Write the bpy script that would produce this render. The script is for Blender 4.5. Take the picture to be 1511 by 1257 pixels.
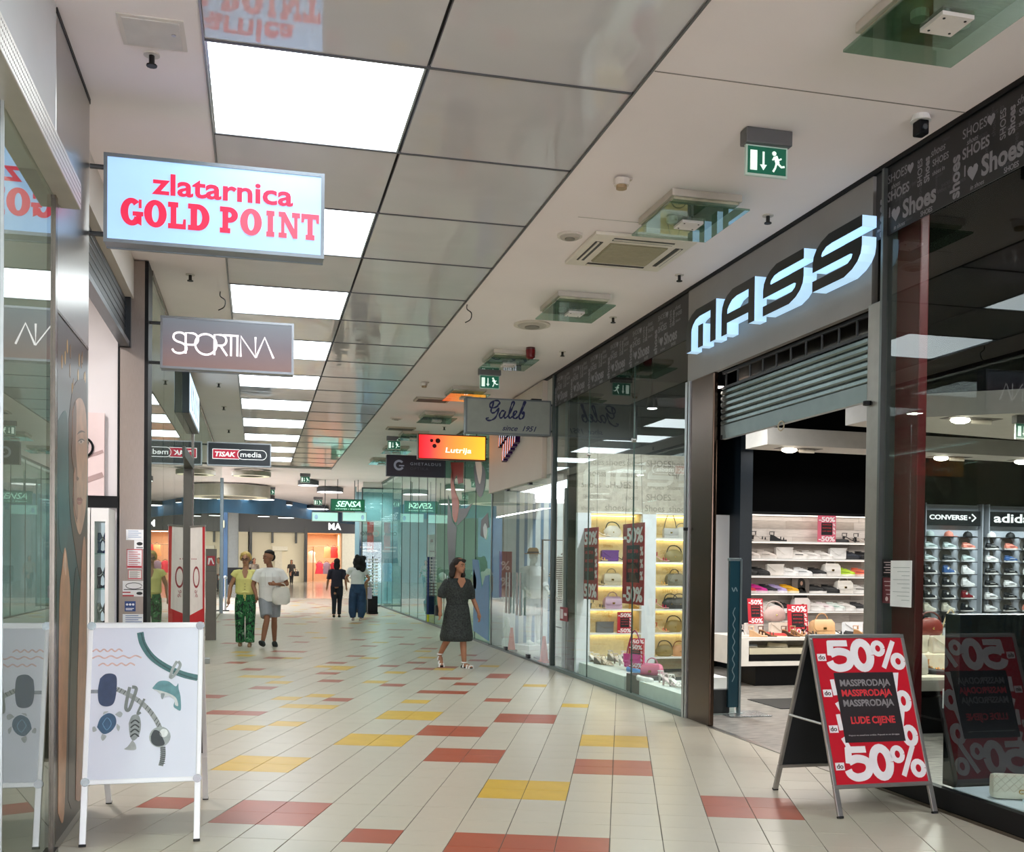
import bpy, bmesh, math, random
from mathutils import Vector, Matrix
random.seed(7)
S = bpy.context.scene
COL = S.collection
for o in list(bpy.data.objects): bpy.data.objects.remove(o)

# ------------------------------------------------------------------ camera
FPX, CX, CY, PIT, ROL, YAW, CAMH, CEIL = 1526.19, 755.5, 856.06, -.015628, .011029, -.241837, 1.566, 4.435
cam_d = bpy.data.cameras.new('camera'); cam = bpy.data.objects.new('camera', cam_d); COL.objects.link(cam)
_x = Vector((math.cos(YAW), math.sin(YAW), 0)); _y = Vector((-math.sin(YAW), math.cos(YAW), 0)); _z = Vector((0, 0, 1))
_f = _y*math.cos(PIT) + _z*math.sin(PIT); _u = -_y*math.sin(PIT) + _z*math.cos(PIT)
_r2 = _x*math.cos(ROL) + _u*math.sin(ROL); _u2 = -_x*math.sin(ROL) + _u*math.cos(ROL)
mw = Matrix((( _r2.x, _u2.x, -_f.x, 0), (_r2.y, _u2.y, -_f.y, 0), (_r2.z, _u2.z, -_f.z, CAMH), (0, 0, 0, 1)))
cam.matrix_world = mw
cam_d.sensor_fit = 'HORIZONTAL'; cam_d.sensor_width = 36; cam_d.lens = FPX/1511*36
cam_d.shift_y = (CY-628.5)/1511; cam_d.clip_start = .05; cam_d.clip_end = 300
S.camera = cam
# ------------------------------------------------------------------ world, exposure
W = bpy.data.worlds.new('world'); S.world = W; W.use_nodes = True
W.node_tree.nodes['Background'].inputs[0].default_value = (.90, .91, 1, 1)
W.node_tree.nodes['Background'].inputs[1].default_value = 8.0
S.view_settings.view_transform = 'Standard'; S.view_settings.look = 'None'
S.view_settings.exposure = 0.45; S.view_settings.gamma = 1; S.view_settings.use_curve_mapping = False
PANEL_L = 4.4       # radiance of the lit ceiling panels
S.cycles.max_bounces = 8; S.cycles.diffuse_bounces = 4; S.cycles.glossy_bounces = 4; S.cycles.transparent_max_bounces = 12; S.cycles.sample_clamp_indirect = 6

# ------------------------------------------------------------------ photo pixel -> direction
def ray(px, py):
    u, v = (px-CX)/FPX, -(py-CY)/FPX
    return _f + _r2*u + _u2*v
def FL(px, py, z=0.0):
    d = ray(px, py); t = (z-CAMH)/d.z; return Vector((d.x*t, d.y*t, z))
def AX(px, py, x):
    d = ray(px, py); t = x/d.x; return Vector((x, d.y*t, CAMH+d.z*t))
def AY(px, py, y):
    d = ray(px, py); t = y/d.y; return Vector((d.x*t, y, CAMH+d.z*t))

# ------------------------------------------------------------------ materials
def lin(c):
    if isinstance(c, str):
        c = [int(c[i:i+2], 16)/255 for i in (0, 2, 4)]
        c = [x/12.92 if x <= .04045 else ((x+.055)/1.055)**2.4 for x in c]
    return tuple(c)
_MC = {}
def M(col, rough=.5, metal=0, var=.05, scale=8, bump=0, emit=0, coat=0, spec=.5, stretch=None):
    key = (col, rough, metal, var, scale, bump, emit, coat, spec, stretch)
    if key in _MC: return _MC[key]
    c = lin(col); m = bpy.data.materials.new('m_'+(col if isinstance(col, str) else 'rgb')); m.use_nodes = True
    nt = m.node_tree; b = nt.nodes['Principled BSDF']; L = nt.links
    b.inputs['Roughness'].default_value = rough; b.inputs['Metallic'].default_value = metal
    b.inputs['Specular IOR Level'].default_value = spec; b.inputs['Coat Weight'].default_value = coat
    tc = nt.nodes.new('ShaderNodeTexCoord'); n = nt.nodes.new('ShaderNodeTexNoise'); n.inputs['Scale'].default_value = scale
    n.inputs['Detail'].default_value = 4
    src = tc.outputs['Object']
    if stretch:
        mp = nt.nodes.new('ShaderNodeMapping'); mp.inputs['Scale'].default_value = stretch; L.new(src, mp.inputs[0]); src = mp.outputs[0]
    L.new(src, n.inputs['Vector'])
    cr = nt.nodes.new('ShaderNodeValToRGB'); L.new(n.outputs['Fac'], cr.inputs[0])
    cr.color_ramp.elements[0].position = .3; cr.color_ramp.elements[1].position = .7
    cr.color_ramp.elements[0].color = tuple(max(0, x*(1-var)) for x in c)+(1,)
    cr.color_ramp.elements[1].color = tuple(min(1, x*(1+var)) for x in c)+(1,)
    L.new(cr.outputs[0], b.inputs['Base Color'])
    if emit:
        L.new(cr.outputs[0], b.inputs['Emission Color']); b.inputs['Emission Strength'].default_value = emit
    if bump:
        bp = nt.nodes.new('ShaderNodeBump'); bp.inputs['Strength'].default_value = bump; bp.inputs['Distance'].default_value = .02
        L.new(n.outputs['Fac'], bp.inputs['Height']); L.new(bp.outputs[0], b.inputs['Normal'])
    _MC[key] = m; return m
def GLASS(name, tint, ior=1.75, rough=0.0):
    if name in _MC: return _MC[name]
    m = bpy.data.materials.new(name); m.use_nodes = True; nt = m.node_tree; nt.nodes.remove(nt.nodes['Principled BSDF'])
    out = nt.nodes['Material Output']; L = nt.links
    tr = nt.nodes.new('ShaderNodeBsdfTransparent'); tr.inputs[0].default_value = lin(tint)+(1,)
    gl = nt.nodes.new('ShaderNodeBsdfGlossy'); gl.inputs['Roughness'].default_value = rough; gl.inputs[0].default_value = (.95, 1, .98, 1)
    fr = nt.nodes.new('ShaderNodeFresnel'); fr.inputs[0].default_value = ior
    ge = nt.nodes.new('ShaderNodeNewGeometry'); mt = nt.nodes.new('ShaderNodeMath'); mt.operation = 'SUBTRACT'; mt.use_clamp = True
    L.new(fr.outputs[0], mt.inputs[0]); L.new(ge.outputs['Backfacing'], mt.inputs[1])
    mx = nt.nodes.new('ShaderNodeMixShader'); L.new(mt.outputs[0], mx.inputs[0]); L.new(tr.outputs[0], mx.inputs[1]); L.new(gl.outputs[0], mx.inputs[2])
    L.new(mx.outputs[0], out.inputs[0]); _MC[name] = m; return m
def RAMP(name, stops, axis='X', rough=.5, emit=0, wave=None):
    """colour gradient printed along a local axis (object coordinates 0..1 after scaling)"""
    m = bpy.data.materials.new(name); m.use_nodes = True; nt = m.node_tree; b = nt.nodes['Principled BSDF']; L = nt.links
    tc = nt.nodes.new('ShaderNodeTexCoord'); sp = nt.nodes.new('ShaderNodeSeparateXYZ'); L.new(tc.outputs['Generated'], sp.inputs[0])
    cr = nt.nodes.new('ShaderNodeValToRGB'); L.new(sp.outputs[axis], cr.inputs[0])
    e = cr.color_ramp.elements
    e[0].position = stops[0][0]; e[0].color = lin(stops[0][1])+(1,); e[1].position = stops[-1][0]; e[1].color = lin(stops[-1][1])+(1,)
    for p, c in stops[1:-1]:
        k = e.new(p); k.color = lin(c)+(1,)
    L.new(cr.outputs[0], b.inputs['Base Color']); b.inputs['Roughness'].default_value = rough
    if emit: L.new(cr.outputs[0], b.inputs['Emission Color']); b.inputs['Emission Strength'].default_value = emit
    return m

# ------------------------------------------------------------------ mesh builder
class MB:
    def __init__(s): s.v = []; s.f = []; s.mi = []; s.cur = 0
    def add(s, vs, fs):
        n = len(s.v); s.v += [tuple(v) for v in vs]; s.f += [tuple(i+n for i in f) for f in fs]; s.mi += [s.cur]*len(fs); return s
    def box(s, x0, x1, y0, y1, z0, z1):
        return s.add([(x0,y0,z0),(x1,y0,z0),(x1,y1,z0),(x0,y1,z0),(x0,y0,z1),(x1,y0,z1),(x1,y1,z1),(x0,y1,z1)],
                     [(3,2,1,0),(4,5,6,7),(0,1,5,4),(1,2,6,5),(2,3,7,6),(3,0,4,7)])
    def cbox(s, c, d): return s.box(c[0]-d[0]/2, c[0]+d[0]/2, c[1]-d[1]/2, c[1]+d[1]/2, c[2]-d[2]/2, c[2]+d[2]/2)
    def rbox(s, x0, x1, y0, y1, z0, z1, r=.01):
        """box with chamfered vertical and horizontal edges"""
        bm = bmesh.new(); bmesh.ops.create_cube(bm, size=1)
        for v in bm.verts: v.co = ((x0+x1)/2+v.co.x*(x1-x0), (y0+y1)/2+v.co.y*(y1-y0), (z0+z1)/2+v.co.z*(z1-z0))
        bmesh.ops.bevel(bm, geom=bm.edges[:], offset=r, segments=2, profile=.6, affect='EDGES')
        bm.verts.index_update(); s.add([v.co for v in bm.verts], [[v.index for v in f.verts] for f in bm.faces]); bm.free(); return s
    def prism(s, poly, a, b, plane='XZ', flip=False):
        """polygon (u,v) extruded between a and b on the axis left over"""
        def P(u, v, w): return {'XZ': (u, w, v), 'XY': (u, v, w), 'YZ': (w, u, v)}[plane]
        n = len(poly); vs = [P(u, v, a) for u, v in poly]+[P(u, v, b) for u, v in poly]
        fs = [tuple(range(n)), tuple(range(2*n-1, n-1, -1))]+[(i, n+i, n+(i+1) % n, (i+1) % n)[::-1] for i in range(n)]
        return s.add(vs, fs)
    def ring_loft(s, rings, cap=True, closed=False):
        n = len(rings[0]); vs = [p for r in rings for p in r]; fs = []
        for k in range(len(rings)-1):
            for i in range(n): fs.append((k*n+i, k*n+(i+1) % n, (k+1)*n+(i+1) % n, (k+1)*n+i))
        if cap: fs += [tuple(range(n-1, -1, -1)), tuple(range((len(rings)-1)*n, len(rings)*n))]
        return s.add(vs, fs)
    def loftz(s, secs, n=16, cap=True):
        """(z, cx, cy, rx, ry) sections"""
        return s.ring_loft([[(cx+rx*math.cos(2*math.pi*i/n), cy+ry*math.sin(2*math.pi*i/n), z) for i in range(n)] for z, cx, cy, rx, ry in secs], cap)
    def tube(s, pts, r, n=8, cap=True):
        pts = [Vector(p) for p in pts]; R = r if isinstance(r, (list, tuple)) else [r]*len(pts); rings = []
        up = None
        for i, p in enumerate(pts):
            t = (pts[min(i+1, len(pts)-1)]-pts[max(i-1, 0)]).normalized()
            if up is None: up = Vector((0, 0, 1)) if abs(t.z) < .9 else Vector((1, 0, 0))
            a = up.cross(t); a = a.normalized() if a.length > 1e-6 else t.orthogonal().normalized(); b = t.cross(a); up = b
            rings.append([p+(a*math.cos(2*math.pi*k/n)+b*math.sin(2*math.pi*k/n))*R[i] for k in range(n)])
        return s.ring_loft(rings, cap)
    def cyl(s, c, r, z0, z1, n=16, r2=None):
        return s.loftz([(z0, c[0], c[1], r, r), (z1, c[0], c[1], r if r2 is None else r2, r if r2 is None else r2)], n)
    def ball(s, c, r, n=10, m=7):
        r = r if isinstance(r, (list, tuple)) else (r, r, r)
        secs = []
        for k in range(m+1):
            a = -math.pi/2+math.pi*k/m; q = max(math.cos(a), .02); secs.append((c[2]+r[2]*math.sin(a), c[0], c[1], r[0]*q, r[1]*q))
        return s.loftz(secs, n)
    def tf(s, M4, start=0):
        for i in range(start, len(s.v)): s.v[i] = tuple(M4 @ Vector(s.v[i]))
        return s
    def mesh(s, name, mats, smooth=False):
        me = bpy.data.meshes.new(name); me.from_pydata(s.v, [], s.f)
        for m in (mats if isinstance(mats, (list, tuple)) else [mats]): me.materials.append(m)
        if isinstance(mats, (list, tuple)) and len(mats) > 1: me.polygons.foreach_set('material_index', s.mi)
        bm = bmesh.new(); bm.from_mesh(me); bmesh.ops.recalc_face_normals(bm, faces=bm.faces[:]); bm.to_mesh(me); bm.free()
        if smooth:
            me.polygons.foreach_set('use_smooth', [True]*len(me.polygons)); me.set_sharp_from_angle(angle=math.radians(50))
        me.update(); return me
    def obj(s, name, mats, parent=None, smooth=False):
        return link(name, s.mesh(name, mats, smooth), parent)
def link(name, me, parent=None, loc=None, rot=None):
    o = bpy.data.objects.new(name, me); COL.objects.link(o)
    if parent: o.parent = parent
    if loc is not None: o.location = loc
    if rot is not None: o.rotation_euler = rot
    return o
def tag(o, label, cat, group=None):
    o['label'] = label; o['category'] = cat
    if group: o['group'] = group
    return o
def thing(name, label, cat, loc=(0,0,0), rz=0, group=None):
    o = bpy.data.objects.new(name, None); COL.objects.link(o); o.location = loc; o.rotation_euler = (0, 0, rz); o.empty_display_size = .1
    return tag(o, label, cat, group)
def struct(o, label=None):
    o['kind'] = 'structure'
    if label: o['label'] = label
    return o
def copy_tree(o, parent=None):
    c = o.copy(); COL.objects.link(c); c.parent = parent
    for ch in list(o.children): copy_tree(ch, c)
    return c
def box(*a): return MB().box(*a)

# ------------------------------------------------------------------ lettering
_TXT = {}
def text_mesh(s, depth=.004, bold=0.0, shear=0.0, spacing=1.0):
    k = (s, depth, bold, shear, spacing)
    if k in _TXT: return _TXT[k]
    cu = bpy.data.curves.new('t', 'FONT'); cu.body = s; cu.size = 1; cu.extrude = 0.5; cu.offset = bold; cu.shear = shear; cu.space_character = spacing; cu.resolution_u = 3
    ob = bpy.data.objects.new('t', cu); COL.objects.link(ob)
    dg = bpy.context.evaluated_depsgraph_get(); dg.update()
    me = ob.evaluated_get(dg).to_mesh(); vs = [v.co.copy() for v in me.vertices]; fs = [tuple(p.vertices) for p in me.polygons]
    ob.evaluated_get(dg).to_mesh_clear(); bpy.data.objects.remove(ob); bpy.data.curves.remove(cu)
    x0, x1 = min(v.x for v in vs), max(v.x for v in vs); y0, y1 = min(v.y for v in vs), max(v.y for v in vs)
    r = ([((v.x-x0)/(x1-x0), (v.y-y0)/(y1-y0), v.z) for v in vs], fs, (x1-x0)/(y1-y0))
    _TXT[k] = r; return r
def text(mb, s, O, U, V, w, h, depth=.004, bold=0.0, shear=0.0, spacing=1.0, out=None):
    """lettering filling the box w x h with its lower left corner at O, along U, up V"""
    vs, fs, asp = text_mesh(s, depth, bold, shear, spacing)
    O, U, V = Vector(O), Vector(U).normalized(), Vector(V).normalized(); N = U.cross(V)
    if w is None: w = h*asp
    mb.add([O+U*(x*w)+V*(y*h)+N*((z+.5)*depth) for x, y, z in vs], fs); return mb
def stroke(mb, pts, t, O, U, V, depth=.003, lift=0):
    """flat ribbon of width t along 2-D points"""
    O, U, V = Vector(O), Vector(U).normalized(), Vector(V).normalized(); N = U.cross(V); n = len(pts); L = []; R = []
    for i, p in enumerate(pts):
        a = pts[max(i-1, 0)]; b = pts[min(i+1, n-1)]; dx, dy = b[0]-a[0], b[1]-a[1]; l = math.hypot(dx, dy) or 1
        w = t[i] if isinstance(t, (list, tuple)) else t
        L.append((p[0]-dy/l*w/2, p[1]+dx/l*w/2)); R.append((p[0]+dy/l*w/2, p[1]-dx/l*w/2))
    P = lambda q, z: O+U*q[0]+V*q[1]+N*z
    vs = []; fs = []
    for i in range(n): vs += [P(L[i], lift+depth), P(R[i], lift+depth), P(L[i], lift), P(R[i], lift)]
    for i in range(n-1):
        a = 4*i; b = a+4; fs += [(a, a+1, b+1, b), (a+1, a+3, b+3, b+1), (a+2, a, b, b+2)]
    fs += [(0, 2, 3, 1), (4*n-4, 4*n-3, 4*n-1, 4*n-2)]
    mb.add(vs, fs); return mb
def poly(mb, pts, O, U, V, depth=.003, lift=0):
    O, U, V = Vector(O), Vector(U).normalized(), Vector(V).normalized(); N = U.cross(V); n = len(pts)
    vs = [O+U*x+V*y+N*lift for x, y in pts]+[O+U*x+V*y+N*(lift+depth) for x, y in pts]
    mb.add(vs, [tuple(range(n-1, -1, -1)), tuple(range(n, 2*n))]+[(i, (i+1) % n, n+(i+1) % n, n+i) for i in range(n)]); return mb
def disc(cx, cy, rx, ry=None, n=20, a0=0, a1=360):
    ry = ry or rx; k = n if a1-a0 == 360 else n+1
    return [(cx+rx*math.cos(math.radians(a0+(a1-a0)*i/n)), cy+ry*math.sin(math.radians(a0+(a1-a0)*i/n))) for i in range(k)]
def bez(pts, n=8):
    """smooth curve through points (Catmull-Rom)"""
    out = []
    for i in range(len(pts)-1):
        p0, p1, p2, p3 = pts[max(i-1, 0)], pts[i], pts[i+1], pts[min(i+2, len(pts)-1)]
        for k in range(n):
            t = k/n; out.append(tuple(.5*(2*b+(c-a)*t+(2*a-5*b+4*c-d)*t*t+(3*b-a-3*c+d)*t**3) for a, b, c, d in zip(p0, p1, p2, p3)))
    out.append(pts[-1]); return out
def area(name, loc, size, power, col=(1, .95, .88), rot=(0, 0, 0), spread=None):
    l = bpy.data.lights.new(name, 'AREA'); l.energy = power; l.color = col; l.shape = 'RECTANGLE'; l.size, l.size_y = size
    if spread: l.spread = math.radians(spread)
    o = bpy.data.objects.new(name, l); COL.objects.link(o); o.location = loc; o.rotation_euler = rot; return o
XL, XR = -1.03, 4.33
ORD = 'first second third fourth fifth sixth seventh eighth ninth tenth eleventh twelfth thirteenth fourteenth fifteenth sixteenth'.split()
# =================================================================== SETTING
STEEL = M('a9a6a2', .28, 1.0, .10, 30, stretch=(40, 40, .6)); STEEL_D = M('6e665f', .26, 1.0, .15, 24, stretch=(40, 40, .5))
ALU = M('b9bdbf', .35, .9, .04, 20); BLACK = M('06070a', .5, 0, .2, 9, spec=.25); DARK = M('16191d', .4, 0, .2, 7); WHITE = M('e9e8e6', .45, 0, .02, 5)
OFFW = M('d9d2ca', .6, 0, .03, 2); CEILM = M('f5ecea', .75, 0, .025, 1.2); GREYP = M('8f918f', .5, 0, .05, 4); RUBBER = M('1b1b1c', .7)
GL = GLASS('glass_clear', (.90, .95, .93), 1.48); GLT = GLASS('glass_green', (.70, .86, .82), 2.0); GLM = GLASS('glass_left', (.62, .70, .66), 2.6)
# ---- floor: grout bed, about 300 tiles one by one, the farther ones joined
TILE, TYAW = .30, .10547-YAW
_g = Vector((math.cos(YAW)*.5797-math.sin(YAW)*5.9146, math.sin(YAW)*.5797+math.cos(YAW)*5.9146, 0))
_tu = Vector((math.cos(TYAW), -math.sin(TYAW), 0)); _tv = Vector((math.sin(TYAW), math.cos(TYAW), 0))
def tpos(i, j): return _g+_tu*(i*TILE)+_tv*(j*TILE)
def tidx(p):
    d = p-_g; return math.floor(d.dot(_tu)/TILE), math.floor(d.dot(_tv)/TILE)
COLOR = {}
for c, lst in dict(r=[(-3,-1),(-2,-1),(-1,-1),(-3,-2),(-2,-2),(-1,-2),(-1,6),(0,6),(-1,7),(0,7),(-5,7),(-4,7),(-5,8),(-4,8),(-6,11),(-5,11),(-6,12),(-5,12),(2,2),(3,2),(2,3),(3,3),(-8,0),(-7,0),(-8,1),(-7,1),(-5,-1)],
                   y=[(-3,3),(-2,3),(-3,4),(-2,4),(-1,10),(0,10),(-1,11),(0,11),(-10,5),(-9,5),(-10,6),(-9,6)]).items():
    for ij in lst: COLOR[ij] = c
def _px(lst, ox, oy, k, c):
    for x, y in lst: COLOR.setdefault(tidx(FL(ox+x/k, oy+y/k)), c)
_px([(790,398),(940,440),(675,500),(855,503),(1160,377),(1180,402),(1175,560),(1260,680),(1260,712),(1440,685),(1440,715),(610,340),(545,292),(340,320),(400,448),(50,563),(470,104),(590,104),(620,182),(720,182),(935,232),(1010,272),(770,328),(105,242),(180,165),(460,155),(90,118),(50,30),(430,45),(530,45)], 500, 920, 5.037, 'r')
_px([(620,252),(770,345),(385,370),(270,427),(575,573),(380,665),(380,695),(610,665),(610,695),(1095,320),(1450,455),(200,258),(60,330),(210,65),(600,203),(355,143)], 500, 920, 5.037, 'y')
_px([(340,485),(420,548),(550,675),(200,742),(595,460),(325,353),(310,215),(985,578),(1060,622),(1055,497),(1110,762),(870,343),(830,295),(1200,320),(1290,368),(1140,233),(1380,188),(800,405),(540,283),(650,405),(690,155),(780,155),(940,190),(350,170)], 280, 880, 5.037, 'r')
_px([(370,441),(340,410),(420,597),(630,590),(670,632),(750,457),(960,527),(1120,532),(980,733),(720,755),(890,265),(1320,265),(830,203),(1380,628),(550,242),(1010,305)], 280, 880, 5.037, 'y')
_px([(85,710)], 250, 1020, 4.317, 'r'); _px([(1170,310),(1370,312),(1200,285),(1390,290),(980,25),(1180,335),(790,95),(980,98),(500,225),(740,215)], 250, 1020, 4.317, 'y'); _px([(310,135),(510,142)], 250, 1020, 4.317, 'r'); _px([(1080,88)], 600, 1020, 4.317, 'y'); _px([(575,48)], 600, 1020, 4.317, 'r')
rnd = random.Random(3)
def tcol(i, j):
    p = tpos(i+.5, j+.5)
    if (i, j) in COLOR: return COLOR[(i, j)]
    if p.y > 26 or p.y < 3.5:
        h = rnd.random()
        return 'r' if h < .055 else ('y' if h < .10 else 'w')
    return 'w'
TM = {'w': M('bdb5a5', .30, 0, .035, 3.0, spec=.5), 'r': M('a5523c', .32, 0, .06, 5), 'y': M('cfa93e', .34, 0, .06, 5)}
floor = struct(box(-9, 18, -9, 96, -.06, -.0035).obj('floor', M('6b655c', .8, 0, .1, 3)))
bt = MB().rbox(0, .2945, 0, .2975, -.012, 0, .0012)
TME = {k: bt.mesh('floor_tile', m) for k, m in TM.items()}
cand = []
for i in range(-70, 70):
    for j in range(-60, 190):
        p = tpos(i+.5, j+.5)
        if -1.25 < p.x < 4.5 and -8 < p.y < 45: cand.append((i, j, p))
def inview(p):
    d = p-Vector((0, 0, CAMH)); z = d.dot(_f)
    return z > 1 and -20 < CX+FPX*d.dot(_r2)/z < 1530 and CY-FPX*d.dot(_u2)/z < 1275
near = sorted([c for c in cand if inview(c[2]) and -1.1 < c[2].x < 4.4], key=lambda c: (c[2]-Vector((0, 0, CAMH))).length)[:300]
nearset = {(c[0], c[1]) for c in near}
for i, j, p in near:
    o = link('floor_tile', TME[tcol(i, j)], floor, tpos(i, j)+Vector((random.uniform(.001, .0025), .001, random.uniform(-.0006, 0))), (0, 0, -TYAW))
far = MB(); far_k = []
for i, j, p in cand:
    if (i, j) in nearset: continue
    k = 'wry'.index(tcol(i, j)); far.cur = k; a = .0025; P = [tpos(i, j)+_tu*a+_tv*.0012, tpos(i+1, j)-_tu*a+_tv*.0012, tpos(i+1, j+1)-_tu*a-_tv*.0012, tpos(i, j+1)+_tu*a-_tv*.0012]
    far.add([q for q in P]+[q+Vector((0, 0, -.006)) for q in P], [(0,1,2,3),(1,0,4,5),(2,1,5,6),(3,2,6,7),(0,3,7,4)])
o = far.obj('distant_floor_tiles', [TM['w'], TM['r'], TM['y']], floor); o['kind'] = 'stuff'
# atrium floor beyond the strip of tiles
o = MB().box(-9, 18, 45, 96, -.01, -.001).obj('polished_floor', M('b9b4a6', .14, 0, .12, .5), floor)

# ---- ceiling
ceil = struct(MB().box(XL-.45, -.305, -9, 46.5, CEIL, CEIL+.2).box(2.2, XR+.6, -9, 32.5, CEIL, CEIL+.2).box(-.305, 2.2, -9, -5.7, CEIL, CEIL+.2).box(-.305, XR+.6, 32.5, 64, CEIL, CEIL+.2)
              .box(-9, XL-.45, 46.5, 64, CEIL, CEIL+.2).box(XL-.45, -.305, 46.5, 64, CEIL, CEIL+.2).box(XR+.6, 18, 38, 64, CEIL, CEIL+.2).box(-9, 18, 64, 96, 5.45, 5.6).box(-9, 18, 63.8, 64, CEIL, 5.6).obj('ceiling', CEILM))
FILM = M('d2cfd0', .045, 0, .05, 1.0, bump=.30, spec=.7)
for _n in FILM.node_tree.nodes:
    if _n.type == 'TEX_NOISE': _n.inputs['Distortion'].default_value = 1.6; _n.inputs['Detail'].default_value = 1.5
GAP = M('2a2b2e', .6)
KY = lambda k: 5.99+1.2905*k
MB().box(-.31, 2.205, -5.75, 32.5, CEIL+.05, CEIL+.18).obj('recess_backing', GAP, ceil)
pl = MB().rbox(.006, 1.25-.010, .006, 1.2905-.006, .004, .03, .003).mesh('ceiling_panel', FILM)
pr_ = MB().rbox(.012, 1.255-.006, .006, 1.2905-.006, .004, .03, .003).mesh('ceiling_panel', FILM)
LIT = M((.86, .94, 1.0), .5, 0, .03, 1.5, emit=PANEL_L)
lf = MB().box(.006, 1.24, .006, .018, 0, .03).box(.006, 1.24, 1.2725, 1.2845, 0, .03).box(.006, .018, .018, 1.2725, 0, .03).box(1.228, 1.24, .018, 1.2725, 0, .03).mesh('frame', ALU)
ld = MB().box(.018, 1.228, .018, 1.2725, .006, .02).mesh('diffuser', LIT)
jb = MB().box(.0, 1.255, -.009, .009, -.003, .012).mesh('joint_bar', M('5c5c60', .5, .3)); nl = 0
for k in range(-9, 21):
    link('joint_bar', jb, ceil, (.945, KY(k), CEIL))
    link('joint_bar', jb, ceil, (-.31, KY(k), CEIL))
for k in range(-9, 20):
    link('ceiling_panel', pr_, ceil, (.945, KY(k), CEIL))
    if k % 2: link('ceiling_panel', pl, ceil, (-.305, KY(k), CEIL))
    else:
        if k >= 0:
            nl += 1; lab = 'lit white rectangular ceiling panel, %s from the camera end of the row' % ORD[nl-1]
        else:
            link('lit_panel', ld, ceil, (-.305, KY(k), CEIL)); continue
        t = thing('light_panel', lab, 'ceiling light', (-.305, KY(k), CEIL), 0, 'lit panels in a row along the hall ceiling')
        link('frame', lf, t); link('diffuser', ld, t)
# access hatch and board joints in the plaster ceiling
h = thing('ceiling_hatch', 'square white access hatch in the ceiling above the jewellery sign', 'hatch', (-.57, 5.98, CEIL))
MB().box(-.17, .17, -.17, .17, -.006, 0).obj('frame', OFFW, h); MB().box(-.145, .145, -.145, .145, -.012, -.006).obj('hatch_door', M('cfcac4', .6), h); MB().cyl((.11, -.02), .012, -.016, -.012).obj('lock', ALU, h)
for y, x0, x1 in ((5.68, 2.22, 4.3),): MB().box(x0, x1, y-.004, y+.004, CEIL-.003, CEIL).obj('joint', M('8d8680', .9), ceil)
MB().box(2.55, 3.5, 8.20, 8.206, CEIL-.002, CEIL).box(3.15, 3.156, 7.7, 8.2, CEIL-.002, CEIL).obj('joint', M('a39b92', .9), ceil)
MB().box(2.195, 2.2075, -5.7, 32.5, CEIL-.012, CEIL).obj('edge_profile', M('6f6f70', .4, .6), ceil)
MB().box(-.312, -.3, -5.7, 32.5, CEIL-.012, CEIL).obj('edge_profile', M('8d8d8e', .4, .6), ceil)

# ---- hall ends behind the camera
wb = struct(MB().box(XL-.2, XR+.2, -9.1, -9, 3.2, CEIL).obj('wall_back', OFFW))
struct(MB().box(XL-.3, XL, -9, 2.2, 0, CEIL).obj('wall_left', OFFW), 'plain white wall beside the camera')
struct(MB().box(XR, XR+.3, -9, 3.2, 0, CEIL).obj('wall_right', OFFW))

# ---- LEFT SIDE
# glazed front nearest the camera
w1 = struct(MB().box(XL-.03, XL+.03, 2.2, 5.80, 0, .06).box(XL-.03, XL+.012, 5.765, 5.82, 0, 3.44).obj('window_1', STEEL_D))
box(XL-.006, XL, 2.25, 4.64, .06, 3.44).obj('pane', GLM, w1); box(XL-.006, XL, 4.65, 5.765, .06, 3.44).obj('pane', GLM, w1)
box(XL-.02, XL+.012, 4.64, 4.65, .06, 3.44).obj('joint', ALU, w1)
struct(MB().box(XL-.3, XL, 2.2, 5.82, 3.58, CEIL).obj('wall_left', M('cfd2d4', .25, 0, .02, 2)))
rl = struct(MB().rbox(XL-.02, XL+.10, 2.2, 5.98, 3.44, 3.58, .006).obj('trim_1', M('c4beb6', .4, .5, .05, 6)), 'perforated beige metal rail over the jewellery window')
pd = MB()
for k in range(150):
    for q in range(4): pd.box(XL+.1002, XL+.1012, 2.4+.0238*k, 2.408+.0238*k, 3.46+.03*q, 3.468+.03*q)
o = pd.obj('perforation', M('7d7872', .6), rl); o['kind'] = 'stuff'
# dim shop interior behind it
struct(MB().box(-3.2, -3.1, 2.2, 6.8, 0, CEIL).box(-3.2, XL-.42, 2.0, 2.1, 0, CEIL).obj('wall_left', M('b5ada0', .7, 0, .15, 1)))
struct(MB().box(-3.2, XL-.01, 2.2, 6.8, .0, .02).obj('floor', M('9a948a', .4, 0, .1, 3))); struct(MB().box(-3.2, XL-.3, 2.2, 10.5, 4.25, 4.3).obj('ceiling', M('8f8a84', .8)))
# steel pillar
p1 = struct(MB().rbox(XL-.42, XL, 5.825, 6.93, 0, CEIL-.01, .01).obj('wall_left', STEEL), 'brushed steel pillar by the jewellery shop')
MB().box(XL-.43, XL+.004, 5.83, 6.935, CEIL-.035, CEIL-.005).obj('shadow_gap', BLACK, p1)
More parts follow.
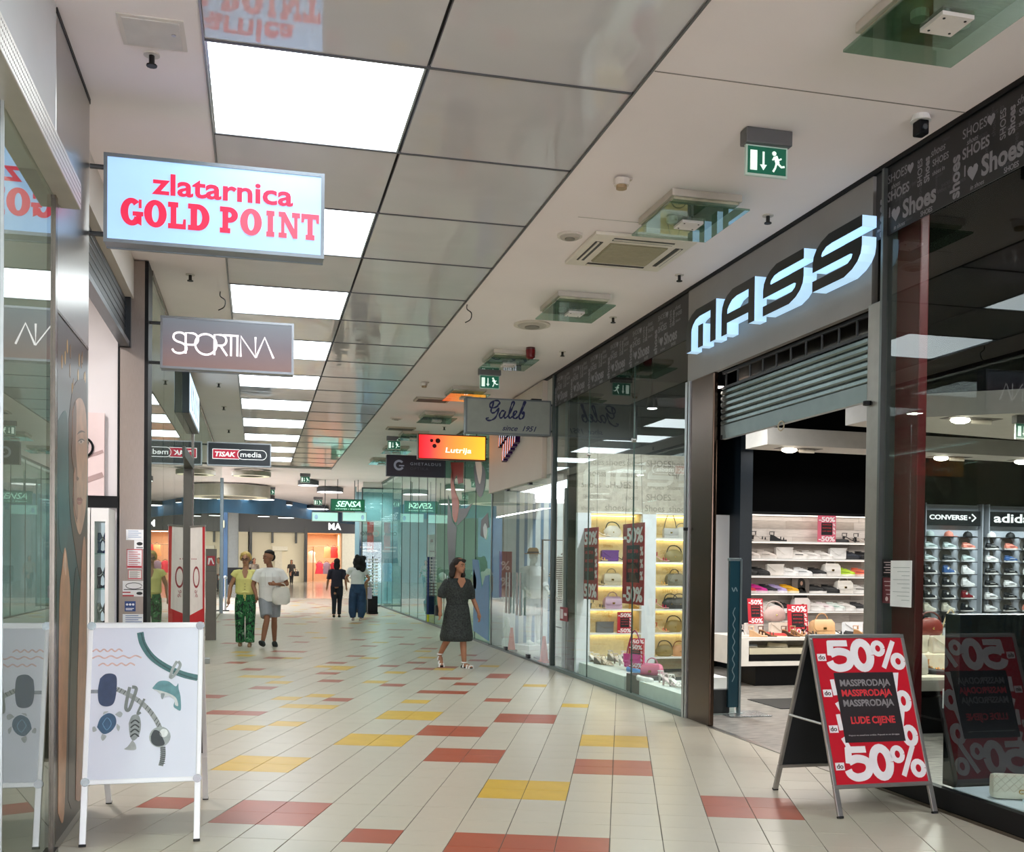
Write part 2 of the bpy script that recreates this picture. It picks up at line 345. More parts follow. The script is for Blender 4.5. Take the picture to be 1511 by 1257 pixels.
# advert print on the pillar (generic face, hair and hand in colour fields)
ad = thing('pillar_poster', 'tall advert print of a face and hands wrapped on the steel pillar', 'poster', (XL, 6.36, 0))
ad.rotation_euler = (0, 0, math.radians(90))
PM = lambda c: M(c, .3, 0, .18, 9)
MB().box(-.5, .5, -.004, 0, .06, 2.86).obj('sheet', RAMP('advert', [(0, '2a2422'), (.25, '3b2f2c'), (.45, '1d3a3c'), (.62, '35545a'), (.78, '8fa0a8'), (.88, '5f5a58'), (1, '2e2723')], 'Z', .3), ad)
def _q(pts, n=5):
    r = []
    for px, py in pts:
        v = AX(px, py, XL); r.append((max(-.495, min(.495, v.y-6.36)), max(.065, min(2.85, v.z))))
    return bez(r+[r[0]], n)[:-1]
for nm, col, lf, pts in (('hair', '4a3328', 0, [(100,620),(106,575),(116,560),(126,575),(128,700),(127,860),(118,860),(108,800),(101,740)]), ('teal_shade', '2f5a5e', 0, [(84,620),(97,610),(100,700),(98,800),(86,800)]), ('face', 'c79d84', .001, [(105,645),(106,605),(113,588),(121,592),(126,620),(127.5,700),(125,750),(117,788),(110,770),(106,735),(108,700),(104,672)]),
                     ('cheek', 'a87c66', .002, [(107,700),(110,690),(112,730),(113,765),(109,755),(107,730)]), ('shadow_side', '6e4c3e', .0015, [(105,645),(106,608),(110,592),(111,620),(110,660),(112,700),(110,740),(112,772),(108,752),(106,735),(108,700),(104,672)]), ('brow', '4f372c', .0025, [(112,641),(115,636.5),(119,635),(124,638),(119,637.5),(115,639)]), ('eye_white', 'd8c4b8', .0025, [(113,652),(116,649),(119,648.5),(122,651),(119,654),(116,654.5)]), ('iris', '33251f', .003, [(116.6,651.5),(117.6,649.5),(118.6,651.5),(117.6,653.8)]), ('lash', '2b1f1a', .0035, [(112.5,652),(116,648),(120,647.5),(123,651),(119,649),(116,649.8)]), ('upper_lip', '9a554b', .0025, [(111,738),(113.5,734),(115,735.5),(117,734),(120,738),(115.5,739)]), ('lower_lip', 'b0685c', .0025, [(111.5,739),(115.5,740),(119.5,739),(117.5,744),(113.5,744)]), ('nostril', '7a5242', .0025, [(110.5,706),(112,703),(114.5,706),(112.5,709)]),
                     ('finger', 'b98a68', .001, [(84,1200),(86,900),(90,840),(94,808),(98,830),(102,880),(99,1000),(93,1200)]), ('nail', 'd8b49c', .002, [(92,835),(94,812),(96,832),(95,850)]), ('arm', 'b28266', .001, [(110,1180),(113,1000),(117,880),(121,800),(125,810),(126.5,950),(124,1150),(117,1180)]), ('dark_fold', '2a2226', 0, [(99,1180),(102,1000),(108,860),(113,850),(111,1000),(107,1180)])):
    mb = MB(); poly(mb, _q(pts), (0, -.004, 0), (1, 0, 0), (0, 0, 1), .0012, lf); mb.obj(nm, PM(col), ad)
rg = random.Random(6)
for k in range(14):
    mb = MB(); poly(mb, disc(-.44+.9*rg.random(), 2.5+.3*rg.random(), .018, .04, 8), (0, -.004, 0), (1, 0, 0), (0, 0, 1), .001); mb.obj('gold_fleck', PM(rg.choice(('b98d4a', '8a6434', 'd0a860'))), ad)
MB().box(-.51, .51, -.008, -.001, 2.86, 2.875).box(-.51, -.5, -.008, -.001, .06, 2.86).obj('edge_strip', STEEL_D, ad)
# jewellery shop opening with raised shutter
struct(MB().box(-1.36, -1.16, 6.93, 10.5, 4.06, CEIL).obj('wall_left', OFFW), 'white bulkhead over the jewellery shop shutter')
sh = thing('roller_shutter', 'dark rolled-up shutter over the jewellery shop entrance', 'shutter', (-1.24, 8.7, 3.62))
for k in range(6): MB().rbox(-.02, .012, -1.75, 1.78, .02+.07*k, .083+.07*k, .006).obj('slat', M('3c4144', .35, .8, .1, 10), sh)
MB().box(-.035, .05, -1.77, 1.79, -.03, .02).obj('bottom_rail', M('5a5f62', .35, .9), sh); MB().box(-.05, .06, 1.74, 1.80, -.03, .44).obj('guide', M('3a3d40', .4, .8), sh)
w = struct(MB().box(-3.2, -1.29, 10.5, 10.62, 0, CEIL).obj('wall_left', M('d6d0d0', .6, 0, .02, 2)), 'pale pink end wall inside the jewellery shop')
MB().box(-3.2, -1.29, 10.46, 10.5, 2.06, 2.17).obj('black_band', BLACK, w)
struct(MB().box(-3.3, -3.2, 6.8, 10.6, 0, CEIL).obj('wall_left', OFFW)); struct(MB().box(-3.2, XL-.1, 6.8, 10.5, .0, .012).obj('floor', M('b5ada3', .3)))
struct(MB().box(-3.2, XL-.42, 6.72, 6.8, 0, CEIL).obj('wall_left', OFFW))
pc = thing('canvas_picture', 'pale pink canvas picture on the jewellery shop wall', 'picture', (-1.62, 10.46, 2.17))
MB().box(-.22, .21, -.02, .02, 0, .78).obj('canvas', M('d9c4c2', .7, 0, .08, 3), pc)
mb = MB(); stroke(mb, bez([(-.2,.12),(-.05,.10),(.1,.16),(.2,.2)]), .05, (0, -.02, 0), (1,0,0), (0,0,1)); stroke(mb, bez([(-.2,.45),(0,.36),(.2,.42)]), .03, (0, -.02, 0), (1,0,0), (0,0,1)); mb.obj('brush_mark', M('a98f8c', .7), pc)
dc = thing('wall_clock', 'small black wall ornament on the jewellery shop wall', 'ornament', (-1.60, 10.46, 2.62))
a = MB()
a.tube([(.09*math.cos(t*.3), -.03, .09*math.sin(t*.3)) for t in range(22)], .012, 6).tube([(-.05, -.03, -.02), (.05, -.03, .05)], .01, 6); a.obj('ring', BLACK, dc); MB().ball((.02, -.035, .0), .03).obj('boss', BLACK, dc)
# jewellery cabinets
def cabinet(x0, x1, lab, glow):
    t = thing('jewellery_cabinet', lab, 'display cabinet', ((x0+x1)/2, 10.2, .012), 0, 'cabinets in the jewellery shop'); w = (x1-x0)/2
    MB().box(-w, w, -.2, .24, 0, .55).obj('base', WHITE, t); MB().box(-w, w, -.2, .24, 1.9, 2.02).obj('top', WHITE, t)
    MB().box(-w, -w+.03, -.2, .24, .55, 1.9).box(w-.03, w, -.2, .24, .55, 1.9).obj('post', WHITE, t); MB().box(-w+.03, w-.03, .22, .24, .55, 1.9).obj('back_panel', M(glow, .5, 0, .1, 5, emit=.7), t)
    for k, z in enumerate((.95, 1.28, 1.6)):
        MB().box(-w+.03, w-.03, -.18, .22, z, z+.012).obj('shelf', GLT, t)
    MB().box(-w+.03, w-.03, -.2, -.194, .55, 1.9).obj('door', GL, t)
    for k, z in enumerate((.562, .962, 1.292, 1.612)):
        for q in range(2):
            j = thing('jewellery_stand', 'small jewellery bust, %s tier up in the %s cabinet, %s' % (ORD[k], 'blue-lit' if glow[0] < '9' else 'grey-lit', ('pillar side', 'far side')[q]), 'jewellery stand', ((x0+x1)/2-w*.4+q*w*.8, 10.2-.02*q, z+.012), 0, 'jewellery stands')
            MB().loftz([(0, 0, 0, .035, .03), (.02, 0, 0, .03, .025), (.03, 0, 0, .012, .012), (.09, 0, 0, .014, .012), (.12, 0, 0, .03, .018), (.16, 0, 0, .022, .014), (.19, 0, 0, .012, .01)], 10).obj('bust', M(('2c4a86', 'b9b4b0', '5a5560', '3f5f7f')[(k+q) % 4], .4), j, True)
            MB().tube([(.032*math.cos(a), -.012-.01*math.sin(a), .13+.02*math.cos(a*2)) for a in [i*.63 for i in range(11)]], .004, 5).obj('necklace', M('cfd3d8', .2, 1), j)
    return t
cabinet(-1.70, -1.47, 'white jewellery cabinet with a blue glow by the steel pillar', '6d96d8'); cabinet(-1.46, -1.31, 'narrow white jewellery cabinet with grey glow by the sticker pillar', 'b4bac2')
area('shop_lamp_or_fill', (-2.3, 8.6, 4.2), (.3, .3), 70, (1, .96, .95)); area('shop_lamp_or_fill', (-2.2, 4.6, 4.2), (.3, .3), 110, (1, .95, .86))  # second one is added, unseen, to lighten the view through the near pane
# sticker pillar
p2 = struct(MB().rbox(-1.285, XL, 10.5, 10.86, 0, CEIL-.01, .006).obj('wall_left', M('9d938c', .3, 1.0, .12, 22, stretch=(40, 40, .6))), 'brushed steel pillar carrying paper notices')
MB().box(XL-.03, XL+.004, 10.495, 10.87, 0, CEIL-.01).obj('edge_strip', BLACK, p2); MB().box(-1.30, -1.285, 10.49, 10.86, 0, CEIL-.3).obj('edge_strip', BLACK, p2)
STK = [('white printed notice, topmost on the steel sticker pillar', (186, 781, 212, 797), 'f0f0f2', ['8fa3c4']), ('small white card with a black handset on the steel pillar', (198, 797, 214, 810), 'f0f0f0', ['222222']), ('red-bordered white notice on the steel pillar', (187, 810, 210, 839), 'f3eef0', ['c53a4c', 'b04a58', 'b04a58', 'c22f3e']), ('small plain white note under the red-bordered notice', (189, 841, 209, 855), 'efece8', ['b9b4ae']), ('wide white sticker with a black oval emblem on the pillar', (181, 857, 214, 880), 'eceaea', ['2b2b2e', 'b33a3f']), ('square blue sticker on the steel pillar', (184, 887, 200, 902), '24427e', ['e6ebf5']), ('white sticker with blue lettering, lowest on the pillar', (181, 906, 214, 922), 'e9edf2', ['2d4f8e'])]
for lab, (x0, y0, x1, y1), c, ink in STK:
    A = AY(x0, y0, 10.494); B = AY(x1, y1, 10.494); w_, h_ = B.x-A.x, A.z-B.z
    t = thing('sticker', lab, 'sticker', (A.x, 10.4975, B.z), 0, 'stickers on the steel pillar'); MB().box(0, w_, -.0015, 0, 0, h_).obj('paper', M(c, .5), t)
    mb = MB()
    if 'oval' in lab:
        stroke(mb, disc(w_*.5, h_*.68, w_*.36, h_*.2, 18), .006, (0, -.002, 0), (1,0,0), (0,0,1), .001); mb.box(.01, w_-.01, -.003, -.002, h_*.42, h_*.47); poly(mb, disc(w_*.75, h_*.2, w_*.14, h_*.1), (0, -.002, 0), (1,0,0), (0,0,1), .001)
        MB().box(.0, w_*.5, -.003, -.0015, .0, h_*.1).box(.0, w_*.35, -.003, -.0015, h_*.22, h_*.3).obj('red_line', M('b33a3f', .5), t); mb.obj('print', M('2b2b2e', .5), t)
    elif 'blue sticker' in lab:
        for q in range(3): poly(mb, disc(w_*(.22+.28*q), h_*.68, w_*.11), (0, -.002, 0), (1,0,0), (0,0,1), .001)
        mb.box(w_*.1, w_*.85, -.003, -.002, h_*.25, h_*.33).box(w_*.1, w_*.7, -.003, -.002, h_*.12, h_*.2); mb.obj('print', M('e6ebf5', .5), t)
    else:
        n = 7 if 'red-bord' in lab else 4
        for q in range(n):
            if 'handset' in lab: break
            mb.box(w_*.12, w_*(.86 if q % 2 else .7), -.003, -.0015, h_*(.85-.75*q/n)-.003, h_*(.85-.75*q/n)+.003)
        if 'handset' in lab: poly(mb, disc(w_*.5, h_*.6, w_*.28, h_*.2), (0, -.002, 0), (1,0,0), (0,0,1), .001); mb.box(w_*.2, w_*.8, -.003, -.0015, h_*.1, h_*.2)
        mb.obj('print', M(ink[0], .5), t)
        if 'red-bord' in lab: MB().box(w_*.05, w_*.95, -.003, -.0015, h_*.04, h_*.14).box(0, w_*.04, -.003, -.0015, 0, h_).box(w_*.96, w_, -.003, -.0015, 0, h_).box(0, w_, -.003, -.0015, h_*.96, h_).obj('border', M('c22f3e', .5), t)
# glazing further along
w2 = struct(MB().box(XL-.05, XL+.012, 10.86, 16.05, 0, .07).box(XL-.05, XL+.01, 10.86, 32, CEIL-.05, CEIL).box(XL-.06, XL+.02, 17.62, 17.72, 0, CEIL-.05).obj('window_2', STEEL_D))
for a, b in ((10.87, 12.28), (12.29, 13.9), (13.91, 15.5)): box(XL-.01, XL, a, b, .07, CEIL-.05).obj('pane', GLM, w2)
box(XL-.01, XL, 15.51, 17.62, 3.2, CEIL-.05).obj('pane', GLM, w2)
struct(MB().box(XL-.14, XL+.0, 15.5, 15.6, 0, 3.2).box(XL-.14, XL, 17.5, 17.62, 0, 3.2).box(XL-.14, XL+.02, 15.5, 17.62, 3.05, 3.2).obj('door_1', M('54534e', .45, .5)), 'grey metal doorway in the left glazing')
for a, b in ((17.72, 20.4), (20.41, 23.2), (23.21, 26), (26.01, 29), (29.01, 32)): box(XL-.01, XL, a, b, .07, CEIL-.05).obj('pane', GLM, w2)
struct(MB().box(-3.6, -3.5, 10.6, 32, 0, CEIL).box(-3.5, XL-.02, 31.9, 32, 0, CEIL).obj('wall_left', M('a59a8c', .7, 0, .1, 1))); struct(MB().box(-3.5, XL-.01, 10.62, 32, 0, .01).obj('floor', M('b3aca0', .25))); struct(MB().box(-3.5, XL-.02, 10.62, 32, 4.3, 4.35).obj('ceiling', OFFW))
struct(MB().rbox(XL-.06, XL+.05, 31.95, 32.1, 0, CEIL-.4, .01).obj('wall_left', M('8b9298', .35, .8)), 'steel end post of the left glazing')
[area('shop_lamp_or_fill', (-2.4, y_, 4.25), (.2, .2), 32) for y_ in (12.2, 14.0, 15.8, 18.2, 20.5, 23, 26, 29)]
struct(MB().box(-9, -3.6, 32, 32.2, 0, CEIL).obj('wall_left', OFFW))

# ---- RIGHT SIDE: shoe shop shell
FASC = M('8e8a86', .42, .3, .04, 3)
struct(MB().box(4.31, 4.36, 6.69, 9.985, 3.46, CEIL-.03).obj('wall_right', FASC), 'grey fascia panel behind the illuminated shop letters')
struct(MB().box(4.30, 4.5, -2, 19, CEIL-.035, CEIL+.02).obj('trim_2', BLACK), 'black shadow strip between shopfront and ceiling')
pl_ = struct(MB().rbox(4.30, 4.35, 9.33, 9.985, 0, 3.46, .012).obj('wall_right', M('5d4d42', .24, 1.0, .25, 10, stretch=(30, 30, .5))), 'bronze steel pillar beside the shop entrance')
MB().box(4.285, 4.315, 9.93, 9.985, 0, 3.46).box(4.285, 4.31, 9.87, 9.9, 0, 3.46).obj('edge_profile', ALU, pl_); MB().cyl((4.28, 9.9), .03, 1.93, 1.96).obj('stop_button', BLACK, pl_)
pr2 = struct(MB().rbox(4.29, 4.40, 6.54, 6.70, 0, 3.47, .01).obj('wall_right', M('9c9a94', .4, .7, .06, 10)), 'grey steel post at the right of the shop entrance')
MB().box(4.285, 4.42, 6.52, 6.545, .0, CEIL-.04).obj('edge_profile', M('6e7372', .35, .8), pr2); MB().cyl((4.27, 6.66), .03, 2.74, 2.77).obj('stop_button', BLACK, pr2)
rp = struct(MB().rbox(4.40, 4.47, 6.25, 6.52, 0, 4.2, .01).obj('wall_right', M('511618', .45, 0, .06, 4, spec=.3)), 'dark red column behind the shop glass')
# glass left of the entrance (three panes) and right of it
w3 = struct(MB().box(4.28, 4.36, 9.985, 15.0, 0, .05).obj('window_3', M('6b7a76', .4, .5)))
for a, b in ((9.99, 11.575), (11.585, 13.285), (13.295, 14.93)): box(4.325, 4.335, a, b, .05, CEIL-.035).obj('pane', GL, w3)
for y in (11.58, 13.29): box(4.322, 4.338, y-.005, y+.005, .05, CEIL-.035).obj('joint', M('2f4742', .3), w3)
MB().box(4.29, 4.37, 14.93, 15.0, .05, CEIL-.035).obj('mullion', M('4d5653', .35, .6), w3)
for y in (11.58, 13.29): MB().tube([(4.30, y, 3.05), (4.345, y, 3.05)], .025, 10).obj('clamp', STEEL, w3)
w4 = struct(MB().box(4.30, 4.36, 3.2, 6.52, 0, .15).obj('window_4', BLACK))
for a, b in ((3.2, 4.9), (4.91, 6.52)): box(4.325, 4.335, a, b, .15, CEIL-.035).obj('pane', GL, w4)
MB().box(4.285, 4.30, 3.2, 6.52, .0, .02).obj('kick_strip', STEEL_D, w4)
th = struct(MB().box(4.27, 4.33, 6.7, 9.33, -.004, .006).obj('trim_3', STEEL), 'steel threshold strip at the shop entrance')
# word bands: dark film with printed words
BAND = M('0e0d10', .4, 0, .1, 5)
for nm, y0, y1 in (('window_graphic', 9.99, 14.98), ('window_graphic', 3.2, 6.66)):
    t = thing(nm, 'dark window film printed with grey words, ' + ('left of the illuminated letters' if y1 > 10 else 'above the near glass by the ceiling'), 'window film', (4.32, y0, 3.92), 0, 'word films on the shop glass')
    MB().box(-.003, .002, 0, y1-y0, 0, .48).obj('film', BAND, t)
    mb = MB(); mh = MB(); r2 = random.Random(5 if y1 > 10 else 9); U, V = (0, -1, 0), (0, 0, 1); L = y1-y0
    def put(s, u, v, h, rot, b, sh=0):
        vs, fs, asp = text_mesh(s, .001, b, sh); wd = h*asp*.9
        O = Vector((-.0032, L-u, v))
        if rot: text(mb, s, O+Vector((0, -h, 0)), (0, 0, 1), (0, 1, 0), wd, h, .0008, b, sh)
        else: text(mb, s, O, U, V, wd, h, .0008, b, sh)
        return wd
    def heart(u, v, s): poly(mh, [(u+s*x, v+s*y) for x, y in [(0,-.5),(.45,.0),(.5,.25),(.35,.45),(.15,.45),(0,.28),(-.15,.45),(-.35,.45),(-.5,.25),(-.45,0)]], (-.0032, L, 0), U, V, .0008)
    fl = MB()
    for q in range(int(L*26)):
        hh = r2.choice((.022, .028, .036)); s_ = r2.choice(('shoes', 'SHOES', 'Shoes', 'shoes in')); uu = r2.uniform(.02, L-.22); vv = r2.uniform(.02, .43); O = Vector((-.0030, L-uu, vv)); a_ = text_mesh(s_, .001)[2]*hh
        if r2.random() < .5 and vv+a_ < .47: text(fl, s_, O, (0, 0, 1), (0, 1, 0), a_, hh, .0002)
        else: text(fl, s_, O, U, V, a_, hh, .0002)
    fl.obj('faint_word', M('3f3e42', .5), t)
    u = .02
    while u < L-.75:
        put('shoes', u, .01, .10, True, .03); put('SHOES', u+.12, .36, .06, False, 0)
        put('Shoes', u+.30, .06, .13, False, .03) if u+.7 < L else 0
        heart(u+.22, .12, .10); heart(u+.38, .38, .07)
        put('SHOES', u+.12, .23, .07, False, .02); put('shoes', u+.16, .31, .035, False, 0, .3); put('SHOES', u+.46, .22, .05, True, .01); put('Shoes', u+.53, .22, .06, True, .03); put('shoes', u+.60, .37, .05, False, 0, .3)
        put('shoes in', u+.62, .24, .03, False, 0); put('SHOES', u+.62, .30, .045, False, .01); put('I', u+.14, .12, .07, False, .02); put('in shoes', u+.2, .015, .03, False, 0, .2); put('SHOES', u+.5, .01, .035, False, .02)
        u += .80
    mb.obj('printed_word', M('7f7d82', .5), t); mh.obj('printed_heart', M('86848a', .5), t)
# shop interior shell
SHOPF = M('8d8983', .30, 0, .65, 6, stretch=(1, 5, 1))
struct(MB().box(4.33, 16, 3.2, 17, .0, .005).obj('floor', SHOPF), 'grey distressed wood floor of the shoe shop')
struct(MB().box(4.36, 16, 3.2, 17, 4.25, 4.3).obj('ceiling', M('030304', .95, 0, .1, 3, spec=0.0)), 'black open ceiling of the shoe shop')
struct(MB().box(6.1, 7.2, 14.9, 15, 0, 4.25).box(7.2, 10.3, 14.97, 15.05, 0, 4.25).box(10.3, 16, 16.55, 16.65, 0, 4.25).box(10.2, 10.3, 15.05, 16.6, 0, 4.25).obj('wall_back', M('040506', .8, 0, .1, 3, spec=.1)), 'black rear wall of the shoe shop')
struct(MB().box(15.9, 16, 3.2, 16.6, 0, 4.25).box(4.36, 16, 3.1, 3.2, 0, 4.25).obj('wall_right', BLACK))
struct(MB().box(4.36, 6.5, 14.32, 14.4, 0, 4.25).box(6.4, 6.5, 14.32, 14.95, 0, 4.25).obj('wall_right', M('3a3d3e', .6)), 'partition behind the window display')
# =================================================================== CEILING FITTINGS
# square glass lamps in a row on the right of the ceiling
def glass_lamp():
    t = thing('ceiling_lamp', '', 'ceiling lamp', group='square glass ceiling lamps')
    MB().rbox(-.29, .29, -.36, .36, -.055, 0, .006).obj('housing', M('c9bfb4', .5), t)
    MB().box(-.27, .27, -.34, .34, -.075, -.055).obj('reflector', M('cfc9b4', .25, .4, .25, 6), t)
    MB().rbox(-.33, .33, -.41, .41, -.135, -.12, .003).obj('glass_plate', GLASS('lamp_glass', (.52, .66, .58), 1.7), t)
    MB().box(-.09, .09, -.09, .09, -.155, -.135).obj('centre_plate', M('e3dcd6', .4), t)
    MB().cyl((0, 0), .02, -.135, -.055, 8).obj('stem', ALU, t)
    b = MB()
    for x in (-.12, .12): b.cyl((x, .05), .045, -.115, -.075, 12)
    b.obj('bulb', M('f2ead6', .4), t)
    for x in (-.06, .06):
        for y in (-.06, .06): MB().cyl((x, y), .007, -.158, -.155, 8).obj('screw', BLACK, t)
    return t
g0 = glass_lamp(); GY = [4.55, 7.74, 10.80, 13.85, 16.83, 19.7, 22.7, 25.7, 28.7]
for k, y in enumerate(GY):
    o = g0 if k == 0 else copy_tree(g0)
    o.location = (3.33, y, CEIL); o['label'] = 'square green-glass ceiling lamp, %s of the row counted from the camera' % ORD[k]
# air-conditioning cassette
t = thing('air_conditioner', 'cream square ceiling air-conditioning cassette between two glass lamps', 'air conditioner', (3.27, 8.95, CEIL))
CR = M('e4dccd', .45)
MB().rbox(-.47, .47, -.47, .47, -.035, 0, .015).obj('casing', CR, t); MB().box(-.27, .27, -.27, .27, -.045, -.035).obj('grille', M('9d9678', .6, 0, .1, 30), t)
b = MB()
for k in range(17): b.box(-.26, .26, -.26+.0325*k, -.25+.0325*k, -.052, -.045)
b.obj('grille_bars', M('b5ad8e', .5), t)
for k in range(4):
    q = MB().box(-.28, .28, -.41, -.34, -.040, -.034).mesh('air_slot', M('3b3a35', .6)); link('air_slot', q, t, (0, 0, 0), (0, 0, k*math.pi/2))
    q = MB().box(-.28, .28, -.395, -.375, -.048, -.038).mesh('louver', CR); link('louver', q, t, (0, 0, 0), (0, 0, k*math.pi/2))
def flat_vent(x, y, r, lab):
    t = thing('ceiling_vent', lab, 'vent', (x, y, CEIL), 0, 'round ceiling vents')
    MB().cyl((0, 0), r, -.02, 0, 24, r*.98).obj('rim', M('d8d0c4', .5), t); MB().cyl((0, 0), r*.72, -.035, -.02, 24, r*.8).obj('cone', M('b6aea2', .5), t); MB().cyl((0, 0), r*.4, -.045, -.035, 20).obj('core', M('8b857b', .6), t)
flat_vent(3.17, 11.99, .22, 'round cream air vent on the ceiling before the second glass lamps'); flat_vent(2.62, 8.66, .11, 'small round speaker disc on the ceiling beside the air conditioner'); flat_vent(2.66, 20.5, .12, 'small round disc on the ceiling above the lottery sign')
for k, (x, y) in enumerate(((2.95, 17.95), (2.95, 22.0))):
    t = thing('slot_vent', ('flat beige slot vent on the ceiling before the script-lettered sign', 'flat beige slot vent on the ceiling before the optician sign')[k], 'vent', (x, y, CEIL)); MB().rbox(-.3, .3, -.2, .2, -.03, 0, .004).obj('frame', M('b7ab9a', .5), t)
    for q in range(4): MB().box(-.26, .26, -.16+.085*q, -.11+.085*q, -.036, -.03).obj('slot', M('5d574d', .6), t)
# sprinklers
SPR = [(-.60*1, 6.24, 'below the ceiling hatch'), (-.67, 10.9, 'before the thin-lettered sign'), (4.03, 7.75, 'above the right end of the shop letters'), (4.02, 9.55, 'above the left end of the shop letters'), (3.98, 11.39, 'above the word film of the shoe shop'), (3.97, 13.4, 'beside the red alarm on the ceiling'), (-.62, 14.6, 'past the thin-lettered sign, first of the far row'), (-.62, 17.4, 'past the thin-lettered sign, second of the far row'), (-.62, 20.0, 'past the thin-lettered sign, third of the far row'), (-.62, 23.5, 'past the thin-lettered sign, fourth of the far row'), (3.7, 17.4, 'above the script-lettered sign'), (3.8, 21.5, 'above the lottery sign')]
for x, y, w in SPR:
    t = thing('sprinkler', 'small dark sprinkler head on the ceiling ' + w, 'sprinkler', (x, y, CEIL), 0, 'ceiling sprinklers')
    MB().cyl((0, 0), .045, -.008, 0, 14).obj('rosette', M('d0c8be', .5), t); MB().cyl((0, 0), .016, -.06, -.008, 8).obj('body', M('2c2a28', .4, .6), t); MB().cyl((0, 0), .03, -.068, -.06, 10).obj('deflector', M('2c2a28', .4, .6), t)
# camera, smoke detectors, red alarm
t = thing('dome_camera', 'small white and black security camera by the ceiling corner', 'security camera', (4.06, 5.79, CEIL)); MB().cyl((0, 0), .065, -.04, 0, 16, .05).obj('base', WHITE, t); MB().rbox(-.035, .035, -.04, .035, -.13, -.04, .01).obj('body', BLACK, t); MB().tube([(0, -.05, -.09), (0, -.038, -.09)], .018, 10).obj('lens', M('5a6068', .1, .5), t)
for x, y, w in ((2.6, 7.29, 'before the first glass lamp, with a bracket'), (2.55, 16.3, 'past the red reflection near the lottery sign')):
    t = thing('smoke_detector', 'white smoke detector on the ceiling ' + w, 'smoke detector', (x, y, CEIL)); MB().rbox(-.04, .08, -.02, .02, -.015, 0, .003).obj('bracket', M('cbbfb3', .5), t); MB().cyl((0, 0), .055, -.06, -.015, 16, .06).obj('body', M('d8cec4', .5), t); MB().cyl((0, 0), .04, -.085, -.06, 16).obj('chamber', M('a8906f', .5), t)
t = thing('alarm_beacon', 'small dark red alarm beacon on the ceiling by the shop glass', 'alarm', (3.5, 13.3, CEIL)); MB().cyl((0, 0), .06, -.03, 0, 16).obj('base', M('4a1214', .5), t); MB().loftz([(-.15, 0, 0, .03, .03), (-.13, 0, 0, .06, .06), (-.03, 0, 0, .065, .065)], 14).obj('lens', M('6d0f14', .25), t, True)
for x, y, w in ((-.40, 11.5, 'left edge of the lit panels'), (2.24, 11.3, 'edge of the grey film panels')):
    t = thing('ceiling_hook', 'thin dark wire hook at the %s' % w, 'hook', (x, y, CEIL)); MB().tube(bez([(0, 0, 0), (0, 0, -.05), (.05, 0, -.09), (.04, 0, -.16), (-.02, 0, -.2)], 4), .006, 6).obj('wire', DARK, t)
# exit signs
EXG = M('0f5b45', .4, 0, .05, 6, emit=.35); EXW = M('dff2e6', .4, 0, .02, 5, emit=.55)
def exit_sign(x, y, lab, s=1.0, z=CEIL):
    t = thing('exit_sign', lab, 'exit sign', (x, y, z), 0, 'hanging exit signs'); t.scale = (s, s, s)
    MB().rbox(-.165, .165, -.05, .05, -.10, 0, .008).obj('housing', M('6a6a6c', .4, .4), t); MB().rbox(-.150, .150, -.012, .012, -.30, -.10, .002).obj('plate', M('cfe3d8', .3), t)
    MB().box(-.138, .138, -.014, -.012, -.285, -.11).obj('green_field', EXG, t)
    mb = MB(); O, U, V = (0, -.014, 0), (1, 0, 0), (0, 0, 1)
    poly(mb, [(-.12, -.265), (-.07, -.265), (-.07, -.135), (-.12, -.135)], O, U, V, .001); stroke(mb, [(-.025, -.14), (-.025, -.225)], .014, O, U, V, .001); poly(mb, [(-.05, -.225), (-.025, -.262), (0, -.225)], O, U, V, .001)
    mb.obj('door_and_arrow', EXW, t); mb = MB(); poly(mb, disc(.052, -.145, .015), O, U, V, .001); stroke(mb, [(.06, -.162), (.078, -.21)], .03, O, U, V, .001); stroke(mb, [(.078, -.208), (.105, -.23), (.128, -.225)], .014, O, U, V, .001); stroke(mb, [(.07, -.208), (.06, -.24), (.045, -.265)], .014, O, U, V, .001); stroke(mb, [(.06, -.168), (.085, -.185), (.105, -.175)], .011, O, U, V, .001); stroke(mb, [(.055, -.168), (.04, -.19)], .011, O, U, V, .001)
    mb.obj('running_figure', EXW, t); return t
exit_sign(3.24, 6.27, 'green exit sign with running figure, nearest the camera'); exit_sign(3.30, 14.9, 'green exit sign beside the script-lettered sign'); exit_sign(3.0, 23.5, 'green exit sign above the lottery sign'); exit_sign(1.5, 34.3, 'small green exit sign past the film panels'); exit_sign(.5, 41, 'small green exit sign near the large ring lamp'); exit_sign(2.6, 46.5, 'far green exit sign left of the glowing green sign', 1.2)

# =================================================================== HANGING SIGNS
def sign(name, lab, x0, x1, z0, z1, y, frame, face, side, rods=(.1, .9), dep=.16, group='lightbox signs along the hall'):
    t = thing(name, lab, 'sign', ((x0+x1)/2, y, z0), 0, group); w = (x1-x0)/2; h = z1-z0; e = .022
    MB().rbox(-w, w, -dep/2+.008, dep/2-.008, .004, h-.004, .004).obj('cabinet', frame, t)
    for sy in (-1, 1):
        b = MB(); ya, yb = sorted((sy*dep/2, sy*(dep/2-.02)))
        b.box(-w, w, ya, yb, 0, e).box(-w, w, ya, yb, h-e, h).box(-w, -w+e, ya, yb, e, h-e).box(w-e, w, ya, yb, e, h-e); b.obj('frame', frame, t)
        ya, yb = sorted((sy*(dep/2-.006), sy*(dep/2-.02))); MB().box(-w+e, w-e, ya, yb, e, h-e).obj('face', face, t)
    xw = (XL if side < 0 else XR)-(x0+x1)/2
    for r in rods: MB().tube([(side*w, 0, h*r), (xw, 0, h*r)], .016, 8).obj('arm', M('4a4d50', .4, .7), t)
    return t, w, h, -dep/2+.004
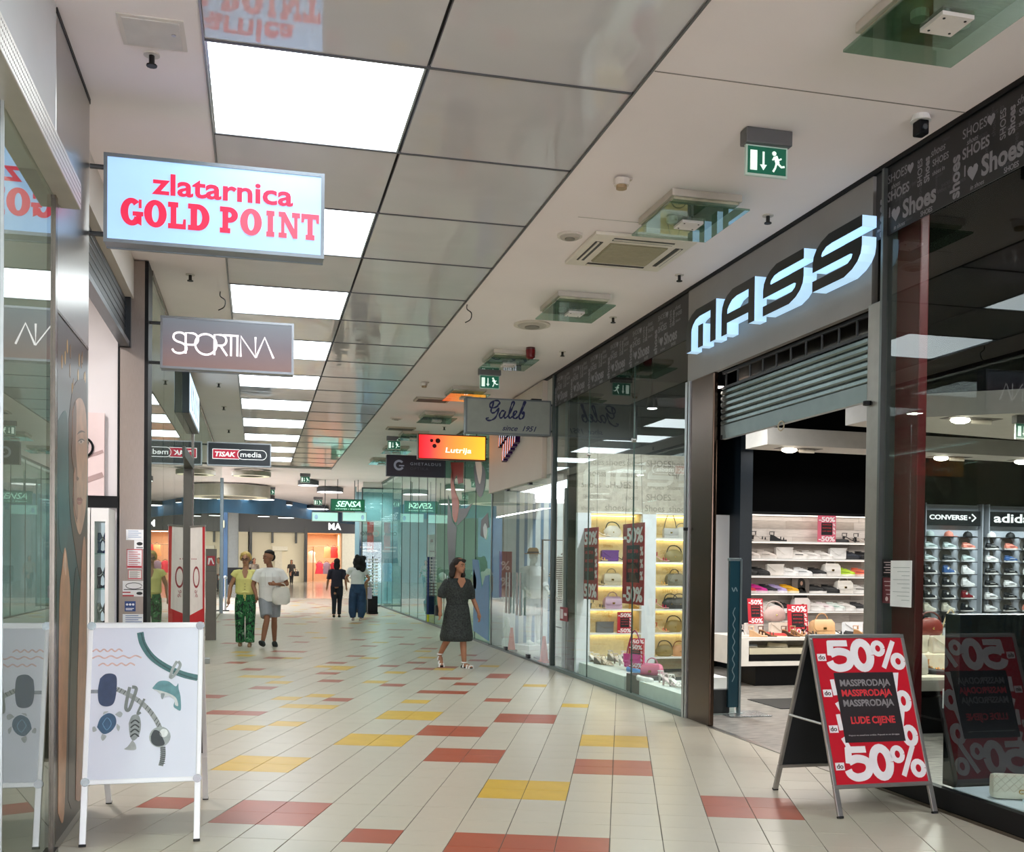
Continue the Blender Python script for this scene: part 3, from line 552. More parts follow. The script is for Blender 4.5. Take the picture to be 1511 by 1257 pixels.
def both(t, mb, mat, name='lettering', sub=None):
    """the same print on the front and, turned round, on the back"""
    me = mb.mesh(name, mat); link(name, me, t); o = link(name, me, t); o.rotation_euler = (0, 0, math.pi)
# --- GOLD POINT
t, w, h, fy = sign('jewellery_sign', 'pale blue lightbox sign with two lines of red lettering', -.94, .41, 3.54, 4.09, 6.95, M('7d858c', .35, .7), M((.36, .58, .88), .4, 0, .06, 2, emit=.50), -1, (.12, .88))
RED = M('cf1f45', .4, 0, .03, 5, emit=.55); U, V = (1, 0, 0), (0, 0, 1)
mb = MB(); text(mb, 'zlatarnica', (-.39, fy, .318), U, V, .865, .135, .004, .022, 0); both(t, mb, RED)
def slab(mb, ch, u, v, w_, h_, O):
    s = w_*.30; q = h_*.19; P = lambda pts: poly(mb, [(u+x*w_, v+y*h_) for x, y in pts], O, U, V, .004); a = s/w_; b = q/h_; f = .06
    if ch == 'I': P([(.22,0),(.78,0),(.78,b),(.5+a/1.6,b),(.5+a/1.6,1-b),(.78,1-b),(.78,1),(.22,1),(.22,1-b),(.5-a/1.6,1-b),(.5-a/1.6,b),(.22,b)])
    elif ch == 'L': P([(0,0),(.95,0),(.95,.38),(.82,.38),(.78,b),(.14+a,b),(.14+a,1-b),(.14+a+.1,1-b),(.14+a+.1,1),(0,1),(0,1-b),(.14,1-b),(.14,b),(0,b)])
    elif ch == 'T': P([(.25,0),(.75,0),(.75,b),(.5+a/2,b),(.5+a/2,1-b),(.82,1-b),(.86,.66),(1,.66),(1,1),(0,1),(0,.66),(.14,.66),(.18,1-b),(.5-a/2,1-b),(.5-a/2,b),(.25,b)])
    elif ch == 'N':
        P([(0,0),(.38,0),(.38,b),(.27,b),(.27,.62),(.68,0),(.88,0),(.88,1-b),(1,1-b),(1,1),(.62,1),(.62,1-b),(.73,1-b),(.73,.36),(.30,1),(0,1),(0,1-b),(.12,1-b),(.12,b),(0,b)])
    else:
        def ringp(x0, x1, y0, y1, tx, ty, a0=0, a1=360, n=28):
            c = ((x0+x1)/2, (y0+y1)/2); o = disc(c[0], c[1], (x1-x0)/2, (y1-y0)/2, n, a0, a1); i = disc(c[0], c[1], (x1-x0)/2-tx, (y1-y0)/2-ty, n, a0, a1)
            if a1-a0 == 360: o.append(o[0]); i.append(i[0])
            for k in range(len(o)-1): P([o[k], o[k+1], i[k+1], i[k]][::-1])
        if ch == 'O': ringp(0, 1, -.02, 1.02, a*1.15, b*1.0)
        if ch == 'G': ringp(0, 1, -.02, 1.02, a*1.15, b*1.05, 48, 330); P([(.55,.52),(.55,.36),(.70,.36),(.70,.1),(.95,.0),(.95,.36),(1.03,.36),(1.03,.52)]); P([(.82,.98),(.82,.66),(.95,.66),(.95,.98)])
        if ch == 'D': P([(0,0),(.45,0),(.45,b),(.12+a,b),(.12+a,1-b),(.45,1-b),(.45,1),(0,1),(0,1-b),(.12,1-b),(.12,b),(0,b)]); ringp(-.12, 1, 0, 1, a*1.15, b, -90, 90)
        if ch == 'P': P([(0,0),(.55,0),(.55,b),(.14+a,b),(.14+a,1-b),(.45,1-b),(.45,1),(0,1),(0,1-b),(.14,1-b),(.14,b),(0,b)]); ringp(-.05, .95, .4, 1, a*1.1, b, -90, 90); P([(.14+a,.4),(.46,.4),(.46,.4+b),(.14+a,.4+b)])
mb = MB(); mb2 = MB(); u = -.575
for ch, wd, bright in (('G', .145, 0), ('O', .15, 0), ('L', .125, 0), ('D', .145, 0), (' ', .055, 0), ('P', .13, 0), ('O', .15, 1), ('I', .10, 1), ('N', .15, 1), ('T', .125, 1)):
    if ch != ' ': slab(mb2 if bright else mb, ch, u, .115, wd*.90, .165, (0, fy, 0))
    u += wd*.928+.004
both(t, mb, RED); both(t, mb2, M('d64a60', .4, 0, .03, 5, emit=.6))
MB().box(-w+.03, -w+.13, fy-.003, fy, .004, .02).obj('maker_plate', M('b7a7a8', .4), t)
# --- SPORTINA
t, w, h, fy = sign('fashion_sign', 'brownish grey lightbox sign with one word in thin white letters', -.92, .34, 3.42, 3.925, 10.6, M('8c9094', .35, .7), RAMP('sportina_face', [(0, '7b625d'), (.5, '6d646a'), (1, '6e747c')], 'Z', .4, .42), -1, (.12, .88))
mb = MB(); O = (-.52, fy, .15); ht = .20; T = .019
x = 0
def st(p, closed=False): stroke(mb, [(x+a*ht, b*ht) for a, b in p], T, O, U, V, .003)
st(bez([(.62,.86),(.5,.97),(.3,1),(.1,.92),(.06,.72),(.2,.58),(.45,.5),(.62,.38),(.66,.2),(.52,.05),(.3,0),(.1,.06),(0,.2)], 4)); x += .62*ht
st([(.0,0),(.0,1),(.3,1)]); st(disc(.3, .72, .28, .28, 14, 90, -90)); st([(.0,.44),(.3,.44)]); x += .44*ht
st(disc(.5, .5, .5, .5, 28)+[(1, .5)]); x += .9*ht
st([(.0,0),(.0,1),(.3,1)]); st(disc(.3, .74, .26, .26, 14, 90, -90)); st([(.0,.48),(.3,.48)]); st([(.28,.48),(.6,0)]); x += .42*ht
st([(.0,1),(.72,1)]); st([(.36,1),(.36,0)]); x += .66*ht
st([(.0,0),(.0,1)]); x += .16*ht
st([(.0,0),(.0,1),(.7,0),(.7,1)]); x += .72*ht
st([(0,.0),(.42,1),(.85,0)])
both(t, mb, M('efe9ea', .4, 0, .02, 5, emit=.75))
# --- TISAK media
Y = 21.6; A = AY(306, 652, Y); B = AY(400, 690, Y)
t, w, h, fy = sign('newsagent_sign', 'dark lightbox sign with a red and white pill-shaped logo', A.x, B.x, B.z, A.z, Y, M('9a9fa2', .35, .7), M('10222c', .35), -1)
mb = MB(); mb.box(-w*.83, -.01, fy-.003, fy, h*.30, h*.70); both(t, mb, M('b8203c', .4, 0, .03, 4, emit=.45), 'red_field')
mb = MB(); WT = M('eef0f0', .4, 0, .02, 5, emit=.6)
for p in ([(-w*.83, h*.30), (-.0, h*.30)], [(-w*.83, h*.70), (0, h*.70)], [(-w*.83, h*.30), (-w*.83, h*.70)]): stroke(mb, p, .012, (0, fy-.001, 0), U, V, .004)
stroke(mb, disc(.06, h*.5, h*.2, h*.2, 14, 90, 270)+disc(w*.70, h*.5, h*.2, h*.2, 14, -90, 90)+[(.06, h*.70)], .012, (0, fy-.002, 0), U, V, .004)
text(mb, 'TISAK', (-w*.76, fy-.002, h*.39), U, V, w*.64, h*.21, .004, .03, .2); text(mb, 'media', (.02, fy-.002, h*.40), U, V, w*.66, h*.22, .004, .012); both(t, mb, WT)
# --- Galeb
t, w, h, fy = sign('clothing_sign', 'grey lightbox sign with dark blue script lettering and a year', 2.98, 4.29, 3.50, 4.03, 15.12, M('6f7577', .35, .7), M('939890', .45), 1, (.15, .9))
mb = MB(); O = (-.33, fy, .175); k_ = .40
def sc(p, t0=.028, t1=.014, n=6):
    q = bez(p, n); nn = len(q); stroke(mb, [(x*k_, y*k_) for x, y in q], [t1+(t0-t1)*abs(math.sin(i*math.pi*len(p)/nn/1.6)) for i in range(nn)], O, U, V, .003)
sc([(.38,.62),(.47,.72),(.40,.80),(.24,.78),(.10,.66),(.12,.54),(.26,.53),(.42,.62)]); sc([(.24,.79),(.20,.60),(.14,.44),(.17,.34),(.28,.36),(.40,.48),(.44,.54)]); sc([(.44,.54),(.40,.36),(.30,.16),(.14,.06),(.0,.06),(-.03,.12),(.06,.15)])
sc([(.66,.42),(.56,.43),(.47,.30),(.48,.18),(.56,.18),(.66,.32),(.70,.42)]); sc([(.70,.42),(.64,.24),(.68,.17),(.78,.24)]); sc([(.78,.24),(.92,.48),(1.02,.72),(1.0,.80),(.93,.72),(.86,.46),(.82,.26),(.87,.17),(.96,.24)])
sc([(.96,.24),(1.06,.32),(1.12,.42),(1.05,.44),(.99,.32),(1.0,.20),(1.08,.17),(1.18,.24)]); sc([(1.18,.24),(1.32,.46),(1.44,.74),(1.46,.82),(1.40,.78),(1.30,.50),(1.22,.24),(1.26,.16),(1.36,.20),(1.42,.36),(1.38,.42),(1.34,.36),(1.44,.36)])
text(mb, 'since  1951', (-.10, fy, .055), U, V, .53, .08, .003, .012, .4); both(t, mb, M('1c2350', .4, .2))
MB().rbox(.36, .52, -.03, .05, h, h+.03, .004).obj('clip', DARK, t)
# --- Lutrija
Y = 19.7; A = AY(616, 640, Y); B = AY(716, 681, Y)
t, w, h, fy = sign('lottery_sign', 'glowing red to orange lightbox sign with three dark dots', A.x, B.x, B.z, A.z, Y, M('70402c', .35, .5), RAMP('lutrija_face', [(0, 'f01420'), (.15, 'f8343a'), (.45, 'ff7a3c'), (1, 'ffae30')], 'X', .4, 1.1), 1)
mb = MB()
for x, z, r in ((-.40, .74, .034), (-.28, .74, .05), (-.345, .53, .042)): poly(mb, disc(x*w/.66, z*h, r), (0, fy, 0), U, V, .003)
both(t, mb, M('4a0c10', .5), 'dots'); mb = MB(); text(mb, 'Lutrija', (-w*.2, fy, h*.22), U, V, w*.76, h*.27, .003, .012, .1); both(t, mb, M('fff4ea', .4, 0, .02, 5, emit=1.0))
# --- Ghetaldus
Y = 24.3; A = AY(570, 671, Y); B = AY(656, 705, Y)
t, w, h, fy = sign('optician_sign', 'dark navy sign with a grey round emblem', A.x, B.x, B.z, A.z, Y, M('2b2f3c', .4, .5), M('11142a', .4), 1)
mb = MB(); stroke(mb, disc(-w*.58, h*.52, .10, .10, 22, 40, 330), .05, (0, fy, 0), U, V, .003); stroke(mb, [(-w*.58, h*.50), (-w*.58+.12, h*.50)], .03, (0, fy, 0), U, V, .003); text(mb, 'GHETALDUS', (-w*.2, fy, h*.54), U, V, w*1.05, h*.13, .003, 0, 0, 1.3); both(t, mb, M('8b8ea0', .5, 0, .05, 4, emit=.15))
mb = MB(); text(mb, 'OPTIKA', (-w*.2, fy, h*.32), U, V, w*.62, h*.12, .003, 0, 0, 1.3); both(t, mb, M('3a3d50', .5))
# --- SENSA and the two screens under it
Y = 36.3; A = AY(488, 736, Y); B = AY(538, 755, Y)
t, w, h, fy = sign('pharmacy_sign', 'glowing green sign with slanted lettering hanging at the far end', A.x, B.x, B.z, A.z, Y, M('0d4a38', .4), M('0b5a3c', .4, 0, .05, 3, emit=.5), 1, ())
mb = MB(); text(mb, 'SENSA', (-w*.7, fy, h*.36), U, V, w*1.45, h*.48, .004, .02, .35); text(mb, 'zdravlje i ljepota', (-w*.75, fy, h*.12), U, V, w*1.5, h*.13, .004, 0, .2); both(t, mb, M('bff7dc', .4, 0, .02, 4, emit=1.0))
for x in (-w*.6, w*.6): MB().tube([(x, 0, h), (x, 0, CEIL-A.z+h)], .012, 6).obj('hanger', DARK, t)
for k, (x0, x1) in enumerate(((461, 498), (506, 540))):
    A = AY(x0, 756, 36.6); B = AY(x1, 769, 36.6)
    t = thing('hanging_screen', 'pale mint advertising screen under the glowing green sign, ' + ('overlapping the dark fascia' if k == 0 else 'beside the glass corner'), 'screen', ((A.x+B.x)/2, 36.6, B.z), 0, 'hanging screens'); w = (B.x-A.x)/2; h = A.z-B.z
    MB().rbox(-w-.02, w+.02, -.03, .05, -.02, h+.02, .006).obj('casing', M('8f9a98', .4), t); MB().box(-w, w, -.035, -.03, 0, h).obj('display', M('a9d8cc', .4, 0, .08, 2, emit=.6), t)
    MB().tube([(0, .02, h), (0, .02, CEIL-B.z)], .014, 6).obj('hanger', DARK, t); mb = MB(); poly(mb, disc(-w*.7 if k == 0 else w*.7, h*.45, w*.14, h*.3), (0, -.035, 0), U, V, .002); mb.obj('picture', M('8fb3c8', .4, 0, .2, 6, emit=.4), t)
# --- wall light box on the left glazing
t = thing('wall_screen', 'bright white and blue light box fixed high on the left glazing', 'screen', (XL+.02, 16.35, 3.62), 0)
MB().rbox(-.02, .08, -1.25, 1.25, 0, .60, .01).obj('casing', M('18262c', .4), t); MB().box(.08, .084, -1.2, 1.2, .04, .56).obj('display', M('b9d2e6', .4, 0, .1, 1.5, emit=.9), t)
mb = MB()
for k in range(5): stroke(mb, [(-.95+.42*k, .12), (-.8+.42*k, .48), (-.65+.42*k, .12)], .05, (.084, 0, 0), (0, 1, 0), (0, 0, 1), .002)
mb.obj('letters', M('28404f', .5), t)
# --- MASS letters
t = thing('illuminated_letters', 'large black-faced block letters with glowing white sides on the fascia', 'sign', (4.31, 8.155, 3.70))
C1 = [(0,0),(0,.52),(.02,.68),(.08,.82),(.18,.92),(.34,1),(1,1)]
GM = [C1+[(1,0),(.83,0),(.83,.79),(.46,.79),(.32,.75),(.23,.66),(.18,.56),(.17,.48),(.17,0)], [(.42,0),(.58,0),(.58,.56),(.42,.56)]]
GA = [[(0,0),(0,.52),(.02,.68),(.08,.82),(.18,.92),(.34,1),(1,1),(1,.79),(.46,.79),(.32,.75),(.23,.66),(.18,.58),(.17,.47),(.83,.47),(.83,.26),(.17,.26),(.17,0)], [(.83,0),(1,0),(1,.79),(.83,.79)]]
GS = [[(1,1),(.34,1),(.18,.92),(.08,.82),(.02,.70),(0,.56),(0,.39),(.78,.39),(.83,.36),(.81,.29),(.74,.23),(.62,.21),(0,.21),(0,0),(.66,0),(.82,.08),(.92,.18),(.98,.30),(1,.44),(1,.61),(.20,.61),(.18,.64),(.20,.70),(.28,.77),(.40,.79),(1,.79)]]
GLOW = M((.46, .70, .92), .5, 0, .02, 3, emit=.58)
for ch, y0, y1, polys in (('m', 9.71, 9.03, GM), ('a', 8.90, 8.25, GA), ('s', 8.09, 7.42, GS), ('s', 7.28, 6.61, GS)):
    wd = y0-y1; hh = .385; b = MB(); fmb = MB()
    for p in polys:
        q = [(u*wd, v*hh) for u, v in p]; poly(b, q, (-.02, y0-8.155, 0), (0, -1, 0), (0, 0, 1), .115); cx = sum(u for u, v in q)/len(q)
        poly(fmb, q, (-.135, y0-8.155, 0), (0, -1, 0), (0, 0, 1), .004)
    l = b.obj('letter', GLOW, t); fmb.obj('letter_face', M('0d1216', .3), l)
    for yy in (y0-.12, y1+.12): MB().tube([(-.02, yy-8.155, .2), (-.001, yy-8.155, .2)], .02, 8).obj('stand_off', ALU, l)
# raised shutter of the shoe shop
t = thing('roller_shutter', 'grey slatted roller shutter half lowered over the shoe shop entrance', 'shutter', (4.40, 8.01, 2.80)); SL = M('6f7b7a', .22, .9, .08, 12)
z = .13
MB().box(-.025, .025, -1.31, 1.31, 0, .13).obj('bottom_rail', M('7d8887', .35, .8), t)
for k in range(6):
    hh = .056
    a = [(-.012, 0), (.012, 0), (.014, hh*.5), (.012, hh), (-.012, hh), (-.026, hh*.72), (-.026, hh*.28)]; MB().prism([(x, z+y) for x, y in a], -1.31, 1.31, 'XZ').obj('slat', SL, t); z += hh+.003
MB().box(-.02, .02, -1.31, 1.31, z, z+.025).obj('rail', DARK, t); zt = z
for k in range(11): MB().tube([(-.0, -1.25+.25*k, zt+.02), (-.0, -1.25+.25*k, zt+.16)], .010, 6).obj('bracket', DARK, t)
MB().box(-.015, .015, -1.31, 1.31, zt+.15, zt+.175).obj('rail', DARK, t)
for yy in (-1.30, 1.28): MB().box(-.03, .01, yy-.01, yy+.03, .0, .04).obj('stop', BLACK, t)
MB().tube([(-.03, .1+.05*math.cos(a), -.02+.04*math.sin(a)) for a in [i*.4 for i in range(17)]], .006, 6).obj('pull_ring', M('b5a98f', .4), t)
struct(MB().box(4.55, 4.62, 6.7, 9.33, 3.2, 4.2).obj('wall_right', M('6f6a63', .25, .9, .5, 3)), 'crumpled foil lining above the shutter')
# =================================================================== GOODS
def arch(x, w, h, z0=0, n=8, lean=0):
    return [(x+lean*math.sin(math.pi*k/n), w*math.cos(math.pi*k/n), z0+h*math.sin(math.pi*k/n)**.7) for k in range(n+1)]
def sole_outline(L, w, n=20):
    pts = []
    for k in range(n):
        a = 2*math.pi*k/n; x = math.cos(a); y = math.sin(a); ww = w*(1.0+.12*x) if x > 0 else w*.86
        pts.append((x*L/2, y*ww*(1-.18*math.exp(-((x+.15)/.25)**2))))
    return pts
SHM = {}
def shoe_meshes(kind):
    if kind in SHM: return SHM[kind]
    d = {}
    if kind in ('sneaker', 'hightop', 'flat'):
        th = {'sneaker': .032, 'hightop': .028, 'flat': .016}[kind]
        d['sole'] = MB().prism(sole_outline(.285, .048), 0, th, 'XY')
        H = {'sneaker': [(-.138, .018, .05), (-.130, .034, .075), (-.10, .038, .085), (-.05, .038, .078), (-.0, .040, .078), (.04, .043, .062), (.08, .043, .045), (.115, .036, .034), (.134, .018, .02)],
             'hightop': [(-.137, .02, .10), (-.130, .034, .125), (-.09, .037, .13), (-.04, .036, .122), (-.01, .038, .095), (.04, .041, .062), (.08, .042, .043), (.115, .036, .036), (.134, .018, .02)],
             'flat': [(-.136, .018, .03), (-.125, .032, .05), (-.08, .036, .042), (-.02, .038, .036), (.04, .040, .036), (.08, .04, .036), (.11, .034, .032), (.134, .014, .018)]}[kind]
        b = MB(); b.ring_loft([arch(x, w, h, th-.002) for x, w, h in H]); d['upper'] = b
        if kind != 'flat':
            l = MB()
            for k in range(4):
                x = .005+.018*k; h = .074-.012*k+(.028 if kind == 'hightop' and k == 0 else 0); l.cbox((x, 0, th+h), (.008, .034, .008))
            d['laces'] = l
            d['collar'] = MB().tube([(-.085+.045*math.cos(a), .031*math.sin(a), th+(.084 if kind == 'sneaker' else .126)) for a in [i*math.pi/6 for i in range(13)]], .007, 6)
        if kind == 'hightop':
            d['toe_cap'] = MB().ring_loft([arch(x, w, h, th-.001) for x, w, h in ((.085, .0435, .044), (.115, .038, .037), (.136, .019, .021))])
            d['patch'] = MB().add([(-.05+.022*math.cos(a*.4), s*.0395, th+.075+.022*math.sin(a*.4)) for s in (1,) for a in range(16)]+[(-.05+.022*math.cos(a*.4), -.0395, th+.075+.022*math.sin(a*.4)) for a in range(16)], [tuple(range(16)), tuple(range(16, 32))])
        else:
            if kind == 'sneaker': d['stripe'] = MB().tube(bez([(-.06, -.040, th+.03), (.0, -.0435, th+.03), (.05, -.045, th+.028)], 3), .006, 6).tube(bez([(-.06, .040, th+.03), (.0, .0435, th+.03), (.05, .045, th+.028)], 3), .006, 6)
    elif kind in ('heel', 'wedge'):
        prof = [(-.11, .085), (-.06, .075), (0, .035), (.05, .012), (.12, .010)]
        b = MB(); b.ring_loft([[(x, -.028-.008*(x > 0), z), (x, .028+.008*(x > 0), z), (x, .028+.008*(x > 0), z+.012), (x, -.028-.008*(x > 0), z+.012)] for x, z in prof]); d['insole'] = b
        if kind == 'heel': d['heel'] = MB().loftz([(0, -.10, 0, .010, .010), (.06, -.098, 0, .016, .016), (.086, -.095, 0, .024, .024)], 10)
        else: d['heel'] = MB().prism([(-.115, 0), (.12, 0), (.12, .012), (.05, .014), (0, .036), (-.06, .076), (-.112, .086)], -.027, .027, 'XZ')
        s = MB()
        for x, z, h, t in ((.075, .02, .03, .009), (.035, .026, .036, .008), (-.06, .09, .045, .006)): s.tube([(x, .036*math.cos(a), z+h*math.sin(a)) for a in [i*math.pi/8 for i in range(9)]], t, 6)
        s.tube([(-.085+.035*math.cos(a), .033*math.sin(a), .135) for a in [i*math.pi/6 for i in range(13)]], .005, 6).tube([(-.118, 0, .09), (-.12, 0, .135)], .005, 6); d['strap'] = s
    SHM[kind] = d; return d
_GM = {}
def gmesh(key, mb, mat, name, smooth=True):
    k = (key, mat.name)
    if k not in _GM: _GM[k] = mb.mesh(name, mat, smooth)
    return _GM[k]
def shoe(kind, loc, rz, label, group, cols, cat='shoe', s=1.0):
    """cols: upper, sole, detail"""
    nm = {'sneaker': 'sneaker', 'hightop': 'high_top_sneaker', 'flat': 'flat_shoe', 'heel': 'heeled_sandal', 'wedge': 'wedge_sandal'}[kind]
    t = thing(nm, label, cat, loc, rz, group); t.scale = (s, s, s)
    pick = {'sole': cols[1], 'upper': cols[0], 'laces': cols[2], 'collar': cols[0], 'stripe': cols[2], 'toe_cap': cols[1], 'patch': cols[1], 'insole': cols[1], 'heel': cols[2], 'strap': cols[0]}
    for p, mb in shoe_meshes(kind).items(): link(p, gmesh((kind, p), mb, M(pick[p], .5, 0, .06, 20), p), t)
    return t
BGM = {}
def bag_meshes(kind):
    if kind in BGM: return BGM[kind]
    d = {}
    if kind == 'clutch':
        d['body'] = MB().rbox(-.13, .13, -.035, .035, 0, .155, .015); d['flap'] = MB().prism([(-.13, .16), (-.13, .145), (0, .06), (.13, .145), (.13, .16)], -.045, -.035, 'XZ'); d['clasp'] = MB().cyl((0, 0), .008, -.052, -.044, 8).tf(Matrix.Translation((0, 0, .075)) @ Matrix.Rotation(math.pi/2, 4, 'X') @ Matrix.Translation((0, 0, 0)))
    if kind == 'satchel':
        d['body'] = MB().ring_loft([[(x, y, z) for x, y, z in [(-w, -t, z0), (w, -t, z0), (w+.008, 0, z0), (w, t, z0), (-w, t, z0), (-w-.008, 0, z0)]] for w, t, z0 in ((.12, .05, 0), (.13, .058, .02), (.128, .055, .10), (.118, .04, .15), (.10, .02, .17))])
        d['flap'] = MB().ring_loft([[(x, y, z) for x, y, z in [(-w, -t, z0), (w, -t, z0), (w, -t+.012, z0), (-w, -t+.012, z0)]] for w, t, z0 in ((.10, .066, .06), (.12, .066, .09), (.122, .056, .14), (.10, .03, .178))]); d['handle'] = MB().tube([(.07*math.cos(a), 0, .165+.075*math.sin(a)) for a in [i*math.pi/10 for i in range(11)]], .007, 6); d['clasp'] = MB().box(-.018, .018, -.072, -.064, .07, .095)
    if kind == 'shoulder':
        d['body'] = MB().rbox(-.11, .11, -.04, .04, 0, .14, .018); d['flap'] = MB().rbox(-.112, .112, -.048, -.036, .05, .145, .005); d['handle'] = MB().tube(bez([(-.10, 0, .13), (-.07, 0, .26), (-.02, 0, .37), (.02, 0, .37), (.07, 0, .26), (.10, 0, .13)], 4), .006, 6); d['clasp'] = MB().box(-.015, .015, -.054, -.047, .07, .09)
    if kind == 'hobo':
        d['body'] = MB().ring_loft([[(w*math.cos(a), .05*q*math.sin(a)*1.0, z) for a in [i*math.pi/6 for i in range(12)]] for w, q, z in ((.09, .7, 0), (.13, 1, .03), (.135, 1, .09), (.10, .7, .14), (.05, .35, .165))]); d['handle'] = MB().tube(bez([(-.11, 0, .10), (-.07, 0, .20), (.02, 0, .215), (.09, 0, .17), (.11, 0, .10)], 4), .008, 6); d['clasp'] = MB().ball((0, -.05, .07), .01)
    BGM[kind] = d; return d
def bag(kind, loc, rz, label, group, cols, s=1.0):
    nm = {'clutch': 'envelope_clutch', 'satchel': 'satchel_bag', 'shoulder': 'shoulder_bag', 'hobo': 'hobo_bag'}[kind]
    t = thing(nm, label, 'handbag', loc, rz, group); t.scale = (s, s, s); mm = {'body': M(cols[0], .45, 0, .08, 14), 'flap': M(cols[0], .40, 0, .03, 14), 'handle': M(cols[1], .45), 'clasp': M('c8a860', .25, 1)}
    for p, mb in bag_meshes(kind).items(): link(p, gmesh((kind, p), mb, mm[p], p, kind != 'clutch'), t)
    return t
CPM = {'dome': MB().loftz([(0, -.03, 0, .085, .08), (.04, -.03, 0, .082, .077), (.075, -.03, 0, .062, .058), (.095, -.03, 0, .03, .028)], 14), 'brim': MB().prism([(.02, -.075), (.09, -.068), (.135, -.04), (.145, 0), (.135, .04), (.09, .068), (.02, .075)], .0, .008, 'XY'), 'button': MB().ball((-.03, 0, .10), .010, 6, 4)}
def cap(loc, rz, label, group, col):
    t = thing('baseball_cap', label, 'cap', loc, rz, group)
    for p, mb in CPM.items(): link(p, gmesh(('cap', p), mb, M(col, .6, 0, .06, 20), p), t)
    return t
def sale_card(loc, rz, w, h, lab, group='sale cards in the shoe shop', tilt=0, cat='sale card', border='c02335'):
    """red card printed -50% twice with a dark field between"""
    t = thing('sale_card', lab, cat, loc, rz, group); t.rotation_euler = (tilt, 0, rz)
    MB().box(-w/2, w/2, 0, .008, 0, h).obj('board', M(border, .45), t); MB().box(-w*.30, w*.30, -.002, 0, h*.27, h*.73).obj('dark_field', M('1c171c', .5), t); mb = MB()
    for z in (h*.76, h*.03): text(mb, '-50%', (-w*.45, 0, z), (1,0,0), (0,0,1), w*.9, h*.19, .003, .03)
    mb.obj('lettering', M('f0e8ea', .5), t); mb = MB()
    for q, tx in enumerate(('MASSPRODAJA', 'MASSPRODAJA', 'LUDE CIJENE')): text(mb, tx, (-w*.24, -.002, h*(.62-.12*q)), (1,0,0), (0,0,1), w*.48, h*.06, .002, .01)
    mb.obj('small_lettering', M('c0303a', .5), t); mb = MB()
    for q in range(3): text(mb, '%', (w*.33, 0, h*(.30+.15*q)), (1,0,0), (0,0,1), w*.13, h*.11, .003, .02)
    mb.obj('percent_mark', M('f0e8ea', .5), t)
    return t

# ---- shoe wall seen through the entrance
SY = 14.93
wall = thing('shoe_wall', 'long whitewashed board wall with five white shoe shelves', 'shelving', (8.6, SY+.04, 0))
r4 = random.Random(11); PLK = [M(c, .6, 0, .12, 5, stretch=(1.5, 1, 14)) for c in ('c9c1bb', 'bdb4ad', 'd0c9c4', 'b2a8a0')]
z = .30; row = 0
while z < 2.36:
    x = -1.38-r4.uniform(0, .5)
    while x < 1.4:
        L = r4.uniform(.8, 1.5); a, b2 = max(x, -1.38), min(x+L, 1.4)
        if b2-a > .05: MB().box(a, b2-.003, -.008+r4.uniform(-.002, .002), .012, z, z+.1225).obj('plank', PLK[r4.randrange(4)], wall)
        x += L
    z += .125
SHZ = [AY(1082, y, SY).z for y in (798, 823.5, 848.5, 874, 900)]
for k, zz in enumerate(SHZ):
    MB().box(-1.38, 1.4, -.30, -.008, zz-.022, zz).obj('shelf', WHITE, wall)
    if k < 5: MB().box(-1.38, 1.4, -.29, -.27, zz-.030, zz-.022).obj('light_strip', M('fff4e8', .5, 0, 0, 3, emit=1.0), wall)
MB().box(-1.38, 1.4, -.32, -.008, .05, .30).obj('plinth', WHITE, wall)
MB().box(-1.38, 1.4, -.2, .0, 2.385, 2.43).obj('light_pelmet', BLACK, wall); MB().box(-1.38, 1.4, -.17, -.05, 2.378, 2.385).obj('light_strip', M('fff4e8', .5, 0, 0, 3, emit=2.2), wall)
SN = ['topmost', 'second', 'third', 'fourth', 'lowest']; pf = {}
def on_wall(px, shelf): return AY(px, 850, SY-.14).x, SY-.15, SHZ[shelf]+.001
cnt = [0]*5
def put(px, shelf, kind, col, word, rz=None):
    x, y, zz = on_wall(px, shelf); cnt[shelf] += 1; n = cnt[shelf]
    lab = '%s, %s from left on the %s shelf of the shoe wall' % (word, ORD[n-1] if n <= 16 else n, SN[shelf]); g = 'goods on the shoe wall'
    if kind in ('clutch', 'satchel', 'shoulder', 'hobo'): bag(kind, (x, y, zz), rz or 0, lab, g, col, 1.12)
    else: shoe(kind, (x, y, zz), rz if rz is not None else math.radians(r4.choice((-18, -25, -32))), lab, g, col, 'shoe', 1.1)
BK = ('17181b', 'e6e4e2', '2a2b2e'); BB = ('17181b', '202124', '3a3b3e'); WW = ('ebe7e4', 'f3f2f0', 'cfcac6'); WC = ('e7ddd6', 'efe9e4', 'bdb2aa')
for px, k, c, w_ in ((1098, 'heel', ('1a1a1c', 'd9cfc8', '17171a'), 'black strappy heel'), (1120, 'heel', ('1d1d20', 'c8beb6', '2a2626'), 'black and white heel'), (1147, 'wedge', ('141517', '1a1b1d', '141517'), 'black wedge sandal'), (1237, 'flat', BB, 'black flat shoe'), (1254, 'heel', BB, 'black heel'), (1271, 'heel', ('141517', 'd8d2cc', '141517'), 'black cut-out heel')): put(px, 0, k, c, w_, math.radians(-30))
for px, k, c, w_ in ((1084, 'sneaker', ('55504d', 'efe9e4', 'cfc8c2'), 'grey sneaker'), (1106, 'sneaker', WC, 'cream sneaker'), (1130, 'sneaker', WC, 'off-white sneaker'), (1155, 'clutch', ('e9e4e0', 'd8d2cc'), 'white envelope clutch'), (1178, 'sneaker', ('eee9e4', 'f1efec', '2a2a2c'), 'white sneaker with black trim'), (1196, 'sneaker', WW, 'white sneaker'), (1214, 'sneaker', WW, 'white laced sneaker'), (1234, 'clutch', ('ecebea', 'cfcfcf'), 'white flap clutch'), (1255, 'sneaker', ('1b2230', '23262c', '3a4252'), 'navy sneaker'), (1274, 'sneaker', BB, 'black sneaker')): put(px, 1, k, c, w_)
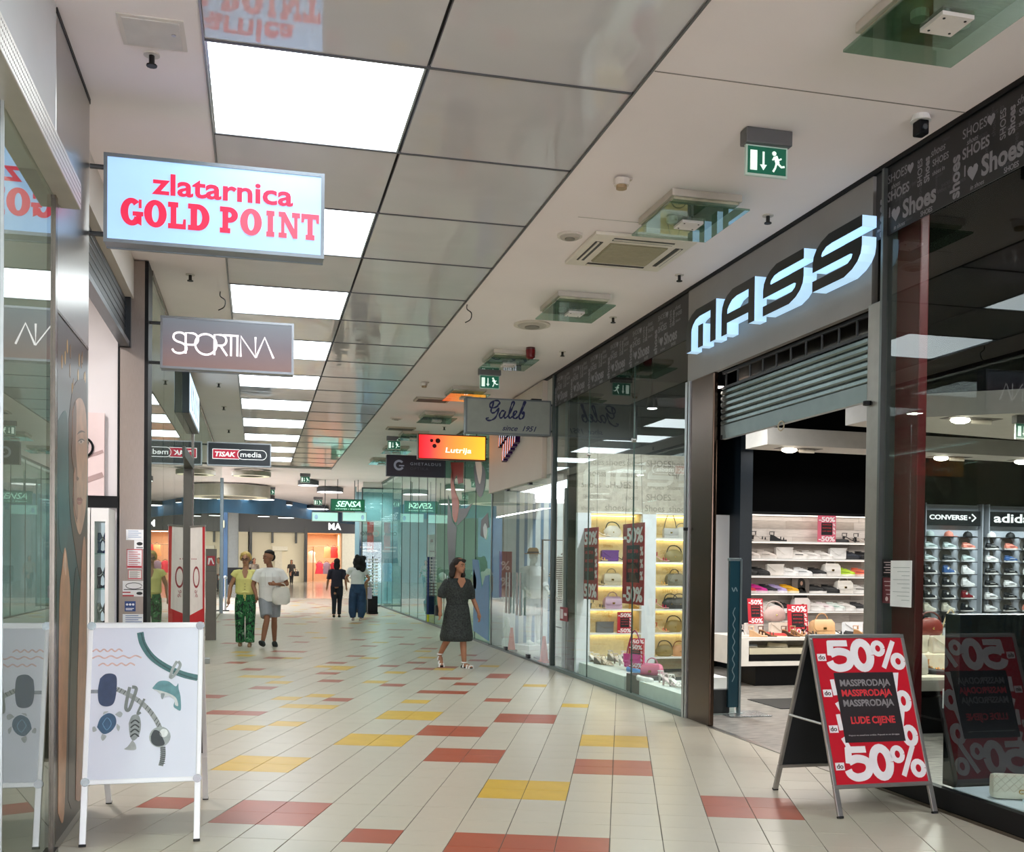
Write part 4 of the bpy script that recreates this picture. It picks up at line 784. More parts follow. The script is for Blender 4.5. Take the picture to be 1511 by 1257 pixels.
for px, k, c, w_ in ((1090, 'sneaker', BB, 'black sneaker'), (1104, 'sneaker', BB, 'black running shoe'), (1121, 'sneaker', BB, 'black low sneaker'), (1142, 'clutch', ('ece6e0', 'd8d2cc'), 'cream envelope clutch'), (1163, 'sneaker', ('f1efee', 'f5f4f3', 'd8d6d4'), 'white sneaker'), (1184, 'sneaker', ('eff1f3', 'f5f5f5', '8f949a'), 'white sneaker with grey trim'), (1205, 'sneaker', BK, 'black sneaker with white sole'), (1225, 'satchel', ('efece8', 'd6d0ca'), 'white satchel'), (1247, 'sneaker', ('c6ea3c', 'eef2dc', 'a5c92e'), 'neon yellow sneaker'), (1269, 'sneaker', ('f0795c', 'f3d9d2', 'c94a52'), 'coral sneaker')): put(px, 2, k, c, w_)
for px, k, c, w_ in ((1086, 'sneaker', WW, 'white sneaker'), (1101, 'sneaker', ('d42038', 'f0e4e4', '8f1224'), 'red sneaker'), (1118, 'sneaker', ('d8289a', 'f4e0ec', '9c1a70'), 'magenta sneaker'), (1133, 'sneaker', ('262530', 'e4e0e0', '3a3944'), 'black sneaker'), (1147, 'sneaker', ('b9a8d8', 'efeaf4', '8f7ab0'), 'lilac sneaker'), (1164, 'sneaker', ('e8ae14', 'f0e6c8', 'c08a0c'), 'yellow sneaker'), (1205, 'sneaker', BK, 'black sneaker'), (1225, 'sneaker', BB, 'black low sneaker'), (1244, 'satchel', ('efece6', 'dcd6ce'), 'white boxy satchel'), (1268, 'sneaker', ('f0eeec', 'f4f2f0', '1e1e20'), 'white sneaker with black stripe')): put(px, 3, k, c, w_)
for px, k, c, w_ in ((1100, 'sneaker', WW, 'white sneaker'), (1121, 'sneaker', WC, 'cream sneaker'), (1138, 'sneaker', WW, 'white low sneaker'), (1157, 'sneaker', BK, 'black skate shoe'), (1203, 'sneaker', WW, 'white sneaker beside a satchel'), (1217, 'sneaker', ('efe6e8', 'f4f0f0', 'd0a8b0'), 'white sneaker with pink trim'), (1233, 'sneaker', ('e6f0ec', 'f2f4f3', 'a8ccc0'), 'white sneaker with mint trim'), (1249, 'sneaker', WW, 'white tennis shoe'), (1268, 'sneaker', ('3a3a3e', 'f2f2f2', '202022'), 'charcoal sneaker with white sole')): put(px, 4, k, c, w_)
put(1181, 4, 'satchel', ('e6dcda', '8f8a88'), 'pale pink flap satchel')
# advert card with a dark-haired figure and bag on the fourth shelf
x, y, zz = on_wall(1180, 3); t = thing('advert_card', 'grey advert card showing a dark-haired figure on the shoe wall', 'advert card', (x, y-.02, SHZ[4]+.18))
MB().box(-.15, .15, -.006, .006, 0, .36).obj('card', M('6a625c', .5), t); mb = MB(); poly(mb, bez([(-.12, .0), (-.10, .12), (-.02, .18), (.08, .16), (.12, .0)], 4), (0, -.006, 0), U, V, .002); poly(mb, bez([(-.05, .14), (-.045, .3), (.02, .33), (.075, .27), (.07, .13), (.01, .17)], 4), (0, -.006, 0), U, V, .002); mb.obj('dark_shape', M('15120f', .5), t); mb = MB(); poly(mb, disc(.012, .25, .022, .034), (0, -.009, 0), U, V, .001); mb.obj('light_shape', M('b08a74', .5), t)
sale_card((on_wall(1216, 0)[0], SY-.2, SHZ[0]), 0, .32, .42, 'pink and red sale card on the topmost shelf of the shoe wall', border='d2637a')
# ---- side pieces next to the wall
struct(MB().box(7.0, 7.2, 14.2, 14.9, 0, 4.25).obj('wall_right', M('14202a', .5)), 'dark jamb beside the shoe wall'); struct(MB().box(6.6, 7.0, 14.55, 14.62, .35, 2.35).obj('wall_right', M('d8dade', .5, 0, .02, 3)), 'pale lit panel beside the bronze pillar')
# ---- white table in front of the wall
t = thing('display_table', 'white display table with open drawer shelf on a black base before the shoe wall', 'table', (7.5, 12.75, .005))
MB().box(-1.15, 1.4, -.38, .42, 0, .27).obj('base', BLACK, t); MB().box(-1.42, 1.6, -.48, .5, .27, .33).box(-1.42, 1.6, -.48, .5, .60, .64).box(-1.42, -1.30, -.48, .5, .33, .60).box(1.5, 1.6, -.48, .5, .33, .60).box(-1.30, 1.5, .0, .5, .33, .60).obj('body', M('e6e2da', .45), t)
MB().box(-1.28, 1.48, -.46, -.02, .42, .5).obj('drawer', M('cfc7ae', .5), t); MB().box(-1.28, 1.48, -.47, -.45, .335, .42).obj('recess', BLACK, t)
TZ = .645; r5 = random.Random(21)
def tab(px, yy, kind, cols, lab, rz=-.4, s=1.0, dz=0):
    x = AY(px, 900, yy).x
    (bag if kind in BKIND else shoe)(kind, (x, yy, TZ+dz), rz, lab, 'goods on the white display table', cols, **({'s': s}))
BKIND = ('clutch', 'satchel', 'shoulder', 'hobo')
TAN = ('b98a5e', 'd8b48a', '8f643c'); BR = ('5c3520', 'a87448', '3f2414'); WH = ('e8e0da', 'efe6dc', 'd8c8b8')
for a in ((1092, 12.45, 'heel', WH, 'white strappy sandal at the left end of the white table'), (1103, 12.75, 'heel', ('dcd4d0', 'e6dcd4', 'b9aca4'), 'silver sandal behind the white one on the table'), (1119, 12.4, 'wedge', ('d9b290', 'e4c4a4', 'c49a72'), 'tan wedge under the small sale card'), (1133, 12.45, 'wedge', BR, 'brown wedge sandal on the white table'), (1146, 12.42, 'flat', ('c8322c', 'e6c8b4', 'a02420'), 'red and white flat on the white table'), (1167, 12.42, 'wedge', BR, 'dark brown platform sandal before the second sale card'), (1180, 12.45, 'wedge', TAN, 'light tan sandal beside the second sale card'), (1196, 12.5, 'heel', ('1a1a1c', '26221f', '151416'), 'black heel leaning beside the A-board'), (1238, 12.5, 'heel', ('141416', '2b2624', '141416'), 'black tall heel near the grey post'), (1262, 12.6, 'flat', BK, 'black flat on a white box near the grey post'), (1273, 12.45, 'wedge', TAN, 'tan wedge beside the grey post')): tab(*a)
tab(1143, 12.85, 'hobo', ('c3aaa4', 'a89a92'), 'floral patterned bag on the white table', 0, 1.25, .18); tab(1150, 12.7, 'clutch', ('d9cbbd', 'c6b6a6'), 'beige box clutch on the white table', 0, 1.1); tab(1213, 12.55, 'satchel', ('cfa678', 'b58a5e'), 'tan fringed satchel on the white table', 0, 1.25); tab(1112, 12.9, 'clutch', ('e9e4de', 'cfcac4'), 'white box clutch behind the tan wedge', 0); tab(1258, 12.75, 'clutch', ('e4e6ea', 'c8cace'), 'white shoe box clutch near the grey post', 0, 1.1)
MB().rbox(7.02, 7.32, 12.72, 12.98, TZ, TZ+.18, .004).obj('display_riser', WHITE); tag(bpy.data.objects['display_riser'], 'small white riser block under the floral bag', 'riser')
sale_card((AY(1116, 900, 12.6).x, 12.6, TZ+.16), 0, .22, .34, 'red sale card at the left of the white table', tilt=-.12); sale_card((AY(1180, 900, 12.6).x, 12.62, TZ), 0, .30, .42, 'red sale card in the middle of the white table', tilt=-.12)
for px, c, l in ((1105, ('8c9496', 'c8c2b6', '5a5e60'), 'grey shoe in the drawer shelf of the white table'), (1150, ('d8ccb0', 'e4dcc8', '2a241f'), 'beige shoe in the drawer shelf of the white table')): shoe('flat', (AY(px, 950, 12.4).x, 12.45, .508), -.2, l, 'shoes in the drawer shelf', c)
struct(MB().box(5.6, 6.4, 10.3, 11.1, .005, .012).obj('floor', M('23221f', .8)), 'dark mat on the shop floor')
bx = MB().box(6.45, 6.85, 10.9, 11.3, .005, .35).obj('low_plinth', WHITE); tag(bx, 'low white display plinth behind the A-board', 'plinth')
# ---- table with yellow-lit goods, right of the A-board
t = thing('accessory_table', 'white and grey display table crowded with bags behind the A-board', 'table', (6.75, 8.9, .005)); MB().box(-.8, .9, -.35, .4, 0, .34).obj('base', BLACK, t); MB().rbox(-1, 1.1, -.5, .5, .42, .52, .004).obj('body', M('8f8a80', .5), t); MB().rbox(-1, 1.1, -.5, .5, .52, .55, .004).obj('table_top', M('ece4cf', .45), t); MB().box(-.95, .95, -.2, .45, .34, .42).obj('recess', BLACK, t)
for (px, yy, dz, a, lab) in ((1345, 8.65, .0, ('satchel', ('cfccc4', 'b5b2aa')), 'white and black patterned bag beside the A-board'), (1348, 8.95, .18, ('clutch', ('ede6d4', 'd6cdb8')), 'cream clutch on a riser right of the A-board'), (1392, 8.9, .18, ('clutch', ('efe9da', 'd9d2c2')), 'large cream clutch before the sneaker wall'), (1372, 9.0, .34, ('hobo', ('7a2b22', '5c1e18')), 'dark red bag on the accessory table'), (1402, 9.05, .18, ('shoulder', ('d8cfb8', 'c4b48e')), 'cream bag with tall handle before the high-top shelves')):
    p = AY(px, 950, yy); bag(a[0], (p.x, yy, .555+dz), 0, lab, 'goods on the accessory table', a[1], 1.1)
for k in range(3): o = MB().rbox(6.05+.62*k, 6.6+.62*k, 8.8, 9.2, .555, .73, .004).obj('riser_block', M('f0e8d2', .45)); tag(o, 'cream riser block, %s from the left on the accessory table' % ORD[k], 'riser', 'risers on the accessory table')
for px, yy, c, lab in ((1370, 8.72, ('d0943a', 'e2b468', 'a8701e'), 'golden sandal on the accessory table'), (1380, 8.66, ('c98a4e', 'dcb084', '9c6430'), 'tan sandal at the edge of the accessory table'), (1388, 8.6, ('1b1a1a', '2b2826', '151414'), 'black flat low on the accessory table')): shoe('wedge' if 'sandal' in lab else 'flat', (AY(px, 950, yy).x, yy, .556), -.5, lab, 'goods on the accessory table', c)
o = MB().rbox(6.15, 6.75, 7.9, 8.3, .28, .46, .004).box(6.3, 6.6, 8.0, 8.2, .005, .28).obj('cube_seat', M('d9dfe0', .45)); tag(o, 'white cube seat below the accessory table', 'seat')
# ---- brand walls with sneakers on single shelves
BY = 16.45
def brand(x0, x1, name, lab, word):
    t = thing(name, lab, 'shoe display', ((x0+x1)/2, BY+.05, 0)); w_ = (x1-x0)/2
    MB().box(-w_, w_, 0, .04, .3, 2.74).obj('back_board', M('ccd3dc', .5, 0, .02, 4), t); MB().box(-w_-.02, -w_, -.12, .04, .3, 2.76).box(w_, w_+.02, -.12, .04, .3, 2.76).obj('side_board', M('aab0b8', .5), t)
    MB().rbox(-w_+.02, w_-.02, -.1, -.02, 2.36, 2.63, .004).obj('header', M('15191b', .4), t); mb = MB()
    return t, w_
cA, wA = brand(11.75, 12.92, 'sneaker_display', 'pale sneaker display wall whose dark header ends in an arrow', 'c')
mb = MB(); text(mb, 'CONVERSE', (-wA*.88, -.1, 2.46), U, V, wA*1.35, .09, .004, .03); poly(mb, disc(wA*.56, 2.505, .018), (0, -.1, 0), U, V, .004); stroke(mb, [(wA*.64, 2.57), (wA*.78, 2.505), (wA*.64, 2.44)], .028, (0, -.1, 0), U, V, .004); mb.obj('lettering', WT, cA)
cB, wB = brand(13.08, 14.5, 'sneaker_display', 'pale sneaker display wall with lower-case lettering on its dark header', 'a')
mb = MB(); text(mb, 'adidas', (-wB*.86, -.1, 2.43), U, V, wB*1.3, .165, .004, .02); mb.obj('lettering', WT, cB)
CHX = {'K': ('15171a', 'eceae6', 'd8d6d2'), 'W': ('e8e8e6', 'f2f2f0', 'b9bdc0'), 'B': ('3a5f96', 'eceae6', 'e0e0e0'), 'R': ('7c1620', 'eceae6', 'e4e0dc'), 'C': ('e2dcc8', 'efebe0', 'b8b09c'), 'N': ('2c3236', 'e6e8ea', '8a9298'), 'P': ('e8907c', 'f0e6e2', 'c4605a'), 'G': ('b8c8c6', 'eef0f0', '8fa3a2')}
NMC = {'K': 'black', 'W': 'white', 'B': 'blue', 'R': 'dark red', 'C': 'cream', 'N': 'charcoal', 'P': 'coral', 'G': 'pale grey'}
rowsA = ['capG capP capK', 'G G P', 'G N G', 'K B W', 'K K W', 'K K R', 'C C K', 'K K W', 'K W W']; rowsB = ['capW capK capW', 'K P K', 'W B K', 'K K W', 'K W K', 'W K W', 'W K P', 'W K W']
for t, w_, rows, xs, nm in ((cA, wA, rowsA, (1375, 1403, 1431), 'CONVERSE'), (cB, wB, rowsB, (1466, 1494, 1522), 'adidas')):
    for r_, rw in enumerate(rows):
        zz = AY(1400, 791.5+18.4*r_, BY).z
        for q, s_ in enumerate(rw.split()):
            X = AY(xs[q], 850, BY-.1).x; pl0 = (X-(t.location.x))
            MB().box(pl0-.16, pl0+.16, -.15, 0, zz-.014, zz).obj('shelf', M('4a4a4c', .4, .3), t)
            MB().cyl((0, 0), .13, 0, .006, 20).tf(Matrix.Translation((pl0-.02, -.004, zz-.12)) @ Matrix.Rotation(math.pi/2, 4, 'X')).obj('disc', M('8d8a84', .6), t)
            lab = 'in %s row, %s column of the %s sneaker wall' % (ORD[r_], ORD[q], 'arrow-header' if nm == 'CONVERSE' else 'lower-case-header'); g = 'goods on the sneaker walls'
            if s_.startswith('cap'): cap((X, BY-.06, zz), 0, '%s cap ' % NMC[s_[3]] + lab, g, CHX[s_[3]][0])
            else: shoe('hightop' if (nm == 'CONVERSE' and 3 <= r_) else 'sneaker', (X, BY-.055, zz), .0, '%s sneaker ' % NMC[s_] + lab, g, CHX[s_])
# narrow dark rack at the left of the brand walls
t = thing('shoe_rack', 'narrow dark shoe rack left of the sneaker walls', 'rack', (AY(1338, 850, 16.0).x, 16.2, 0)); RW = AY(1357, 850, 16.0).x-AY(1338, 850, 16.0).x; MB().box(.0, RW, .0, .05, .3, 2.6).box(RW, RW+.03, -.2, .05, .3, 2.6).obj('frame', M('3a352e', .5), t)
for k, y0 in enumerate((793, 811, 828, 848, 868, 888)):
    zz = AY(1345, y0, 16.05).z; MB().box(.0, RW, -.28, 0, zz-.02, zz).obj('shelf', M('1b1a19', .5), t)
    if k < 4: shoe('sneaker', (AY(1347, 850, 16.05).x, 16.07, zz), .0, '%s sneaker on the narrow dark rack, %s from the top' % ('white' if k < 3 else 'grey', ORD[k]), 'sneakers on the dark rack', WC if k < 3 else ('9a9692', 'd8d4d0', '6a6662'))
# ---- ceiling rafts with spot fittings
RAFT = M('b7b2aa', .6)
def spot(x, y, z, n, raft, pw=0):
    t = thing('recessed_spot', 'twin recessed spotlight, %s on the %s ceiling raft' % (ORD[n], raft), 'spotlight', (x, y, z), 0, 'recessed spots in the ceiling rafts')
    MB().box(-.28, .28, -.09, .09, -.004, 0).obj('tray', M('4c4640', .6), t); MB().ball((-.12, 0, -.02), (.1, .07, .035), 12, 6).obj('lamp', M('fff3e0', .5, 0, 0, 3, emit=9), t); MB().tube([(.04, .05, -.02), (.2, -.03, -.03)], .022, 8).obj('arm', M('e8e0d4', .4), t)
    if pw: area('spot_beam', (x, y, z-.08), (.3, .3), pw, (1, .94, .86))
def raft(lab, pts, z, th_, nm):
    o = MB().prism(pts, z, z+th_, 'XY').obj('ceiling_raft', RAFT); tag(o, lab, 'ceiling raft', 'hanging ceiling rafts'); return o
raft('long narrow white ceiling raft over the shoe shop entrance', [(5.78, 11.6), (5.78, 11.05), (12.5, 11.4), (12.5, 11.95)], 3.0, .2, 'a')
raft('large V-shaped white ceiling raft deep in the shoe shop', [(5.75, 9.35), (5.75, 8.9), (9.5, 6.0), (10, 6.4), (7.3, 8.75), (11, 9.7), (11, 10.3)], 3.0, .22, 'b')
for n, (x, y, pw) in enumerate(((6.35, 11.35, 32), (8.6, 11.55, 32), (9.85, 11.6, 32))): spot(x, y, 3.0, n, 'narrow', pw)
for n, (x, y, pw) in enumerate(((6.6, 8.55, 36), (7.6, 7.7, 36), (8.9, 9.55, 36))): spot(x, y, 3.0, n, 'V-shaped', pw)
t = exit_sign(6.95, 8.25, 'small green exit sign hanging inside the shoe shop', .72, 3.0)
t = thing('dome_lamp', 'small dark dome camera under the V-shaped ceiling raft', 'security camera', (7.15, 7.9, 2.99)); MB().cyl((0, 0), .07, -.03, 0, 16).obj('base', BLACK, t); MB().ball((0, 0, -.03), (.06, .06, .06), 12, 7).obj('dome', M('2a2320', .2), t)
area('brand_lamp', (13, 15.4, 3.2), (2.6, .3), 120, (.92, .96, 1), (math.radians(-25), 0, 0)); area('wall_lamp', (8.6, 13.9, 3.4), (3, .3), 30, (1, .95, .9), (math.radians(-20), 0, 0))
# ---- security gate
t = thing('security_gate', 'slim teal anti-theft gate standing inside the shop entrance', 'security gate', (4.93, 10.0, .005)); g = .0
MB().rbox(-.17, .30, -.2, .2, 0, .012, .004).obj('base_plate', M('b9bfc2', .25, .8), t); MB().box(-.115, .0, -.02, .02, .08, 1.62).obj('panel', M('1d4250', .25, 0, .08, 3), t); MB().rbox(-.125, .01, -.025, .025, 1.62, 1.65, .004).box(.0, .022, -.03, .03, .01, 1.64).obj('frame', M('8fa0a6', .3, .7), t)
mb = MB(); stroke(mb, bez([(-.09, 1.34), (-.07, 1.30), (-.05, 1.34), (-.03, 1.30)]), .01, (0, -.02, 0), U, V, .002); stroke(mb, bez([(-.05, .35+.06*k) if k % 2 else (-.075, .35+.06*k) for k in range(14)], 3), .008, (0, -.02, 0), U, V, .002); mb.obj('pattern', M('7f98a0', .5), t)

# ---- window display of the shoe shop
DY = 13.9
disp = thing('display_wall', 'white partition with two warm-lit shelf niches in the shop window', 'shelving', (5.3, DY, 0)); WALLP = M('dccda2', .7, 0, .08, 26)
MB().box(-.93, -.73, 0, .08, .05, 2.3).box(.04, .25, 0, .08, .05, 2.3).box(.96, 1.15, 0, .08, .05, 2.3).obj('panel', M('dfe3e8', .5), disp)
MB().box(-.93, 1.15, .02, .08, 2.3, 3.15).obj('word_paper', M('b9b1a4', .6, 0, .12, 18), disp); MB().box(-.93, 1.15, .02, .08, 3.15, 4.2).obj('dark_header', M('2b2d2e', .6), disp)
mb = MB(); r6 = random.Random(2)
for k in range(30): text(mb, r6.choice(('shoes', 'SHOES', 'Shoes')), (-.88+.32*(k % 6)+r6.uniform(0, .05), .02, 2.34+.16*(k//6)), U, V, None, r6.choice((.04, .06, .09)), .0015, .0)
mq = MB()
for k, g_ in enumerate((GM, GA, GS, GS)):
    for p in g_: poly(mq, [(-.85+.48*k+u*.40, 2.70+v*.26) for u, v in p], (0, .018, 0), U, V, .003)
mq.obj('outline_letter', M('c9c4b8', .6), disp)
mb.obj('printed_word', M('8f887c', .6), disp)
MB().box(-.73, .04, .30, .34, .05, 2.3).box(.25, .96, .30, .34, .05, 2.3).obj('niche_back', WALLP, disp); mb = MB()
for k in range(40): text(mb, r6.choice(('shoes', 'SHOES', 'Shoes')), ((-.7 if k % 2 else .28)+r6.uniform(0, .4), .30, .7+r6.uniform(0, 1.5)), U, V, None, r6.choice((.03, .045, .06)), .001)
mb.obj('printed_word', M('c4a560', .7), disp)
for a in (-.742, .04, .238, .96): MB().box(a, a+.012, .08, .30, .05, 2.3).obj('niche_side', WALLP, disp)
MB().box(-.73, .04, 0, .34, 2.3, 2.32).box(.25, .96, 0, .34, 2.3, 2.32).obj('niche_top', WHITE, disp)
DZ = [1.965, 1.62, 1.275, .94, .60]
for k, z in enumerate(DZ):
    for a, b2 in ((-.73, .04), (.25, .96)):
        MB().box(a, b2, 0, .30, z-.02, z).obj('shelf', WHITE, disp); MB().box(a+.02, b2-.02, .25, .28, z-.026, z-.02).obj('light_strip', M('ffe2a8', .5, 0, 0, 3, emit=7), disp)
for a, b2 in ((-.73, .04), (.25, .96)):
    MB().box(a, b2, 0, .30, .23, .25).obj('shelf', WHITE, disp); MB().box(a+.02, b2-.02, .25, .28, 2.27, 2.276).obj('light_strip', M('ffe2a8', .5, 0, 0, 3, emit=7), disp)
def dsp(px, k, kind, cols, lab, rz=-.3, s=1.0):
    x = AY(px, 850, DY+.14).x; z = (DZ+[.25])[k]+.001
    (bag if kind in BKIND else shoe)(kind, (x, DY+.14, z), rz, lab, 'goods in the warm-lit niches', cols, **({'s': s}))
GOLDC = ('c89a4a', 'd8b878', 'a87a2a'); OLV = ('8a7c50', '3a3426')
for a in ((888, 0, 'heel', ('d9c8b0', 'e6d8c4', 'b8a890'), 'cream sandal on the top shelf of the left niche'), (903, 0, 'hobo', ('c9c3b4', '1b1a1a'), 'black and cream woven bag on the top shelf of the left niche', 0), (942, 0, 'hobo', GOLDC[:2], 'small gold bag behind the hanging banner', 0), (884, 1, 'heel', GOLDC, 'gold sandal beside the purple bag'), (899, 1, 'clutch', ('5b2a7a', '45205e'), 'purple box clutch in the left niche', 0), (915, 1, 'heel', BB, 'black heel beside the purple bag'), (884, 2, 'heel', ('2a241c', 'd8c49a', '1c1812'), 'dark strappy heel on the third shelf of the left niche'), (902, 2, 'satchel', ('b4ac94', '8f886f'), 'grey beige satchel in the left niche', 0), (882, 3, 'heel', ('1a1816', 'cfb88a', '141210'), 'black heel on the fourth shelf of the left niche'), (904, 3, 'satchel', ('b89ab0', 'a0849a'), 'mauve satchel in the left niche', 0), (940, 3, 'wedge', GOLDC, 'gold wedge under the hanging banner'), (893, 4, 'clutch', ('5c5a5e', '4a484c'), 'dark grey box bag low in the left niche', 0), (936, 4, 'heel', GOLDC, 'gold sandal low in the left niche'),
          (988, 0, 'shoulder', ('b6b4b0', '5a5652'), 'silver grey shoulder bag with tall strap above the right niche', 0), (1006, 0, 'hobo', ('c4c2bc', '8f8c86'), 'white and grey bag beside the silver one', 0), (975, 1, 'heel', ('b01c48', 'd8a0a0', '7c1230'), 'crimson sandal in the right niche'), (994, 1, 'hobo', OLV, 'olive hobo bag in the right niche', 0, 1.1), (973, 2, 'heel', GOLDC, 'gold sandal in the right niche'), (995, 2, 'satchel', ('6f6a58', '4a4638'), 'grey green ruffled bag in the right niche', 0), (975, 3, 'heel', ('b8204c', 'd8a0a0', '801430'), 'pink red sandal beside the black bag'), (990, 3, 'hobo', ('2e2a28', '1b1918'), 'black hobo bag in the right niche', 0), (1003, 3, 'hobo', ('35322e', '1b1918'), 'charcoal hobo bag by the window edge', 0), (976, 4, 'heel', ('d06a48', 'e0b088', 'a84a30'), 'coral sandal in the right niche'), (995, 4, 'hobo', ('8a7238', '2a2418'), 'olive bag with black handle in the right niche', 0, 1.1), (982, 5, 'hobo', ('7f6a30', '241f14'), 'mustard bag on the bottom shelf of the right niche', 0, 1.05), (1004, 5, 'hobo', ('c08a58', '8a5a30'), 'tan bag on the bottom shelf of the right niche', 0)): dsp(*a)
sale_card((AY(922, 900, DY+.03).x, DY+.03, DZ[4]), 0, .22, .30, 'small sale card on the bottom shelf of the left niche'); 
# hanging banners near the glass
for n, (y0, y1, w_) in enumerate(((14.04, 13.28, 'left'), (12.32, 11.57, 'right'))):
    t = sale_card((4.47, (y0+y1)/2, 1.09), math.radians(-90), .74, .99, 'dark red hanging sale banner in the window, ' + ('nearer the clothing shop' if n == 0 else 'nearer the bronze pillar'), 'hanging sale banners', 0, 'banner', 'a41d24')
    for s_ in (-.3, .3): MB().tube([(s_*1.0, .004, .99), (0 if n else s_, .004, 3.9)], .002, 4).obj('cord', RUBBER, t)
# platforms
for y0, y1, h_, lab in ((12.02, 13.86, .20, 'long white window platform at the far end'), (9.99+.12, 11.5, .20, 'long white window platform by the bronze pillar')):
    o = MB().rbox(4.40, 4.95, y0, y1, .02, h_, .004).obj('display_platform', M('cfdad6', .45)); tag(o, lab, 'platform', 'window platforms')
o = MB().rbox(4.43, 5.2, 11.5, 12.02, .02, .24, .004).obj('display_block', M('35393a', .5)); tag(o, 'dark block between the two white window platforms', 'platform')
o = MB().rbox(4.46, 4.85, 10.02, 10.10, .02, .27, .004).obj('display_block', M('2c3031', .5)); tag(o, 'dark low block at the foot of the bronze pillar', 'platform')
struct(MB().box(4.36, 5.0, 9.99, 13.9, .0, .02).obj('floor', M('8f9a98', .5)), 'grey floor of the window display')
def pl(px, py, z, kind, cols, lab, rz=-1.2, s=1.0):
    p = FL(px, py, z); p.x = min(max(p.x, 4.46), 5.15); (bag if kind in BKIND else shoe)(kind, (p.x, p.y, z+.001), rz, lab, 'goods on the window platforms', cols, **({'s': s}))
SIL = ('c9c2bc', 'd8d0c8', '9a928a'); BG = ('c8b49c', 'd8c8b4', 'a08a70'); PK = ('e05a9c', 'c03a80')
for a in ((847, 972, .2, 'flat', ('2e3234', '3a3e40', '1c1e20'), 'dark flat shoe at the far end of the window platform'), (858, 971, .2, 'heel', SIL, 'silver sandal under the pink bag'), (868, 974, .2, 'wedge', BG, 'beige wedge, first before the pink bag'), (877, 977, .2, 'heel', ('e0dcd8', 'efe9e4', 'b8b2ac'), 'white sandal with beads on the far platform'), (886, 980, .2, 'wedge', ('d8d4cf', 'c4b09a', '4a4038'), 'white sandal with dark footbed on the far platform'), (895, 982, .2, 'heel', BG, 'beige heel near the dark block'), (906, 975, .24, 'wedge', ('bdb6b0', 'd0c4b8', '8a7c70'), 'taupe sandal on the dark block'), (914, 980, .24, 'heel', ('b9a8a0', 'd8c8bc', '8a7468'), 'rose beige heel on the dark block'), (922, 983, .24, 'heel', ('e6e0dc', 'efe8e0', 'c0b8b0'), 'white heel on the dark block'), (926, 976, .24, 'heel', ('dcc8cc', 'ecdfe0', 'b89ca4'), 'pale pink heel on the dark block'), (936, 992, .2, 'flat', ('3a78b4', '6fa0cc', '24507c'), 'bright blue flat shoe on the near platform'), (944, 990, .2, 'heel', ('1d2c44', '26364e', '141e30'), 'navy heel on the near platform'), (952, 1005, .2, 'flat', ('dfe0dc', 'efeeea', 'c4c4c0'), 'white pointed flat before the pink backpack'), (988, 1012, .2, 'heel', ('d8c0c4', 'e6d4d6', 'b89aa0'), 'pink strappy sandal near the bronze pillar'), (998, 1014, .2, 'heel', ('e8e4e2', 'efeae6', 'c4bcb8'), 'white strappy sandal at the near end of the platform'), (982, 1008, .2, 'heel', ('cfc8c8', 'dcd4d2', 'a09898'), 'silver strappy sandal at the near end of the platform')): pl(*a)
pl(862, 966, .2, 'shoulder', PK, 'hot pink shoulder bag on the far platform', -1.0, 1.15); pl(936, 985, .24, 'shoulder', ('d0408e', '9a2a68'), 'magenta shoulder bag with long strap by the dark block', -1.0, 1.25); pl(962, 1000, .2, 'satchel', ('e07a9c', 'c8688a'), 'pink mini backpack on the near platform', -.8, 1.0)
o = MB().rbox(4.62, 4.98, 10.35, 10.75, .2, .36, .004).obj('display_cube', WHITE); tag(o, 'small white cube carrying a bag charm near the bronze pillar', 'riser')
t = thing('bag_charm', 'white looped bag charm standing on the white cube', 'ornament', (4.78, 10.55, .361)); MB().tube([(0, .05*math.cos(a), .16+.05*math.sin(a)) for a in [i*.42 for i in range(16)]], .012, 6).obj('loop', M('e4e6e4', .4), t); MB().loftz([(0, 0, 0, .06, .05), (.03, 0, 0, .045, .04), (.11, 0, 0, .02, .02)], 10).obj('foot', M('d8dcda', .4), t)
sale_card((4.75, 12.55, .24), math.radians(-60), .24, .32, 'sale card leaning among the window sandals'); sale_card((4.9, 12.9, .3), math.radians(-20), .2, .3, 'sale card at the back of the far window platform')
area('window_lamp', (4.95, 10.6, 3.53), (.14, .14), 45, (.96, .98, 1)); area('window_lamp', (4.95, 12.6, 3.58), (.14, .14), 45, (.96, .98, 1)); area('window_lamp', (4.95, 5.2, 4.15), (.2, .2), 45, (.95, .98, 1)); 
for n, (y, z) in enumerate(((10.6, 3.55), (12.6, 3.6))):
    t = thing('track_spot', 'dark track spotlight hanging behind the shop glass, ' + ('near the letters' if n == 0 else 'near the clothing shop'), 'spotlight', (4.95, y, z), 0, 'track spots'); MB().loftz([(0, 0, 0, .07, .07), (.03, 0, 0, .075, .075), (.16, 0, 0, .05, .05), (.18, 0, 0, .02, .02)], 14).obj('housing', BLACK, t); MB().cyl((0, 0), .06, -.004, .004).obj('lens', M('ffffff', .5, 0, 0, 3, emit=8), t); MB().tube([(0, 0, .18), (0, 0, 4.25-z)], .012, 6).obj('stem', BLACK, t)
